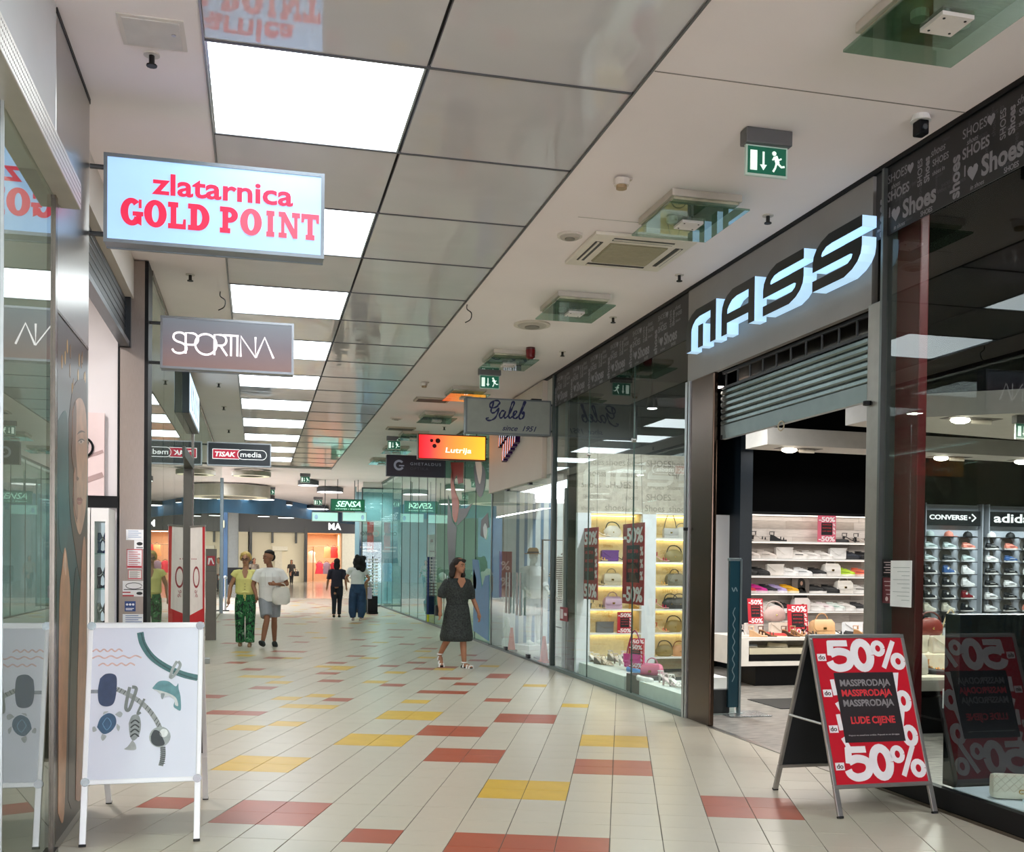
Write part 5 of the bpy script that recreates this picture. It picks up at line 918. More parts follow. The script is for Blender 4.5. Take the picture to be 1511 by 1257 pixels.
# ---- near right window: red column stickers, price list, dark block, white bag
t = thing('price_list', 'white paper list taped to the shop glass beside the red column', 'paper', (4.318, 6.29, 1.30)); MB().box(-.002, .001, -.12, .12, 0, .32).obj('sheet', M('e6ebe9', .6), t); mb = MB()
for k in range(9): mb.box(-.003, -.002, -.1, .09-.05*(k % 3), .27-.028*k, .273-.028*k)
mb.obj('print', M('8a9a9a', .6), t)
t = thing('info_sticker', 'black and red opening-hours sticker on the shop glass', 'sticker', (4.318, 6.45, 1.32)); MB().box(-.001, .001, -.055, .055, .19, .31).obj('black_field', BLACK, t); MB().box(-.001, .001, -.055, .055, 0, .18).obj('red_field', M('5c1620', .5), t); mb = MB()
for k in range(5): mb.box(-.003, -.001, -.045, .04-.02*(k % 2), .285-.018*k, .29-.018*k)
for k in range(4): mb.box(-.003, -.001, -.04, .035-.01*k, .15-.03*k, .155-.03*k)
poly(mb, disc(.0, .03, .016), (-.002, 0, 0), (0,-1,0), (0,0,1), .001); mb.obj('print', M('c8b4b4', .5), t)
sale_card((4.44, 6.44, .72), math.radians(-62), .22, .36, 'dark red sale card at the foot of the red column')
o = MB().rbox(4.42, 6.2, 5.80, 5.95, .14, 1.27, .006).obj('display_screen_wall', M('0c0f13', .22, 0, .1, 3)); tag(o, 'tall glossy black partition behind the near shop glass', 'partition')
o = MB().rbox(4.37, 6.2, 4.2, 5.78, .0, .155, .004).obj('window_plinth', M('dfe8f2', .4)); tag(o, 'low white plinth in the near shop window', 'plinth')
t = thing('quilted_bag', 'cream quilted flap bag lying on the white plinth by the glass', 'handbag', (4.43, 5.47, .156), math.radians(-24)); CRM = M('e6dfd0', .45, 0, .03, 10)
MB().rbox(-.02, .32, -.05, .05, 0, .15, .03).obj('body', CRM, t); f = MB().rbox(-.022, .322, -.062, -.046, .045, .158, .007).obj('flap', CRM, t); mb = MB()
for k in range(-2, 8):
    for sg in (-1, 1):
        p = [(max(-.02, min(.32, .05*k+sg*.11*q/6)), .05+.11*q/6) for q in range(7)]
        if p[0] != p[-1] and abs(p[-1][0]-p[0][0]) > .02: stroke(mb, p, .003, (0, -.062, 0), U, V, .002)
mb.obj('quilting', M('cfc6b4', .5), f); mb = MB(); stroke(mb, disc(.142, .055, .012, .012, 14, 40, 320), .004, (0, -.062, 0), U, V, .005); stroke(mb, disc(.158, .055, .012, .012, 14, -140, 140), .004, (0, -.062, 0), U, V, .005); mb.obj('clasp', M('c8a048', .2, 1), t)
o = MB().rbox(.0, .09, -.03, .03, 0, .02, .004).obj('price_tag', M('cfe0ee', .3)); o.location = (4.52, 5.30, .156); tag(o, 'small clear price holder before the quilted bag', 'price tag')
# =================================================================== A-BOARDS
# jewellery board: two framed leaves, X -.93..-.30
t = thing('poster_stand', 'white framed A-board with a poster of ocean charm bracelets', 'A-board', (-.615, 6.30, 0)); WF = M('e9ebee', .3, .2, .02, 6)
def leaf(t, w_, zb, zt, yb, yt, sgn, fr, poster, fw_=.028, legs=True, th_=.022):
    """one leaf: frame bars, poster sheet and two legs; yb/yt = depth at floor and top"""
    ang = math.atan2((yt-yb), zt); rx = -ang*1
    e = bpy.data.objects.new('leaf', None); COL.objects.link(e); e.parent = t; e.location = (0, yb, 0); e.rotation_euler = (rx, 0, 0); L = math.hypot(zt, yt-yb); z0 = zb/math.cos(ang)
    for nm, a in (('frame_bar', (-w_, w_, -th_/2, th_/2, z0, z0+fw_)), ('frame_bar', (-w_, w_, -th_/2, th_/2, L-fw_, L)), ('frame_bar', (-w_, -w_+fw_, -th_/2, th_/2, z0+fw_, L-fw_)), ('frame_bar', (w_-fw_, w_, -th_/2, th_/2, z0+fw_, L-fw_))): MB().rbox(*a, .005).obj(nm, fr, e)
    MB().box(-w_+fw_, w_-fw_, -.003, .006, z0+fw_, L-fw_).obj('backing', M('1d2126', .6), e)
    if legs:
        for s_ in (-1, 1): MB().rbox(s_*(w_-.017)-.017, s_*(w_-.017)+.017, -th_/2, th_/2, .012, z0, .003).obj('leg', fr, e); MB().box(s_*(w_-.017)-.018, s_*(w_-.017)+.018, -th_/2-.001, th_/2+.001, 0, .014).obj('foot_cap', RUBBER, e)
    return e, z0+fw_, L-fw_
e, z0, z1 = leaf(t, .315, .32, 1.20, -.30, .0, 1, WF, None)
for s_ in (-1, 1):
    for zz in (z0-.012, z1+.012): MB().cyl((0, 0), .024, -.0135, .0135, 16).tf(Matrix.Translation((s_*.296, 0, zz)) @ Matrix.Rotation(math.pi/2, 4, 'X')).obj('corner_cap', M('9a9fa4', .2, .9), e)
pw, ph = .287, z1-z0
MB().box(-pw, pw, -.006, -.003, z0, z1).obj('poster_sheet', M('dfe4f2', .35, 0, .03, 2), e)
O = (-pw, -.006, z0); W2 = 2*pw
def pp(pts): return [(x*W2, y*ph) for x, y in pts]
def pst(pts, tw, col, lift=.0, n=8, nm='poster_motif', metal=0):
    mb = MB(); q = bez(pts, n); stroke(mb, pp(q), tw, O, U, V, .0012, lift); mb.obj(nm, M(col, .35, metal, .15, 40), e)
def ppo(pts, col, lift=.001, nm='poster_motif', smooth=True, var=.15):
    mb = MB(); poly(mb, pp(bez(pts+[pts[0]], 5)[:-1] if smooth else pts), O, U, V, .0012, lift); mb.obj(nm, M(col, .35, 0, var, 30), e)
for y, x0, x1 in ((.845, .0, .28), (.80, .0, .46), (.75, .06, .40)): pst([(x0+(x1-x0)*k/8, y+(.012 if k % 2 else -.004)) for k in range(9)], .008, 'd9b9b4', 0, 5)
pst([(.44, .97), (.47, .89), (.56, .80), (.70, .73), (.86, .68), (1.0, .655)], .036, '3f6f70'); pst([(.45, .965), (.49, .88), (.58, .79), (.72, .72), (.88, .67), (1.0, .645)], .008, '2c5355', .0012)
pst([(.80, .77), (.76, .72), (.74, .66), (.78, .68), (.83, .74), (.81, .77)], .016, '9ba3a2', .002, 5)
ppo([(.57, .59), (.63, .635), (.72, .635), (.79, .60), (.815, .62), (.82, .585), (.84, .53), (.845, .44), (.80, .45), (.775, .47), (.79, .52), (.74, .545), (.66, .555), (.60, .575)], '5f8f96', .0012); ppo([(.58, .585), (.66, .57), (.74, .55), (.80, .52), (.82, .47), (.79, .475), (.78, .51), (.73, .535), (.68, .53), (.62, .565)], 'c6cccd', .0024); ppo([(.655, .555), (.69, .55), (.67, .515), (.655, .53)], '7f8a8c', .003)
ppo([(.08, .66), (.13, .69), (.20, .69), (.235, .66), (.235, .56), (.21, .49), (.14, .475), (.08, .50), (.065, .58)], '2c3f63', .001); pst([(.0, .575), (.08, .575)], .02, '8d959f'); pst([(.235, .59), (.35, .55), (.46, .50), (.55, .44), (.62, .37), (.66, .31)], .026, '9aa09f')
for k in range(14):
    f_ = k/13; a = bez([(.25, .585), (.35, .55), (.46, .50), (.55, .44), (.62, .37), (.655, .32)], 6); q = a[int(f_*(len(a)-1))]; pst([(q[0]-.012, q[1]-.012), (q[0]+.012, q[1]+.014)], .004, '4a5152', .0014, 1)
pst([(.36, .60), (.34, .53), (.33, .46), (.36, .45), (.40, .53), (.42, .59), (.38, .60)], .018, '7a8280', .003, 5); pst([(.50, .52), (.46, .46), (.44, .42), (.47, .43)], .012, '7a8280', .003, 4)
ppo([(.07, .34), (.10, .40), (.17, .43), (.23, .41), (.245, .36), (.20, .31), (.13, .295)], '2f5678', .0015)
for p in ([(.23, .42), (.27, .44), (.30, .425), (.28, .40)], [(.05, .345), (.03, .34), (.035, .31), (.07, .32)], [(.25, .36), (.28, .34), (.27, .31), (.25, .33)], [(.12, .295), (.11, .27), (.13, .25), (.16, .28)], [(.12, .42), (.13, .44), (.17, .44)]): ppo(p, 'aab1b3', .001)
pst([(.12, .36), (.16, .40), (.20, .36), (.16, .32), (.12, .36)], .004, '5f8fb4', .003, 4)
ppo([(.36, .36), (.39, .41), (.45, .41), (.475, .35), (.46, .28), (.41, .245), (.375, .28)], '8f9796', .0015)
for y in (.37, .34, .31, .28): pst([(.38, y-.01), (.42, y+.01), (.46, y-.01)], .008, '2f3637', .003, 3)
ppo([(.40, .25), (.36, .21), (.33, .19), (.43, .185), (.43, .22)], 'a8aead', .001)
ppo(disc(.655, .265, .10, .068, 20), '9fa8a8', .0015, smooth=False); ppo([(.57, .27), (.60, .31), (.65, .30), (.68, .26), (.70, .215), (.63, .205), (.58, .23)], '2b3537', .003); ppo(disc(.69, .29, .04, .028, 14), 'e6eceb', .003, smooth=False)
pst([(.685, .20), (.69, .14), (.67, .075)], .026, '7d8584')
for k in range(9): pst([(.66, .19-.013*k), (.71, .195-.013*k)], .004, '3a4243', .0014, 1)
e2, _, _ = leaf(t, .315, .32, 1.20, .75, .02, -1, WF, None)
# sale board
t = thing('sale_board', 'aluminium A-board with a red half-price sale poster by the entrance', 'A-board', (3.885, 5.75, 0)); AL2 = M('a9a6a4', .3, .8, .06, 12)
e, z0, z1 = leaf(t, .355, .17, 1.12, .0, .40, 1, AL2, None, .026); pw, ph = .329, z1-z0; W2 = 2*pw; O = (-pw, -.006, z0)
MB().box(-pw, pw, -.006, -.003, z0, z1).obj('poster_sheet', M('c21328', .35, 0, .04, 3), e); WP = M('ece6e8', .4)
def num(y, h_):
    mb = MB(); S_ = .036
    def q(pts, w_=.036, n=6): stroke(mb, bez(pp(pts), n), w_*W2/.66, O, U, V, .0015)
    k = h_
    for li, (pts, wd) in enumerate((([(.375, y+.92*k), (.16, y+.92*k)], .042), ([(.185, y+.99*k), (.17, y+.50*k)], .046))): stroke(mb, pp(pts), wd, O, U, V, .0015+.0003*li)
    stroke(mb, bez(pp([(.17, y+.55*k), (.26, y+.64*k), (.36, y+.56*k), (.385, y+.34*k), (.34, y+.13*k), (.24, y+.06*k), (.17, y+.16*k), (.15, y+.30*k)]), 6), .052, O, U, V, .0022)
    stroke(mb, pp(disc(.525, y+.5*k, .09, .44*k, 24)+[(.615, y+.5*k)]), .056, O, U, V, .0015)
    stroke(mb, pp(disc(.715, y+.73*k, .055, .2*k, 18)+[(.77, y+.73*k)]), .034, O, U, V, .0015); stroke(mb, pp([(.745, y+.05*k), (.90, y+.98*k)]), .034, O, U, V, .0018); stroke(mb, pp(disc(.92, y+.27*k, .058, .21*k, 18)+[(.978, y+.27*k)]), .036, O, U, V, .0015); return mb
num(.775, .205).obj('large_numerals', WP, e); num(.03, .215).obj('large_numerals', WP, e)
mb = MB()
for y in (.55, .31):
    mb = MB(); stroke(mb, pp(disc(.895, y, .06, .055, 18)+[(.955, y)]), .04, O, U, V, .0015); mb.obj('percent_ring', WP, e); mb = MB(); poly(mb, pp([(.78, y+.055), (.84, y+.055), (.90, y+.20), (.835, y+.20)][::1]), O, U, V, .001); mb.obj('percent_bar', WP, e)
mb = MB()
for y in (.57, .33): stroke(mb, bez(pp([(.14, y+.14), (.15, y+.03)]), 3), .03, O, U, V, .001); stroke(mb, bez(pp([(.15, y-.02), (.2, y-.09)]), 3), .03, O, U, V, .001)
mb.obj('numeral_edge', WP, e)
mb = MB()
for y in (.84, .59, .345, .095): poly(mb, pp([(.02, y), (.115, y), (.115, y+.05), (.02, y+.05)]), O, U, V, .0016)
mb.obj('white_tab', WP, e); mb = MB()
for y in (.84, .59, .345, .095): text(mb, 'do', (O[0]+.032*W2, O[1]-.0016, O[2]+(y+.01)*ph), U, V, .07*W2, .032*ph, .001, .02)
mb.obj('small_lettering', M('3a1014', .5), e)
MB().box(-pw+.17*W2, -pw+.835*W2, -.0085, -.006, z0+.275*ph, z0+.755*ph).obj('dark_field', M('2a2326', .4), e)
def tl(s, x, y, w_, h_, col, b, nm):
    mb = MB(); text(mb, s, (O[0]+x*W2, -.0085, O[2]+y*ph), U, V, w_*W2, h_*ph, .0012, b); mb.obj(nm, M(col, .5), e)
tl('MASSPRODAJA', .22, .645, .56, .062, '8a8486', .025, 'outline_lettering'); tl('MASSPRODAJA', .235, .645, .54, .055, '2a2326', -.0, 'dark_lettering') if 0 else None
tl('MASSPRODAJA', .22, .575, .56, .062, 'd8343c', .03, 'red_lettering'); tl('MASSPRODAJA', .22, .505, .56, .062, '8a8486', .025, 'outline_lettering'); tl('LUDE CIJENE', .27, .385, .49, .065, 'd2343a', .03, 'red_lettering'); tl('Popust na označene artikle. Popusti se ne zbrajaju.', .22, .315, .56, .014, 'b0aaaa', .0, 'fine_print')
e2, _, _ = leaf(t, .355, .17, 1.12, .84, .42, -1, AL2, None, .026)
for s_ in (-1, 1): MB().tube([(s_*.35, .22, .56), (s_*.35, .63, .56)], .008, 6).obj('stay', M('b5b2ae', .35, .8), t)
# =================================================================== LEFT HALL OBJECTS
t = thing('roll_up_banner', 'white and red roll-up banner printed with a large percent figure', 'banner', (-.885, 16.6, 0), math.radians(-66)); MB().rbox(-.32, .32, -.08, .08, 0, .09, .01).obj('base', M('b0b2b4', .35, .8), t); MB().box(-.3, .3, -.006, .0, .09, 2.08).obj('sheet', M('e6e4e4', .5), t); O = (-.3, -.006, .09)
mb = MB(); poly(mb, [(0, 0), (.6, 0), (.6, 1.99), (.5, 1.99), (.53, .75), (0, .62)], O, U, V, .001); mb.obj('red_field', M('c01428', .5), t); mb = MB(); stroke(mb, disc(.26, 1.22, .12, .15, 22)+[(.38, 1.22)], .035, O, U, V, .0012); mb.obj('numeral', M('8e1c30', .5), t); mb = MB(); text(mb, '%', (-.3+.2, -.0065, 1.0), U, V, .12, .11, .001); text(mb, '- - -', (-.3+.06, -.0065, 1.58), U, V, .2, .02, .001); mb.obj('small_lettering', M('a05060', .5), t); MB().rbox(-.31, .31, -.015, .01, 2.08, 2.105, .004).obj('top_rail', M('9a9c9e', .35, .8), t); MB().tube([(0, .03, .05), (0, .02, 2.08)], .012, 8).obj('pole', ALU, t)
p = FL(303, 943); t = thing('fire_point_pillar', 'grey brown metal totem with a red fire hose sign', 'totem', (-.88, 21.3, 0)); MB().rbox(-.1, .1, -.12, .12, 0, 1.80, .006).obj('body', M('6a625a', .45, .4), t); MB().box(-.075, .075, -.126, -.12, 1.47, 1.66).obj('sign_plate', M('b02030', .4), t); mb = MB(); poly(mb, [(-.06, 1.49), (-.035, 1.49), (-.0, 1.62), (-.05, 1.62)], (0, -.126, 0), U, V, .001); stroke(mb, [(.005, 1.62), (.05, 1.5)], .025, (0, -.126, 0), U, V, .001); mb.obj('symbol', M('f0e8e8', .5), t); MB().box(-.101, .101, -.121, .121, 1.36, 1.365).obj('joint', DARK, t)
# barrier post and far seating at the end of the left wall
t = thing('door_sensor_post', 'chrome barrier post at the far end of the left glazing', 'barrier', (-.95, 33.5, 0)); MB().cyl((0, 0), .12, 0, .03, 16).obj('base', BLACK, t); MB().cyl((0, 0), .035, .03, 1.0, 12).obj('post', M('c8ccd0', .2, 1), t); MB().ball((0, 0, 1.05), .06, 10, 6).obj('head', ALU, t)
for k, x in enumerate((-1.2, -.3)):
    t = thing('bench_seat', 'dark bench with chrome rails behind the couple, ' + ('next to the blue wall' if k == 0 else 'partly behind the yellow blouse'), 'bench', (x*1.6-.5, 52, 0), 0, 'far dark benches'); MB().rbox(-.7, .7, -.35, .35, .42, .5, .02).obj('seat', M('15171b', .5), t); MB().rbox(-.7, .7, .25, .35, .5, 1.25, .03).obj('backrest', M('15171b', .5), t)
    for s_ in (-1, 1): MB().tube([(s_*.6, -.3, 0), (s_*.6, -.3, .62), (s_*.6, .3, .62), (s_*.6, .3, 0)], .03, 8).obj('leg', M('b8bcc0', .2, 1), t)

# =================================================================== RIGHT: clothing shop, lottery, optician
W5F = M('4d5653', .35, .6)
w5 = struct(MB().box(4.29, 4.36, 15.0, 19.2, 0, .03).obj('window_5', W5F))
for a, b in ((15.01, 16.38), (16.39, 17.2), (17.21, 17.95), (17.96, 19.2)): box(4.325, 4.335, a, b, .03, 2.95).obj('pane', GL, w5)
box(4.318, 4.342, 19.15, 19.22, 0, CEIL-.03).obj('mullion', W5F, w5)
for y in (16.385, 17.955):
    for z in (.0, 2.86): MB().rbox(4.30, 4.36, y-.06, y+.06, z+.005, z+.09, .004).obj('hinge', DARK, w5)
for y in (16.78, 17.0, 17.55, 17.78): MB().tube([(4.285, y, .70), (4.285, y, 1.42)], .018, 10).obj('door_handle', STEEL, w5)
for z in (.85, 1.28):
    MB().tube([(4.29, 16.78, z), (4.33, 17.0, z)], .01, 6).tube([(4.29, 17.55, z), (4.33, 17.78, z)], .01, 6).obj('handle_bar', STEEL, w5)
hd = struct(MB().box(4.26, 4.34, 15.42, 19.18, 2.90, CEIL-.03).obj('wall_right', M('d3c6b8', .55, 0, .02, 2)), 'cream header panel over the clothing shop doors'); struct(MB().box(4.335, 4.5, 15.0, 15.42, 2.95, CEIL).box(4.34, 5.3, 15.0, 19.2, 2.95, 3.0).obj('wall_right', M('cfc9c0', .55)), 'pale side return of the clothing shop header')
t = thing('chrome_letters', 'cluster of purple chrome sign letters on the cream header', 'sign', (4.26, 17.35, 3.30)); CHR = M('4a2a6a', .12, .9, .5, 14)
for r_, (n_, u0, v0, dv) in enumerate(((7, -.72, .34, .035), (6, -.42, .06, .045))):
    for k in range(n_):
        u = u0+.17*k; b = MB(); poly(b, [(u, v0+dv*k), (u+.10, v0+dv*k+.02), (u+.16, v0+dv*k+.30), (u+.05, v0+dv*k+.28)], (0, 0, 0), (0,-1,0), (0,0,1), .09); l = b.obj('letter_bar', CHR, t)
        b = MB(); poly(b, [(u+.09, v0+dv*k+.02), (u+.105, v0+dv*k+.02), (u+.165, v0+dv*k+.30), (u+.15, v0+dv*k+.30)], (-.09, 0, 0), (0,-1,0), (0,0,1), .004); b.obj('bright_edge', M('d8dcf0', .3, 0, 0, 3, emit=.8), l)
# interior of the clothing shop
struct(MB().box(4.36, 8, 19.2, 19.3, 0, CEIL).box(7.9, 8, 15.05, 19.2, 0, CEIL).obj('wall_right', M('c9d0cf', .6))); struct(MB().box(4.33, 8, 15.0, 19.2, 0, .01).obj('floor', M('c9c8c0', .25))); struct(MB().box(4.36, 8, 15.05, 19.2, 4.2, 4.25).obj('ceiling', OFFW)); struct(MB().box(4.5, 6.4, 15.02, 15.06, 0, 4.2).obj('wall_right', M('cfd4d2', .6)))
area('shop_lamp_or_fill', (5.6, 17, 4.15), (.12, 3), 70, (.95, .98, 1))
sw = thing('striped_panel', 'white panel with blue vertical stripes behind the mannequin', 'panel', (5.15, 19.12, .0)); MB().box(-.6, .6, 0, .03, .05, 2.95).obj('board', M('dfe7ea', .5), sw)
for k in range(5): MB().box(-.36+.16*k, -.30+.16*k, -.004, 0, .05, 2.95).obj('stripe', M('6d93b4', .5), sw)
for y, lab in ((17.9, 'small orange cone inside the clothing shop glass, beside the door hinge'), (15.75, 'small orange cone inside the clothing shop glass, nearer the shoe shop')):
    t = thing('traffic_cone', lab, 'cone', (4.42, y, .012), 0, 'cones behind the clothing shop glass'); MB().box(-.085, .085, -.085, .085, 0, .03).obj('base', RUBBER if y > 17 else M('c8483c', .5), t); MB().loftz([(.03, 0, 0, .07, .07), (.42, 0, 0, .025, .025)], 14).obj('cone_body', M('d8584a', .5), t, True)
t = thing('white_figurine', 'small white statuette on the clothing shop floor', 'figurine', (4.6, 19.0, .012)); MB().loftz([(0, 0, 0, .10, .10), (.1, 0, 0, .10, .10), (.16, 0, 0, .05, .05), (.30, 0, 0, .085, .08), (.40, 0, 0, .04, .04), (.47, 0, 0, .06, .06), (.55, 0, 0, .03, .03)], 14).obj('body', M('e4e8e6', .5), t, True)
t = thing('clothes_cabinet', 'white cabinet with grey top in the clothing shop window', 'cabinet', (5.15, 16.75, .01)); MB().rbox(-.25, .35, -.4, .4, .02, .98, .006).obj('body', WHITE, t); MB().box(-.27, .37, -.42, .42, .98, 1.0).obj('top', GREYP, t); MB().box(-.256, -.25, -.38, .38, .5, .52).obj('joint', DARK, t)
t = thing('straw_hat', 'cream straw hat with dark band lying on the white cabinet', 'hat', (5.1, 16.75, 1.012)); MB().loftz([(0, 0, 0, .17, .19), (.012, 0, 0, .17, .19)], 20).obj('brim', M('d8cdb0', .7, 0, .1, 40), t); MB().loftz([(.012, 0, 0, .10, .11), (.1, 0, 0, .09, .10), (.12, 0, 0, .07, .08)], 18).obj('crown', M('d8cdb0', .7, 0, .1, 40), t, True); MB().loftz([(.014, 0, 0, .104, .114), (.045, 0, 0, .101, .111)], 18).obj('band', BLACK, t)
def stripes(name, c1, c2, sc, axis='Z'):
    m = bpy.data.materials.new(name); m.use_nodes = True; nt = m.node_tree; b = nt.nodes['Principled BSDF']; tc = nt.nodes.new('ShaderNodeTexCoord'); w_ = nt.nodes.new('ShaderNodeTexWave'); w_.bands_direction = axis; w_.inputs['Scale'].default_value = sc; cr = nt.nodes.new('ShaderNodeValToRGB'); cr.color_ramp.interpolation = 'CONSTANT'; cr.color_ramp.elements[0].color = lin(c1)+(1,); cr.color_ramp.elements[1].position = .5; cr.color_ramp.elements[1].color = lin(c2)+(1,)
    nt.links.new(tc.outputs['Object'], w_.inputs[0]); nt.links.new(w_.outputs['Fac'], cr.inputs[0]); nt.links.new(cr.outputs[0], b.inputs['Base Color']); b.inputs['Roughness'].default_value = .8; return m
t = thing('hanging_shirt', 'black and white striped shirt on a hanger in the clothing shop', 'shirt', (5.0, 16.15, .95)); STRP = stripes('shirt_stripes', '1a1c22', 'e8e8e6', 9); MB().loftz([(0, 0, 0, .25, .07), (.4, 0, 0, .25, .08), (.68, 0, 0, .24, .08), (.78, 0, 0, .16, .06), (.82, 0, 0, .08, .05)], 18).obj('torso', STRP, t, True)
for s_ in (-1, 1): MB().tube([(s_*.18, 0, .72), (s_*.28, 0, .55), (s_*.33, 0, .40)], [.085, .08, .085], 12).obj('sleeve', STRP, t)
MB().tube([(-.2, 0, .78), (0, 0, .86), (.2, 0, .78)], .012, 6).tube([(0, 0, .86), (0, 0, .95), (.03, 0, 1.0)], .006, 6).obj('hanger', DARK, t)
t = thing('clothes_rail', 'dark metal clothes rail holding the striped shirt', 'clothes rail', (5.0, 16.2, .012)); MB().tube([(-.5, 0, 0), (-.5, 0, 1.95), (.9, 0, 1.95), (.9, 0, 0)], .02, 8).obj('frame', M('3a3a3a', .4, .6), t); MB().box(-.55, -.45, -.3, .3, 0, .03).box(.85, .95, -.3, .3, 0, .03).obj('foot', DARK, t)
t = thing('sale_strip', 'tall dark red sale strip behind the door handles', 'banner', (4.5, 18.75, .95)); MB().box(-.12, .12, 0, .01, 0, .85).obj('sheet', M('8e1c26', .5), t); mb = MB(); text(mb, '%', (-.09, -.001, .5), U, V, .17, .17, .002, .02); text(mb, '%', (-.09, -.001, .2), U, V, .17, .17, .002, .02); mb.obj('lettering', M('e0b8b8', .5), t)
tp = thing('door_sticker', 'small red and white sticker low on the grey glass strip', 'sticker', (4.318, 14.35, .75)); MB().box(-.002, .001, -.19, .19, 0, .2).obj('sheet', M('8c3038', .5), tp); MB().box(-.003, -.002, .03, .16, .03, .17).box(-.003, -.002, -.15, -.02, .08, .12).obj('print', M('e0d4d4', .5), tp)
# lottery shop glazing with vinyl figures
w6 = struct(MB().box(4.29, 4.36, 19.22, 37, 0, .04).box(4.29, 4.36, 19.22, 37, CEIL-.06, CEIL).obj('window_6', W5F))
ys = [19.22, 20.7, 21.9, 23.1, 24.3, 25.6, 26.9, 28.4, 30, 31.8, 34, 37]
for a, b in zip(ys, ys[1:]): box(4.325, 4.335, a+.006, b-.006, .04, CEIL-.06).obj('pane', GLT, w6); box(4.320, 4.340, b-.012, b+.012, .04, CEIL-.06).obj('joint', M('23403c', .4), w6)
def vinyl(lab, col, pts, smooth=True, x=4.318):
    q = [AX(px, py, x) for px, py in pts]; q = [(v.y, v.z) for v in q]; yc = sum(a for a, b in q)/len(q); zc = min(b for a, b in q)
    q = [(a-yc, b-zc) for a, b in q]; q = bez(q+[q[0]], 5)[:-1] if smooth else q
    o = MB().prism(q, -.002, .002, 'YZ').obj('vinyl_decal', M(col, .4, 0, .06, 6)); o.location = (x, yc, zc); tag(o, lab, 'decal', 'vinyl shapes on the lottery glass'); return o
vinyl('blue vinyl figure with raised arms on the lottery glass', '1a6fa0', [(697, 825), (706, 826), (711, 868), (716, 850), (722, 848), (721, 946), (698, 930), (699, 880)], False)
vinyl('white oval vinyl eye beside the blue figure', 'dfe6ea', [(699, 838), (703, 855), (702, 868), (698, 866)]); vinyl('black vinyl arch with white drop high on the lottery glass', '20262a', [(699, 690), (704, 680), (715, 692), (716, 712), (711, 732), (705, 730), (701, 712)]); vinyl('white drop shape inside the black arch', 'd8d4cc', [(701, 680), (709, 680), (711, 696), (708, 714), (704, 700)], True, 4.314)
vinyl('black angular vinyl shape on the lottery glass', '14181a', [(674, 776), (677, 750), (688, 750), (697, 742), (688, 762)], False); vinyl('black hooked vinyl shape near the clothing shop', '12171a', [(709, 790), (710, 768), (720, 756), (722, 778), (716, 780), (714, 794)], False); vinyl('white oval under the black hooked shape', 'd2dada', [(713, 778), (716, 772), (719, 782), (717, 796), (714, 790)], True, 4.314)
vinyl('orange red vinyl drop hanging on the lottery glass', 'c8502e', [(667, 690), (671, 722), (677, 742), (673, 770), (668, 762), (667, 740), (665, 712)]); vinyl('red vinyl patch behind the lottery sign', 'a8362a', [(665, 682), (684, 682), (683, 712), (676, 714), (674, 700), (668, 712)], False); vinyl('dark grey vinyl figure with forked legs on the lottery glass', '2b3a3e', [(661, 730), (668, 770), (674, 778), (670, 850), (666, 830), (663, 850), (660, 790)], False)
struct(MB().box(4.36, 9, 25.6, 25.7, 0, CEIL).box(8.9, 9, 19.3, 37, 0, CEIL).obj('wall_right', M('9aa89a', .6, 0, .1, 1))); struct(MB().box(4.34, 9, 19.22, 37, 0, .01).obj('floor', M('a8aaa2', .25))); struct(MB().box(4.36, 9, 19.3, 37, 4.25, 4.3).obj('ceiling', OFFW))
area('shop_lamp_or_fill', (6.4, 22.3, 4.2), (.12, 3.5), 110, (.95, 1, .92)); area('shop_lamp_or_fill', (6.4, 31, 4.2), (.12, 7), 190, (.9, 1, 1))
t = thing('lottery_stand', 'tall blue and yellow lottery stand behind the glass', 'display stand', (4.72, 26.6, .01), math.radians(-8)); MB().box(-.42, .42, -.06, .1, 0, .22).obj('base', M('d8d020', .5), t); MB().box(-.42, .42, -.03, .1, .22, 1.72).obj('panel', M('12246a', .5, 0, .05, 3), t); MB().box(-.42, .42, -.03, .1, 1.72, 2.3).obj('header', M('e4eaea', .5), t); mb = MB(); poly(mb, disc(-.1, 1.25, .14), (0, -.03, 0), U, V, .003); mb.obj('yellow_spot', M('e0d030', .5), t); mb = MB(); poly(mb, disc(.0, 1.15, .09), (0, -.034, 0), U, V, .003); mb.obj('red_spot', M('c83030', .5), t); mb = MB()
for k in range(5): mb.box(-.2, .14, -.036, -.03, .55+.08*k, .59+.08*k)
mb.obj('yellow_lines', M('d8d040', .5), t); mb = MB()
for k in range(4): mb.box(-.35+.2*k, -.28+.2*k, -.036, -.03, 2.1, 2.18).box(-.36+.2*k, -.24+.2*k, -.036, -.03, 1.85, 1.88)
mb.obj('dark_marks', M('2a2e30', .5), t)
t = thing('wall_lamp_box', 'small glowing white box seen through the optician glass', 'lamp', (5.6, 30, 2.75)); MB().rbox(-.15, .15, -.05, .05, 0, .32, .01).obj('lamp_body', M('f4f2e4', .5, 0, 0, 3, emit=2.5), t)
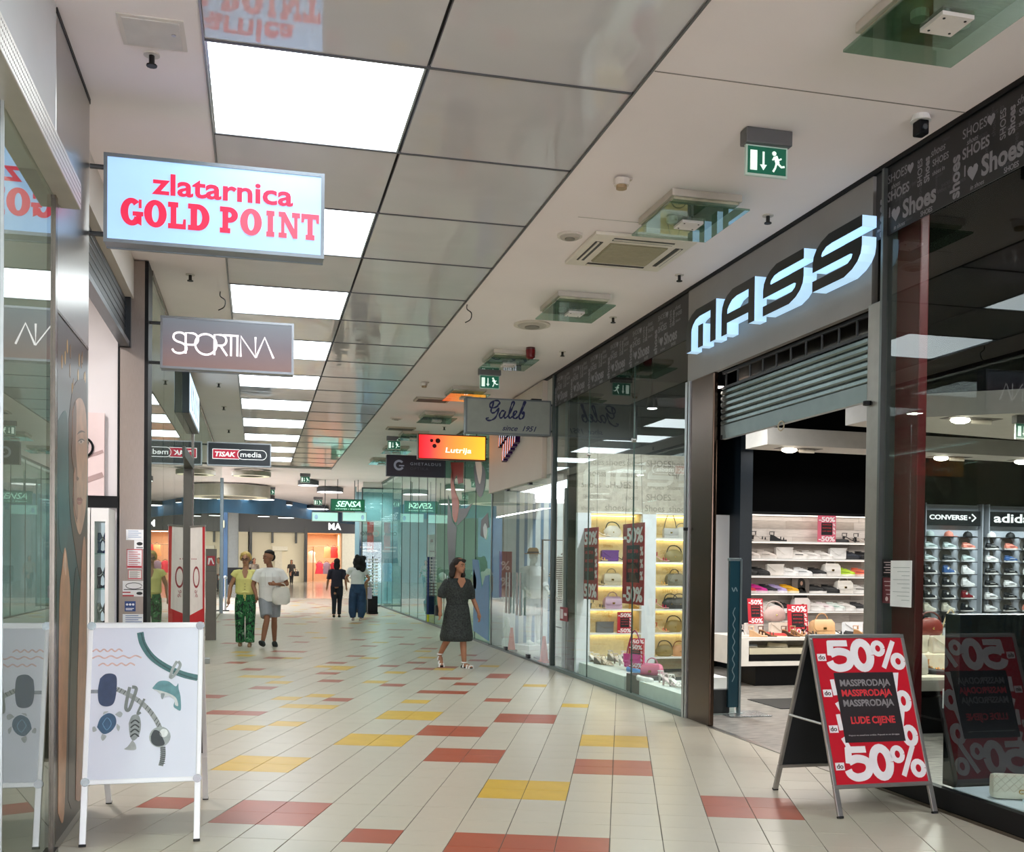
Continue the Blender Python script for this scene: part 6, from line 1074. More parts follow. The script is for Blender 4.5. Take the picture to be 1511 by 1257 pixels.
# glass corner facing the camera at the end of the right-hand shops
w7 = struct(MB().box(3.62, 4.36, 37, 37.06, 0, .05).box(3.62, 4.36, 37, 37.06, CEIL-.25, CEIL-.2).box(3.60, 3.64, 36.98, 37.08, 0, CEIL-.2).obj('window_7', W5F)); box(3.64, 4.33, 37.02, 37.03, .05, CEIL-.25).obj('pane', GLT, w7); struct(MB().box(3.6, 9, 39.5, 39.6, 0, CEIL).obj('wall_back', M('7fa0a8', .6, 0, .1, 1))); struct(MB().box(4.6, 4.7, 39.6, 46, 0, CEIL).obj('wall_right', M('b9b2a6', .5, .2, .1, 1)))
struct(MB().box(3.64, 9, 37.05, 39.5, CEIL-.2, CEIL).obj('ceiling', OFFW)); area('shop_lamp_or_fill', (4.3, 38.3, 4.1), (.1, 1.5), 40, (.95, 1, 1))
t = thing('pharmacy_poster', 'large blue and red poster behind the far glass corner', 'poster', (4.0, 38.0, 1.55)); MB().box(-.38, .42, 0, .02, 0, 1.55).obj('sheet', RAMP('olfen', [(0, '20344e'), (.45, '3a5878'), (.7, 'b9c4c8'), (1, 'c8d0d2')], 'Z'), t); MB().box(-.1, .14, -.003, 0, .4, 1.5).obj('red_field', M('c84a4a', .5), t); mb = MB(); text(mb, 'Olfen', (-.34, -.005, 1.0), U, V, .42, .15, .003, .01); mb.obj('lettering', M('1c2c3e', .5), t); mb = MB(); stroke(mb, disc(.22, 1.08, .1, .1, 16)+[(.32, 1.08)], .04, (0, -.004, 0), U, V, .002); mb.box(-.34, .1, -.006, -.003, .55, .6).box(-.3, .3, -.006, -.003, .42, .47); mb.obj('emblem', M('d8b8bc', .5), t)
t = thing('blue_dress_form', 'light blue garment on a stand behind the far glass corner', 'garment', (3.95, 38.4, .02)); MB().cyl((0, 0), .14, 0, .03, 12).obj('base', DARK, t); MB().tube([(0, 0, .03), (0, 0, .9)], .02, 8).obj('pole', DARK, t); MB().loftz([(.85, 0, 0, .18, .13), (1.1, 0, 0, .14, .1), (1.4, 0, 0, .2, .13), (1.52, 0, 0, .14, .09), (1.58, 0, 0, .05, .05)], 16).obj('torso', M('5a90b8', .7), t, True)
t = thing('glasses_rack', 'slim rotating rack hung with white cards by the glass corner', 'rack', (3.42, 31.6, 0)); MB().cyl((0, 0), .18, 0, .06, 16).obj('base', BLACK, t); MB().rbox(-.15, .15, -.12, .12, .06, .55, .01).obj('plinth', BLACK, t); MB().tube([(0, 0, .5), (0, 0, 1.75)], .02, 8).obj('pole', DARK, t)
for k in range(12):
    for q in range(3): MB().box(-.15+.11*q, -.07+.11*q, -.09, -.06, .58+.095*k, .64+.095*k).obj('card', M('d8dad6', .5), t)
t = thing('planter', 'round brown planter with green plant by the glass corner', 'plant', (3.2, 32.6, 0)); MB().loftz([(0, 0, 0, .22, .22), (.05, 0, 0, .28, .28), (.35, 0, 0, .30, .30), (.4, 0, 0, .26, .26)], 16).obj('pot', M('2d2f2c', .6), t, True); MB().loftz([(.4, 0, 0, .25, .25), (.7, 0, 0, .3, .3), (.95, 0, 0, .28, .28)], 16).obj('basket', M('7a5a3c', .8, 0, .2, 30), t, True); b = MB(); r7 = random.Random(4)
for k in range(46):
    a, c = r7.uniform(0, 6.28), r7.uniform(.1, .36); x, y, z = math.cos(a)*c, math.sin(a)*c, 1.0+r7.uniform(0, .38); b.add([(x, y, z), (x+.05*math.cos(a+1), y+.05*math.sin(a+1), z+.06), (x+.12*math.cos(a), y+.12*math.sin(a), z+.05), (x+.05*math.cos(a-1), y+.05*math.sin(a-1), z+.03)], [(0, 1, 2, 3)])
o = b.obj('foliage', M('5d7a4c', .6, 0, .3, 10), t); o['kind'] = 'stuff'; MB().ball((-.28, -.1, 1.15), .13, 10, 7).obj('white_bloom', M('e0e2de', .7), t)
# =================================================================== FAR END
FY = 82.0
def fx(px): return AY(px, 800, FY).x
fw_ = struct(MB().box(fx(352), 18, FY, FY+.2, AY(450, 786, FY).z, 5.45).obj('wall_back', M('0a0f1e', .4)), 'dark navy fascia of the far shop'); mb = MB(); text(mb, 'MA', (fx(484.5), FY-.06, AY(450, 781, FY).z), U, V, fx(503)-fx(484.5), AY(450, 771, FY).z-AY(450, 781, FY).z, .05, .02); o = mb.obj('far_letters', M('f4f4f4', .5, 0, 0, 3, emit=1.2)); tag(o, 'two white lit letters on the dark far fascia', 'sign')
FB = AY(450, 786, FY).z-.005
struct(MB().box(fx(352), fx(372)-.3, FY+.02, FY+.1, 0, FB).box(fx(372), fx(449), FY+.5, FY+.6, 0, 5).obj('wall_back', M('ece2c8', .6, 0, .02, .5)), 'cream lit hoarding wall at the far end'); struct(MB().box(fx(368), fx(372), FY-.2, FY+.2, 0, 4.2).box(fx(449), fx(453.5), FY-.2, FY+.2, 0, 4.2).obj('wall_back', DARK)); struct(MB().box(-9, fx(352), FY-1, FY, 0, 5.45).obj('wall_back', M('9aa4a6', .7)), 'grey wall at the far left')
for px in (402, 437): MB().rbox(fx(px)-.08, fx(px)+.08, FY+.2, FY+.45, 3.0, 4.2, .01).obj('hoarding_clip', DARK); 
for n, o in enumerate([o for o in bpy.data.objects if o.name.startswith('hoarding_clip')]): tag(o, 'dark hanging bracket on the far cream wall, ' + ('above the couple' if n == 0 else 'beside the far doorway'), 'bracket', 'far brackets')
t = thing('wall_column', 'cream half column with cap on the far hoarding wall', 'column', (fx(411), FY+.35, 0)); MB().rbox(-.28, .28, -.15, .2, 0, 2.4, .02).obj('shaft', M('e8e0cc', .6), t); MB().rbox(-.5, .7, -.25, .2, 2.4, 2.75, .03).obj('cap', M('efe8d6', .6), t)
struct(MB().box(fx(453.5), fx(503), FY+5, FY+5.1, 0, 4).box(fx(453.5)-.1, fx(453.5), FY+.2, FY+5, 0, 4).box(fx(503), fx(503)+.1, FY+.2, FY+5, 0, 4).box(fx(453.5), fx(503), FY+.2, FY+5, 3.85, 3.95).obj('wall_back', M('e9c3a0', .7)), 'peach interior of the far clothes shop'); area('far_shop_lamp', (fx(478), FY+2.5, 3.8), (2.4, .2), 110, (1, .84, .70))
struct(MB().box(fx(503)+.1, 18, FY+.02, FY+.15, 0, FB).obj('wall_back', M('c9c6b8', .3)))
for n, (px, c, nm, z) in enumerate(((475, 'd8405a', 'red', .6), (486, '8a7f9c', 'grey violet', .6), (497, 'a01c34', 'dark red', .6), (487, 'd8a070', 'tan', 1.9), (497, 'c03a3a', 'small red', 1.9), (463, 'e8d8cc', 'cream', 1.5))):
    t = thing('hanging_garment', nm + ' garment hanging in the peach far shop', 'garment', (fx(px), FY+3, z), 0, 'garments in the far shop'); MB().loftz([(0, 0, 0, .36, .12), (.5, 0, 0, .26, .12), (.8, 0, 0, .3, .12), (.95, 0, 0, .1, .08)], 12).obj('cloth', M(c, .8), t, True); MB().tube([(-.2, 0, .92), (0, 0, 1.05), (.2, 0, .92)], .02, 6).obj('hanger', DARK, t)
t = thing('shop_rack', 'thin metal garment rack at the left of the peach shop', 'rack', (fx(459), FY+2.5, 0)); MB().tube([(-.3, 0, 0), (-.3, 0, 2.8), (2.4, 0, 2.8)], .04, 6).tube([(.3, 0, 0), (.3, 0, 2.8)], .04, 6).obj('frame', M('8a7256', .5), t)
# blue curved bulkhead, ring lamps, round lamps
pts = [(AY(318, 750, 45).x, 45), (AY(400, 750, 48).x, 48), (AY(455, 750, 53).x, 53), (AY(500, 750, 60).x, 60), (AY(545, 750, 63.5).x, 63.5)]; q = bez(pts, 4)
bh = struct(MB().add([(x, y, z) for x, y in q for z in (3.62+.012*(y-45), CEIL)]+[(x, y+.2, z) for x, y in q for z in (3.62+.012*(y-45), CEIL)], [(2*i, 2*i+2, 2*i+3, 2*i+1) for i in range(len(q)-1)]+[(2*len(q)+2*i, 2*len(q)+2*i+1, 2*len(q)+2*i+3, 2*len(q)+2*i+2) for i in range(len(q)-1)]+[(2*i, 2*len(q)+2*i, 2*len(q)+2*i+2, 2*i+2) for i in range(len(q)-1)]).obj('trim_4', M('3d6c8e', .5, 0, .25, .6)), 'blue patterned bulkhead at the far end of the hall')
struct(MB().box(-2.4, AY(336, 800, 47).x, 46.8, 47.2, 0, 3.7).obj('wall_left', M('2c4a66', .5, 0, .15, 1)), 'dark blue pillar past the left glazing'); struct(MB().box(AY(337, 800, 60).x, AY(351, 800, 60).x, 60, 60.4, 0, CEIL).obj('wall_left', M('a2a8a8', .6)), 'pale grey pillar at the far left')
t = thing('lit_notice', 'small glowing yellow notice on the dark blue far pillar', 'sign', (AY(326, 773, 46.7).x, 46.75, AY(326, 778, 46.7).z)); MB().rbox(-.14, .14, -.03, .03, 0, .3, .01).obj('panel', M('f0e6a0', .5, 0, 0, 3, emit=1.1), t)
def ringlamp(px, py, y, r, dz, lab, h_=.12, emit=1.2, z=None):
    p = AY(px, py, y); t = thing('ring_lamp', lab, 'ceiling lamp', (p.x, y, CEIL-dz)); n = 28; b = MB()
    ro, ri = r, r*.58
    b.add([(rr*math.cos(2*math.pi*i/n), rr*math.sin(2*math.pi*i/n), zz) for rr, zz in ((ro, -h_), (ro, 0), (ri, 0), (ri, -h_)) for i in range(n)], [(k*n+i, k*n+(i+1) % n, ((k+1) % 4)*n+(i+1) % n, ((k+1) % 4)*n+i) for k in range(4) for i in range(n)]); b.obj('ring', M('8e8b7c', .4, .3), t, True)
    b = MB(); b.add([(rr*math.cos(2*math.pi*i/n), rr*math.sin(2*math.pi*i/n), -h_-.002) for rr in (ro*.93, ri*1.1) for i in range(n)], [(i, (i+1) % n, n+(i+1) % n, n+i) for i in range(n)]); b.obj('diffuser', M('dcd8bc', .5, 0, .1, 2, emit=emit), t); MB().cyl((0, 0), .05, 0, dz, 8).obj('stem', ALU, t)
ringlamp(371, 698, 33.6, .60, .06, 'cream ring lamp on the ceiling at the end of the lit panels', .14, .55); ringlamp(345, 722, 40.5, 1.35, .05, 'large dull brass ring lamp cut off by the left wall', .42, .12)
for n, (px, py, y, r) in enumerate(((455, 716, 42, .36), (487, 726, 44, .50), (388, 737, 52, .50), (416, 745, 56, .50), (467, 751, 58, .62), (355, 737, 55, .36), (389, 762, 66, .36), (422, 764, 70, .5), (325, 731, 48, .33))):
    p = FL(px, py, CEIL-.2); y = p.y; t = thing('disc_lamp', ('round disc lamp on the far ceiling above the green sign, farther left', 'round disc lamp on the far ceiling close above the green sign', 'round disc lamp over the blonde walker', 'round disc lamp over the white T-shirt walker', 'wide disc lamp just left of the glowing green sign', 'disc lamp left of the couple below the large ring lamp', 'farthest small disc lamp over the far dark fascia', 'farther wide disc lamp before the far dark fascia', 'small disc lamp beside the left end post')[n], 'ceiling lamp', (p.x, y, p.z), 0, 'disc lamps of the far hall'); MB().cyl((0, 0), r, .0, .16, 24).obj('rim', M('3c4044', .5), t); MB().cyl((0, 0), r*.95, -.012, 0, 24).obj('diffuser', M('f4f6f4', .5, 0, 0, 3, emit=2.6), t); top = CEIL if y < 63.8 else 5.45; MB().cyl((0, 0), .03, .16, top-p.z, 8).obj('stem', DARK, t)
area('atrium_light', (-5.5, 56, 4.4), (.3, 12), 420, (1, 1, .96)); [area('far_wall_fill', (x_, 64.6, 5.0), (.8, .4), 45, (1, .95, .82), (math.radians(84), 0, 0), 80) for x_ in (-1, 1.5, 4)]; area('atrium_light', (9, 74, 5.4), (.3, 12), 700, (1, .98, .93))  # far-wall lights added out of sight above the ceiling step, to brighten the hoarding
struct(MB().box(-9.1, -9, 32, 96, 0, 5.5).box(18, 18.1, 38, 96, 0, 5.5).box(-9, 18, 95.9, 96, 0, 5.6).obj('wall_left', OFFW))
# =================================================================== PEOPLE
SKIN = M('b07f62', .55, 0, .06, 12); SKIN2 = M('8f5f44', .55, 0, .06, 12); SKIN3 = M('a87458', .55, 0, .06, 12)
def solid(mb, name, mat, parent, voxel=.010, it=4):
    me = mb.mesh('tmp', mat); o = bpy.data.objects.new('tmp', me); COL.objects.link(o)
    r = o.modifiers.new('r', 'REMESH'); r.mode = 'VOXEL'; r.voxel_size = voxel; s_ = o.modifiers.new('s', 'SMOOTH'); s_.factor = .5; s_.iterations = it
    dg = bpy.context.evaluated_depsgraph_get(); dg.update(); nm = bpy.data.meshes.new_from_object(o.evaluated_get(dg)); bpy.data.objects.remove(o); bpy.data.meshes.remove(me)
    nm.materials.clear(); nm.materials.append(mat); nm.polygons.foreach_set('use_smooth', [True]*len(nm.polygons)); return link(name, nm, parent)
def V3(*a): return Vector(a)
def hand(mb, wr, d, side, curl=.5, r=.0095):
    """palm and five fingers from wrist wr pointing along d; side = direction of the thumb"""
    d = Vector(d).normalized(); s_ = Vector(side).normalized(); s_ = (s_-d*s_.dot(d)).normalized(); n = d.cross(s_)
    mb.tube([wr, wr+d*.045, wr+d*.085], [.023, .034, .030], 10)
    mb.tube([wr+d*.03+s_*.022, wr+d*.04-s_*.0, wr+d*.05-s_*.024], .02, 8)
    for k, L in enumerate((.068, .078, .072, .056)):
        b = wr+d*.08+s_*(.024-.016*k); c = n*curl
        mb.tube([b-d*.015, b+d*L*.45+c*.008, b+(d+c*.35).normalized()*L*.75, b+(d*.8+c*.7).normalized()*L], [r, r, r*.95, r*.8], 7)
    b = wr+d*.03+s_*.028; mb.tube([b-s_*.012, b+d*.025+s_*.022, b+d*.055+s_*.026+n*.01], [r*1.2, r*1.1, r*.9], 7)
def head(mb, c, tw=0, tilt=0):
    """skull, jaw, nose, ears, neck stub; faces -y, turned by tw"""
    k = len(mb.v); mb.ball((0, .010, .03), (.076, .096, .098), 18, 12); mb.ball((0, -.030, -.045), (.055, .062, .068), 14, 9)
    mb.tube([(0, -.085, .025), (0, -.108, -.012), (0, -.098, -.02)], [.008, .015, .011], 8); mb.ball((0, -.085, .035), (.045, .012, .012), 8, 5); mb.ball((0, -.085, -.052), (.022, .012, .010), 8, 5); mb.ball((0, -.078, -.090), (.022, .018, .016), 8, 5)
    for s_ in (-1, 1): mb.ball((s_*.078, .015, -.005), (.012, .022, .032), 8, 6)
    mb.tf(Matrix.Translation(c) @ Matrix.Rotation(tw, 4, 'Z') @ Matrix.Rotation(tilt, 4, 'X'), k)
def face_parts(parent, c, tw, tilt, skin_dark='5a3a2c', glasses=False):
    T = Matrix.Translation(c) @ Matrix.Rotation(tw, 4, 'Z') @ Matrix.Rotation(tilt, 4, 'X')
    for s_ in (-1, 1):
        MB().ball((s_*.032, -.078, .012), (.015, .010, .008), 10, 6).tf(T).obj('eye', M('9c8478', .4), parent, True); MB().ball((s_*.032, -.086, .012), (.007, .004, .007), 8, 5).tf(T).obj('iris', M('2a1c14', .3), parent, True)
        MB().tube([(s_*.015, -.090, .034), (s_*.035, -.088, .040), (s_*.055, -.074, .034)], .005, 6).tf(T).obj('eyebrow', M('3a281c', .7), parent)
    MB().ball((0, -.094, -.052), (.024, .007, .009), 10, 5).tf(T).obj('lips', M('8a4a42', .5), parent, True)
    if glasses:
        b = MB()
        for s_ in (-1, 1): b.tube([(s_*.034+.026*math.cos(a), -.100, .010+.020*math.sin(a)) for a in [i*.57 for i in range(12)]], .0035, 5); b.tube([(s_*.06, -.098, .015), (s_*.082, .01, .012)], .003, 5)
        b.tube([(-.01, -.102, .014), (.01, -.102, .014)], .003, 5); b.tf(T).obj('eyeglasses', M('2a2426', .3), parent)
def limb(mb, pts, rr, n=12): mb.tube(bez([tuple(p) for p in pts], 4), [rr[min(int(i/4), len(rr)-2)]+(rr[min(int(i/4), len(rr)-2)+1]-rr[min(int(i/4), len(rr)-2)])*((i % 4)/4) if i < 4*(len(rr)-1) else rr[-1] for i in range(4*(len(pts)-1)+1)], n)
def body(t, J, skin, tw=0, tilt=0, fem=True, voxel=.0095):
    mb = MB(); hc = Vector(J['head']); head(mb, hc, tw, tilt)
    mb.tube([hc+V3(0, .02, -.06), Vector((0, .01, 1.44)), Vector((0, .015, 1.36))], [.052, .054, .075], 12)
    sw = .175 if fem else .20
    mb.loftz([(.86, 0, .0, .13, .10), (.94, 0, 0, .165, .115), (1.04, 0, 0, .135, .10), (1.14, 0, 0, .135 if fem else .155, .10), (1.28, 0, -.005, .15 if fem else .17, .11), (1.36, 0, .005, .135 if fem else .155, .085), (1.42, 0, .01, .07, .055)], 16)
    for s_, k in ((-1, 'l'), (1, 'r')):
        sh = V3(s_*sw, .01, 1.335); e, w = Vector(J[k+'e']), Vector(J[k+'w']); mb.tube([V3(s_*.08, .01, 1.345), sh], [.055, .048], 10); limb(mb, [sh, (sh+e)/2, e, (e+w)/2, w], [.048, .044, .038, .038, .025])
        hand(mb, w, Vector(J.get(k+'h', (w-e))), Vector(J.get(k+'t', (0, -1, 0))), J.get('curl', .6))
        hp = V3(s_*.085, 0, .90); kn, an = Vector(J[k+'k']), Vector(J[k+'a']); limb(mb, [hp, (hp+kn)/2, kn, kn*.62+an*.38+V3(0, .012, 0), an], [.085, .075, .052, .054, .036])
        fd = Vector(J.get(k+'f', (0, -1, -.1))).normalized(); up = Vector((0, 0, 1)); mb.tube([an+V3(0, .03, -.03), an-V3(0, 0, .045)+fd*.03, an-V3(0, 0, .055)+fd*.11, an-V3(0, 0, .06)+fd*.17], [.034, .040, .036, .022], 10)
    return solid(mb, 'body', skin, t, voxel)
def shoe_on(mb, an, fd, h_=.05, r=.045):
    fd = Vector(fd).normalized(); an = Vector(an); mb.tube([an-fd*.045+V3(0, 0, -.055), an+V3(0, 0, -.05)+fd*.02, an-V3(0, 0, .058)+fd*.10, an-V3(0, 0, .062)+fd*.19], [r*.8, r, r*.95, r*.55], 10)
def hairy(parts, name, mat, t, voxel=.012, it=2): 
    mb = MB()
    for c, r in parts: mb.ball(c, r, 12, 8)
    return solid(mb, name, mat, t, voxel, it)
def palm_print():
    m = bpy.data.materials.new('palm_print'); m.use_nodes = True; nt = m.node_tree; b = nt.nodes['Principled BSDF']; tc = nt.nodes.new('ShaderNodeTexCoord'); mp = nt.nodes.new('ShaderNodeMapping'); mp.inputs['Scale'].default_value = (7, 7, 4); n = nt.nodes.new('ShaderNodeTexNoise'); n.inputs['Scale'].default_value = 1.6; n.inputs['Detail'].default_value = 3; n.inputs['Distortion'].default_value = 2.2; cr = nt.nodes.new('ShaderNodeValToRGB'); cr.color_ramp.interpolation = 'EASE'
    e = cr.color_ramp.elements; e[0].position = .36; e[0].color = lin('10161a')+(1,); e[1].position = .68; e[1].color = lin('9ab89a')+(1,)
    for p, c in ((.45, '14241f'), (.50, '2f7a40'), (.56, '1c4f34'), (.61, '3f9a52'), (.65, '5a3844')): k = e.new(p); k.color = lin(c)+(1,)
    nt.links.new(tc.outputs['Object'], mp.inputs[0]); nt.links.new(mp.outputs[0], n.inputs[0]); nt.links.new(n.outputs['Fac'], cr.inputs[0]); nt.links.new(cr.outputs[0], b.inputs['Base Color']); b.inputs['Roughness'].default_value = .8; return m
# --- blonde walker in a yellow blouse
pw = FL(362, 952); t = thing('person', 'person with short blonde hair in yellow tied blouse and palm-print trousers', 'person', (-.20, 19.7, 0), math.radians(-4), 'walking pair'); t.scale = (1.0,)*3
J = dict(head=(.0, -.02, 1.60), le=(-.27, .03, 1.10), lw=(-.30, -.02, .86), re=(.27, .05, 1.12), rw=(.33, -.10, .93), lk=(-.10, -.03, .49), la=(-.095, .06, .085), rk=(.095, -.10, .49), ra=(.09, -.14, .085), lh=(-.05, -.1, -1), rh=(.4, -.3, -.6))
body(t, J, SKIN, -.15, .18); face_parts(t, V3(*J['head']), -.15, .18, glasses=True)
mb = MB(); mb.loftz([(.95, 0, 0, .155, .135), (.99, 0, 0, .19, .15), (1.10, 0, 0, .185, .145), (1.24, 0, -.01, .18, .15), (1.34, 0, .005, .16, .11), (1.41, 0, .015, .09, .07)], 18)
for s_ in (-1, 1): mb.tube([V3(s_*.10, .01, 1.345), V3(s_*.185, .01, 1.34), V3(s_*.225, .01, 1.28)], [.075, .068, .066], 12)
YEL = M('dfd684', .8, 0, .06, 10); c_ = solid(mb, 'blouse', YEL, t, .010, 3)
mb = MB(); poly(mb, [(0, 1.19), (.055, 1.37), (.03, 1.43), (-.03, 1.43), (-.055, 1.37)], (0, -.165, 0), U, V, .003); mb.tf(Matrix.Translation((0, .02, 0))).obj('neckline', SKIN, c_)
for k in range(4): MB().ball((.0, -.168, 1.15-.05*k), .009, 8, 5).obj('button', M('7a6a3a', .5), c_)
b = MB(); b.tube([(-.06, -.15, .99), (0, -.165, 1.0), (.06, -.15, .99)], [.012, .026, .012], 8).tube([(0, -.165, .99), (.012, -.17, .92), (.0, -.168, .84)], [.014, .011, .007], 8).tube([(0, -.165, .99), (-.02, -.168, .93), (-.01, -.166, .88)], [.012, .01, .007], 8); b.obj('knot', YEL, c_, True)
mb = MB(); mb.loftz([(.76, 0, 0, .16, .13), (.84, 0, .0, .18, .14), (.93, 0, 0, .175, .13), (1.0, 0, 0, .15, .115)], 18)
for s_, k in ((-1, 'l'), (1, 'r')): an = Vector(J[k+'a']); kn = Vector(J[k+'k']); mb.tube([V3(s_*.085, 0, .88), (V3(s_*.09, 0, .90)+kn)/2, kn, kn*.5+an*.5+V3(0, .008, 0), an+V3(0, 0, -.01)], [.105, .10, .088, .082, .088], 14)
solid(mb, 'trousers', palm_print(), t, .011, 3); mb = MB()
for k in 'lr': shoe_on(mb, J[k+'a'], (0.03, -1, -.05), r=.042)
solid(mb, 'sandals', M('8a6a4c', .6), t, .010, 2)
hairy([((.0, .02, 1.665), (.098, .115, .085)), ((-.04, -.055, 1.69), (.055, .05, .04)), ((.04, -.05, 1.685), (.05, .05, .045)), ((-.085, .01, 1.63), (.025, .06, .06)), ((.085, .01, 1.63), (.025, .06, .06)), ((0, .09, 1.60), (.08, .04, .08))], 'hair', M('c9a860', .7, 0, .25, 30, bump=.6), t)
# --- walker in white T-shirt and grey shorts
t = thing('person', 'person with short dark hair in white T-shirt and grey shorts holding a bag', 'person', (.23, 19.45, 0), math.radians(3), 'walking pair'); t.scale = (1.02,)*3
J = dict(head=(-.03, -.02, 1.60), le=(-.29, .02, 1.12), lw=(-.24, -.12, .92), re=(.30, -.02, 1.13), rw=(.10, -.24, 1.13), lk=(-.06, -.20, .51), la=(-.13, -.26, .125), rk=(.085, .05, .50), ra=(.10, .16, .10), lf=(-.35, -1, .35), rf=(.1, -1, -.25), rh=(-1, -.2, .1), rt=(0, 0, 1), lh=(.1, -.5, -.8), curl=.9)
body(t, J, SKIN2, -1.05, .05, False); face_parts(t, V3(*J['head']), -1.05, .05)
mb = MB(); mb.loftz([(.82, 0, 0, .20, .155), (.95, 0, 0, .195, .15), (1.12, 0, 0, .195, .15), (1.26, 0, -.005, .20, .15), (1.35, 0, .005, .175, .11), (1.425, 0, .012, .085, .07)], 18)
for s_, k in ((-1, 'l'), (1, 'r')): e = Vector(J[k+'e']); mb.tube([V3(s_*.10, .01, 1.35), V3(s_*.195, .01, 1.335), V3(s_*.205, .01, 1.33)*.3+e*.7], [.078, .072, .078], 12)
TS = M('e2dfda', .85, 0, .03, 9); sh_ = solid(mb, 'shirt', TS, t, .010, 3); MB().box(-.17, .0, -.166, -.16, 1.08, 1.083).box(-.09, -.086, -.162, -.156, 1.1, 1.33).box(.03, .034, -.162, -.156, 1.15, 1.33).obj('seam', M('b8b4ae', .8), sh_)
mb = MB(); mb.loftz([(.74, 0, 0, .17, .13), (.85, 0, 0, .185, .14), (.96, 0, 0, .17, .125)], 18)
for s_, k in ((-1, 'l'), (1, 'r')): kn = Vector(J[k+'k']); h0 = V3(s_*.09, 0, .86); mb.tube([h0, h0*.5+kn*.5, h0*.12+kn*.88], [.115, .112, .105], 14)
solid(mb, 'shorts', M('8d9094', .85, 0, .06, 12), t, .010, 3); mb = MB()
shoe_on(mb, J['la'], J['lf'], r=.052); shoe_on(mb, J['ra'], J['rf'], r=.052); solid(mb, 'shoes', M('1b1c20', .6), t, .010, 2)
hairy([((-.01, .025, 1.672), (.094, .108, .078)), ((.03, .07, 1.615), (.075, .06, .08)), ((-.02, -.02, 1.70), (.085, .085, .04))], 'hair', M('1e1815', .8, 0, .2, 30), t)
t2 = thing('tote_bag', 'cream cloth bag held under the arm of the white T-shirt walker', 'bag', (.43, 19.28, .78), .2); MB().ring_loft([[(w*math.cos(a), .045*math.sin(a), z) for a in [i*math.pi/6 for i in range(12)]] for w, z in ((.10, 0), (.16, .04), (.17, .16), (.15, .27), (.12, .32))]).obj('pouch', M('d8d4ca', .8, 0, .05, 8, bump=.2), t2, True); MB().tube(bez([(-.1, 0, .3), (-.05, 0, .38), (.05, 0, .38), (.1, 0, .3)], 4), .01, 6).obj('handle', M('cfcabf', .8), t2)
# --- walker in a dark dress
t = thing('person', 'person with dark shoulder-length hair in a charcoal patterned dress and white sandals', 'person', (2.93, 15.3, 0), math.radians(14)); t.scale = (.955,)*3
J = dict(head=(.02, -.03, 1.60), le=(-.29, .03, 1.12), lw=(-.31, -.04, .90), re=(.29, .05, 1.10), rw=(.36, -.03, .86), lk=(-.12, .02, .49), la=(-.19, .22, .20), rk=(.08, -.06, .49), ra=(.09, -.09, .085), lf=(-.15, -.75, -.75), rf=(.35, -1, -.05), lh=(-.05, -.1, -1), rh=(.15, -.1, -1))
body(t, J, SKIN3, .42, .1); face_parts(t, V3(*J['head']), .42, .1)
mb = MB(); mb.loftz([(.42, 0, .02, .26, .24), (.50, 0, .02, .27, .245), (.70, 0, .01, .235, .20), (.95, 0, 0, .195, .155), (1.02, 0, 0, .175, .135), (1.12, 0, 0, .195, .145), (1.26, 0, -.01, .185, .15), (1.35, 0, .005, .165, .11), (1.41, 0, .015, .085, .07)], 20)
for s_, k in ((-1, 'l'), (1, 'r')): e = Vector(J[k+'e']); mb.tube([V3(s_*.10, .01, 1.345), V3(s_*.175, .01, 1.335), e*.6+V3(s_*.19, .01, 1.34)*.4, e*.92+V3(s_*.02, -.01, .86)*.08], [.078, .07, .074, .062], 12)
DR = M('2e312f', .85, 0, .7, 45); d_ = solid(mb, 'dress', DR, t, .011, 3); MB().loftz([(.99, 0, 0, .182, .142), (1.005, 0, 0, .182, .142)], 20).obj('waist_seam', M('1f2120', .9), d_); mb = MB(); poly(mb, [(0, 1.24), (.07, 1.36), (.05, 1.42), (-.05, 1.42), (-.07, 1.36)], (0, -.152, 0), U, V, .003); mb.obj('neckline', SKIN3, d_)
for k in 'lr':
    mb = MB(); an = Vector(J[k+'a']); fd = Vector(J[k+'f']).normalized(); mb.tube([an-fd*.05+V3(0, 0, -.075), an+fd*.06+V3(0, 0, -.08), an+fd*.17+V3(0, 0, -.078)], [.036, .04, .03], 8)
    solid(mb, 'sandal_sole', M('2b2624', .6), t, .009, 2)
for k in 'lr':
    mb = MB(); an = Vector(J[k+'a']); fd = Vector(J[k+'f']).normalized()
    for q in (.02, .10, .15): c = an+fd*q+V3(0, 0, -.045-.1*q); mb.tube([c+V3(-.042, 0, -.03), c+V3(-.03, 0, .018), c+V3(.03, 0, .018), c+V3(.042, 0, -.03)], .016, 8)
    mb.tube([an+V3(.045*math.cos(a), .045*math.sin(a), .0) for a in [i*.63 for i in range(11)]], .012, 6)
    mb.obj('sandal_strap', M('e4e2de', .6), t, True)
hairy([((.02, .03, 1.655), (.10, .115, .085)), ((-.085, .01, 1.56), (.05, .07, .11)), ((.095, .03, 1.56), (.045, .065, .11)), ((.0, .085, 1.55), (.10, .05, .13)), ((-.10, .0, 1.47), (.05, .06, .07)), ((.10, .02, 1.46), (.045, .055, .06)), ((.06, -.07, 1.685), (.055, .04, .03)), ((-.02, -.06, 1.69), (.06, .05, .03)), ((.05, -.085, 1.668), (.05, .03, .028)), ((-.05, -.05, 1.66), (.045, .05, .05))], 'hair', M('241a16', .75, 0, .3, 30, bump=.5), t)
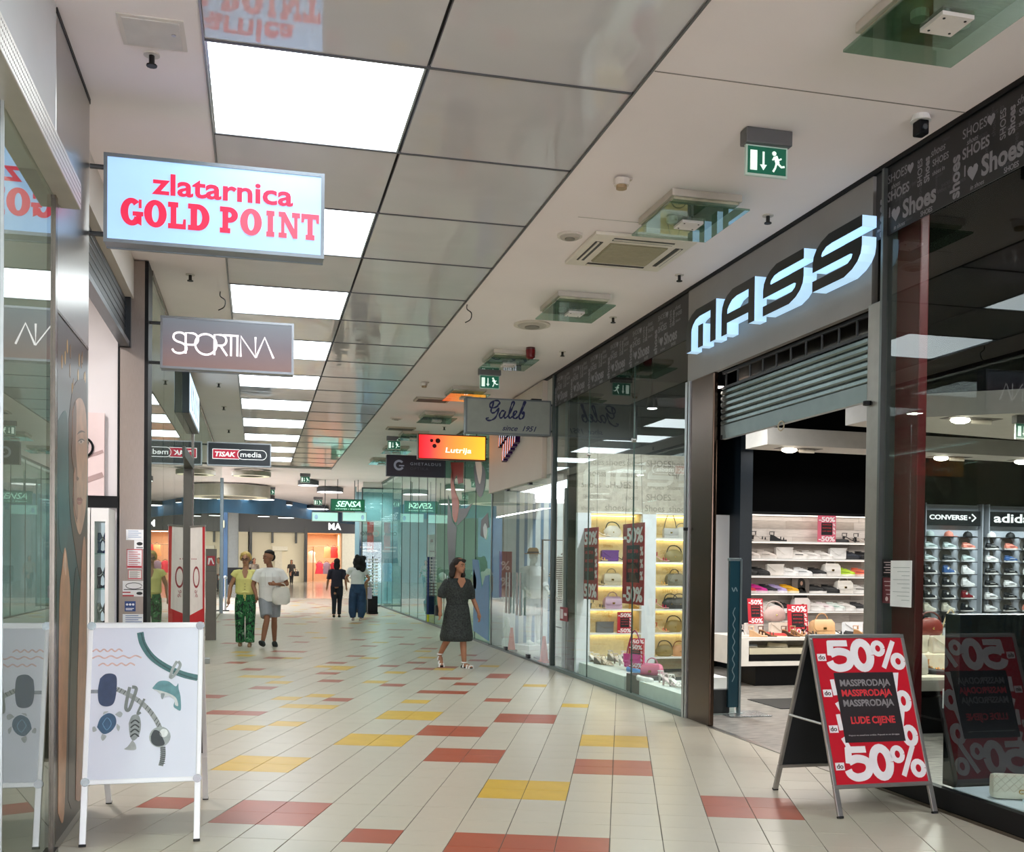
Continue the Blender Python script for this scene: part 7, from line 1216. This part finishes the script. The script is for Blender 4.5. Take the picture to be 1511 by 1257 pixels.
t2 = thing('shoulder_bag', 'small dark bag on a silver chain carried by the dark dress walker', 'handbag', (2.64, 15.30, .78), .2); MB().rbox(-.05, .05, -.03, .03, 0, .16, .012).obj('body', M('2a2a2c', .5), t2); MB().tube(bez([(0, 0, .15), (.03, -.05, .35), (.10, -.09, .53), (.14, -.02, .595)], 5), .005, 6).obj('chain', M('c8ccd0', .2, 1), t2); MB().box(-.045, .045, -.034, -.028, .1, .15).obj('flap', M('202022', .5), t2)
# --- walker seen from behind with big dark hair
t = thing('person', 'person seen from behind with voluminous black hair, white T-shirt and jeans', 'person', (2.62, 27.9, 0), math.radians(176)); t.scale = (1.0,)*3
J = dict(head=(-.04, -.03, 1.60), le=(-.30, -.02, 1.13), lw=(-.20, -.18, 1.0), re=(.30, -.05, 1.16), rw=(.26, -.22, 1.08), lk=(-.10, -.03, .49), la=(-.09, .03, .085), rk=(.10, -.05, .49), ra=(.11, -.06, .085))
body(t, J, SKIN3, .3, .1); mb = MB(); mb.loftz([(.98, 0, 0, .185, .14), (1.1, 0, 0, .175, .135), (1.26, 0, 0, .195, .15), (1.36, 0, .005, .185, .11), (1.42, 0, .012, .12, .08)], 18)
for s_, k in ((-1, 'l'), (1, 'r')): e = Vector(J[k+'e']); mb.tube([V3(s_*.11, .01, 1.36), V3(s_*.20, .01, 1.36), V3(s_*.20, .01, 1.36)*.5+e*.5], [.085, .08, .075], 12)
solid(mb, 'shirt', M('dcdcda', .85, 0, .03, 9), t, .011, 3); mb = MB(); mb.loftz([(.74, 0, 0, .18, .14), (.86, 0, .01, .20, .155), (1.0, 0, 0, .175, .125)], 18)
for s_, k in ((-1, 'l'), (1, 'r')): an = Vector(J[k+'a']); kn = Vector(J[k+'k']); mb.tube([V3(s_*.095, 0, .86), V3(s_*.11, 0, .68), kn+V3(s_*.02, 0, 0), kn*.35+an*.65+V3(s_*.02, 0, 0), an+V3(0, 0, .0)], [.115, .122, .118, .108, .075], 14)
solid(mb, 'jeans', M('27405e', .85, 0, .25, 7), t, .011, 3); mb = MB()
for k in 'lr': shoe_on(mb, J[k+'a'], (.05, -1, -.05))
solid(mb, 'shoes', M('b5a49c', .6), t, .010, 2); r8 = random.Random(8)
hairy([((-.05, .03, 1.60), (.155, .15, .15))]+[((-.05+.12*math.cos(a)*q, .05+.12*math.sin(a)*q*.6, 1.47+.24*q2), (.07, .06, .075)) for a, q, q2 in [(r8.uniform(0, 6.28), r8.uniform(.6, 1.1), r8.uniform(-.3, 1)) for _ in range(22)]]+[((-.12, .09, 1.42), (.10, .06, .12))], 'hair', M('0e0c0d', .8, 0, .3, 25, bump=.6), t, .014, 1)
t2 = thing('shopping_bag', 'small pale shopping bag beside the walker with black hair', 'bag', (2.93, 27.75, .60)); MB().rbox(-.05, .05, -.10, .10, 0, .3, .01).obj('sack', M('b8b0c4', .6), t2); MB().tube(bez([(0, -.06, .3), (0, -.04, .42), (0, .04, .42), (0, .06, .3)], 4), .007, 6).obj('handle', M('8a849a', .6), t2)
def far_person(loc, rz, h, lab, top, bottom, hair, bagc=None):
    t = thing('person', lab, 'person', loc, rz); t.scale = (h/1.72,)*3; J = dict(head=(0, -.01, 1.60), le=(-.25, .03, 1.12), lw=(-.27, -.02, .9), re=(.25, .03, 1.12), rw=(.29, -.03, .9), lk=(-.07, -.10, .49), la=(-.06, -.12, .085), rk=(.07, .04, .49), ra=(.07, .14, .10))
    body(t, J, SKIN3, .1, .0, True, .016); mb = MB(); mb.loftz([(.90, 0, 0, .18, .14), (1.1, 0, 0, .165, .13), (1.26, 0, 0, .18, .14), (1.36, 0, .005, .175, .11), (1.42, 0, .012, .10, .07)], 14)
    for s_, k in ((-1, 'l'), (1, 'r')): e = Vector(J[k+'e']); mb.tube([V3(s_*.11, .01, 1.36), V3(s_*.19, .01, 1.36), e], [.08, .075, .06], 10)
    solid(mb, 'top', M(top, .85), t, .016, 2); mb = MB()
    for s_, k in ((-1, 'l'), (1, 'r')): an = Vector(J[k+'a']); kn = Vector(J[k+'k']); mb.tube([V3(s_*.085, 0, .93), V3(s_*.09, 0, .7), kn, an], [.105, .095, .075, .055], 10)
    solid(mb, 'trousers', M(bottom, .85), t, .016, 2); hairy([((0, .03, 1.65), (.095, .11, .09)), ((0, .06, 1.52), (.10, .06, .14))], 'hair', M(hair, .8), t, .016); mb = MB()
    for k in 'lr': shoe_on(mb, J[k+'a'], (0, -1, 0))
    solid(mb, 'shoes', M('1c1a1a', .6), t, .016, 2); return t
far_person((AY(430, 850, 74).x, 74, 0), 0, 1.68, 'distant person in dark clothes carrying a black bag before the cream wall', '3a3430', '15161a', '1c1614')
t2 = thing('shopping_bag', 'black bag carried by the distant person before the cream wall', 'bag', (AY(437.5, 850, 74).x, 74, .55)); MB().rbox(-.17, .17, -.06, .06, 0, .34, .02).obj('sack', M('141416', .6), t2); MB().tube(bez([(-.08, 0, .34), (-.04, 0, .46), (.04, 0, .46), (.08, 0, .34)], 4), .012, 6).obj('handle', BLACK, t2)
far_person((2.20, 29.6, 0), math.radians(170), 1.66, 'dark-clothed person half hidden by the walker with black hair', '2a2634', '1a1c26', '120e10'); far_person((AY(375, 850, 55).x, 55, 0), math.radians(20), 1.72, 'distant person in beige half hidden behind the blonde walker', 'a89a88', '3a3a40', '2a1e18')
# --- mannequin in the clothing shop
t = thing('mannequin', 'white mannequin in white shirt and grey shorts with a straw hat', 'mannequin', (4.92, 18.35, .10), math.radians(25)); t.scale = (1.0,)*3; WM = M('e2e6e4', .4, 0, .02, 4); MB().rbox(-.32, .32, -.3, .3, -.088, 0, .01).obj('plinth', WHITE, t)
J = dict(head=(0, -.02, 1.60), le=(-.28, .02, 1.12), lw=(-.26, -.16, .98), re=(.29, .02, 1.12), rw=(.20, -.20, .98), lk=(-.09, -.02, .49), la=(-.09, .0, .085), rk=(.09, -.05, .49), ra=(.10, -.06, .085)); body(t, J, WM, .0, .1, False)
mb = MB(); mb.loftz([(.84, 0, 0, .19, .145), (1.1, 0, 0, .185, .14), (1.26, 0, 0, .205, .15), (1.36, 0, .005, .195, .115), (1.43, 0, .012, .10, .08)], 18)
for s_, k in ((-1, 'l'), (1, 'r')): e = Vector(J[k+'e']); w = Vector(J[k+'w']); mb.tube([V3(s_*.11, .01, 1.36), V3(s_*.21, .01, 1.36), e, e*.4+w*.6], [.085, .08, .07, .06], 12)
solid(mb, 'shirt', M('dfe4e6', .85), t, .012, 3); mb = MB(); mb.loftz([(.74, 0, 0, .17, .13), (.85, 0, 0, .18, .14), (.95, 0, 0, .165, .12)], 16)
for s_, k in ((-1, 'l'), (1, 'r')): kn = Vector(J[k+'k']); h0 = V3(s_*.09, 0, .86); mb.tube([h0, h0*.5+kn*.5, h0*.1+kn*.9], [.112, .11, .10], 12)
solid(mb, 'shorts', M('a4b4b8', .85), t, .012, 3); MB().loftz([(1.655, 0, 0, .15, .17), (1.668, 0, 0, .15, .17)], 20).obj('hat_brim', M('b08a54', .8), t); MB().loftz([(1.665, 0, 0, .10, .115), (1.74, 0, 0, .09, .105), (1.77, 0, 0, .06, .08)], 18).obj('hat_crown', M('b08a54', .8), t, True); MB().loftz([(1.668, 0, 0, .104, .119), (1.70, 0, 0, .101, .116)], 18).obj('hat_band', BLACK, t)
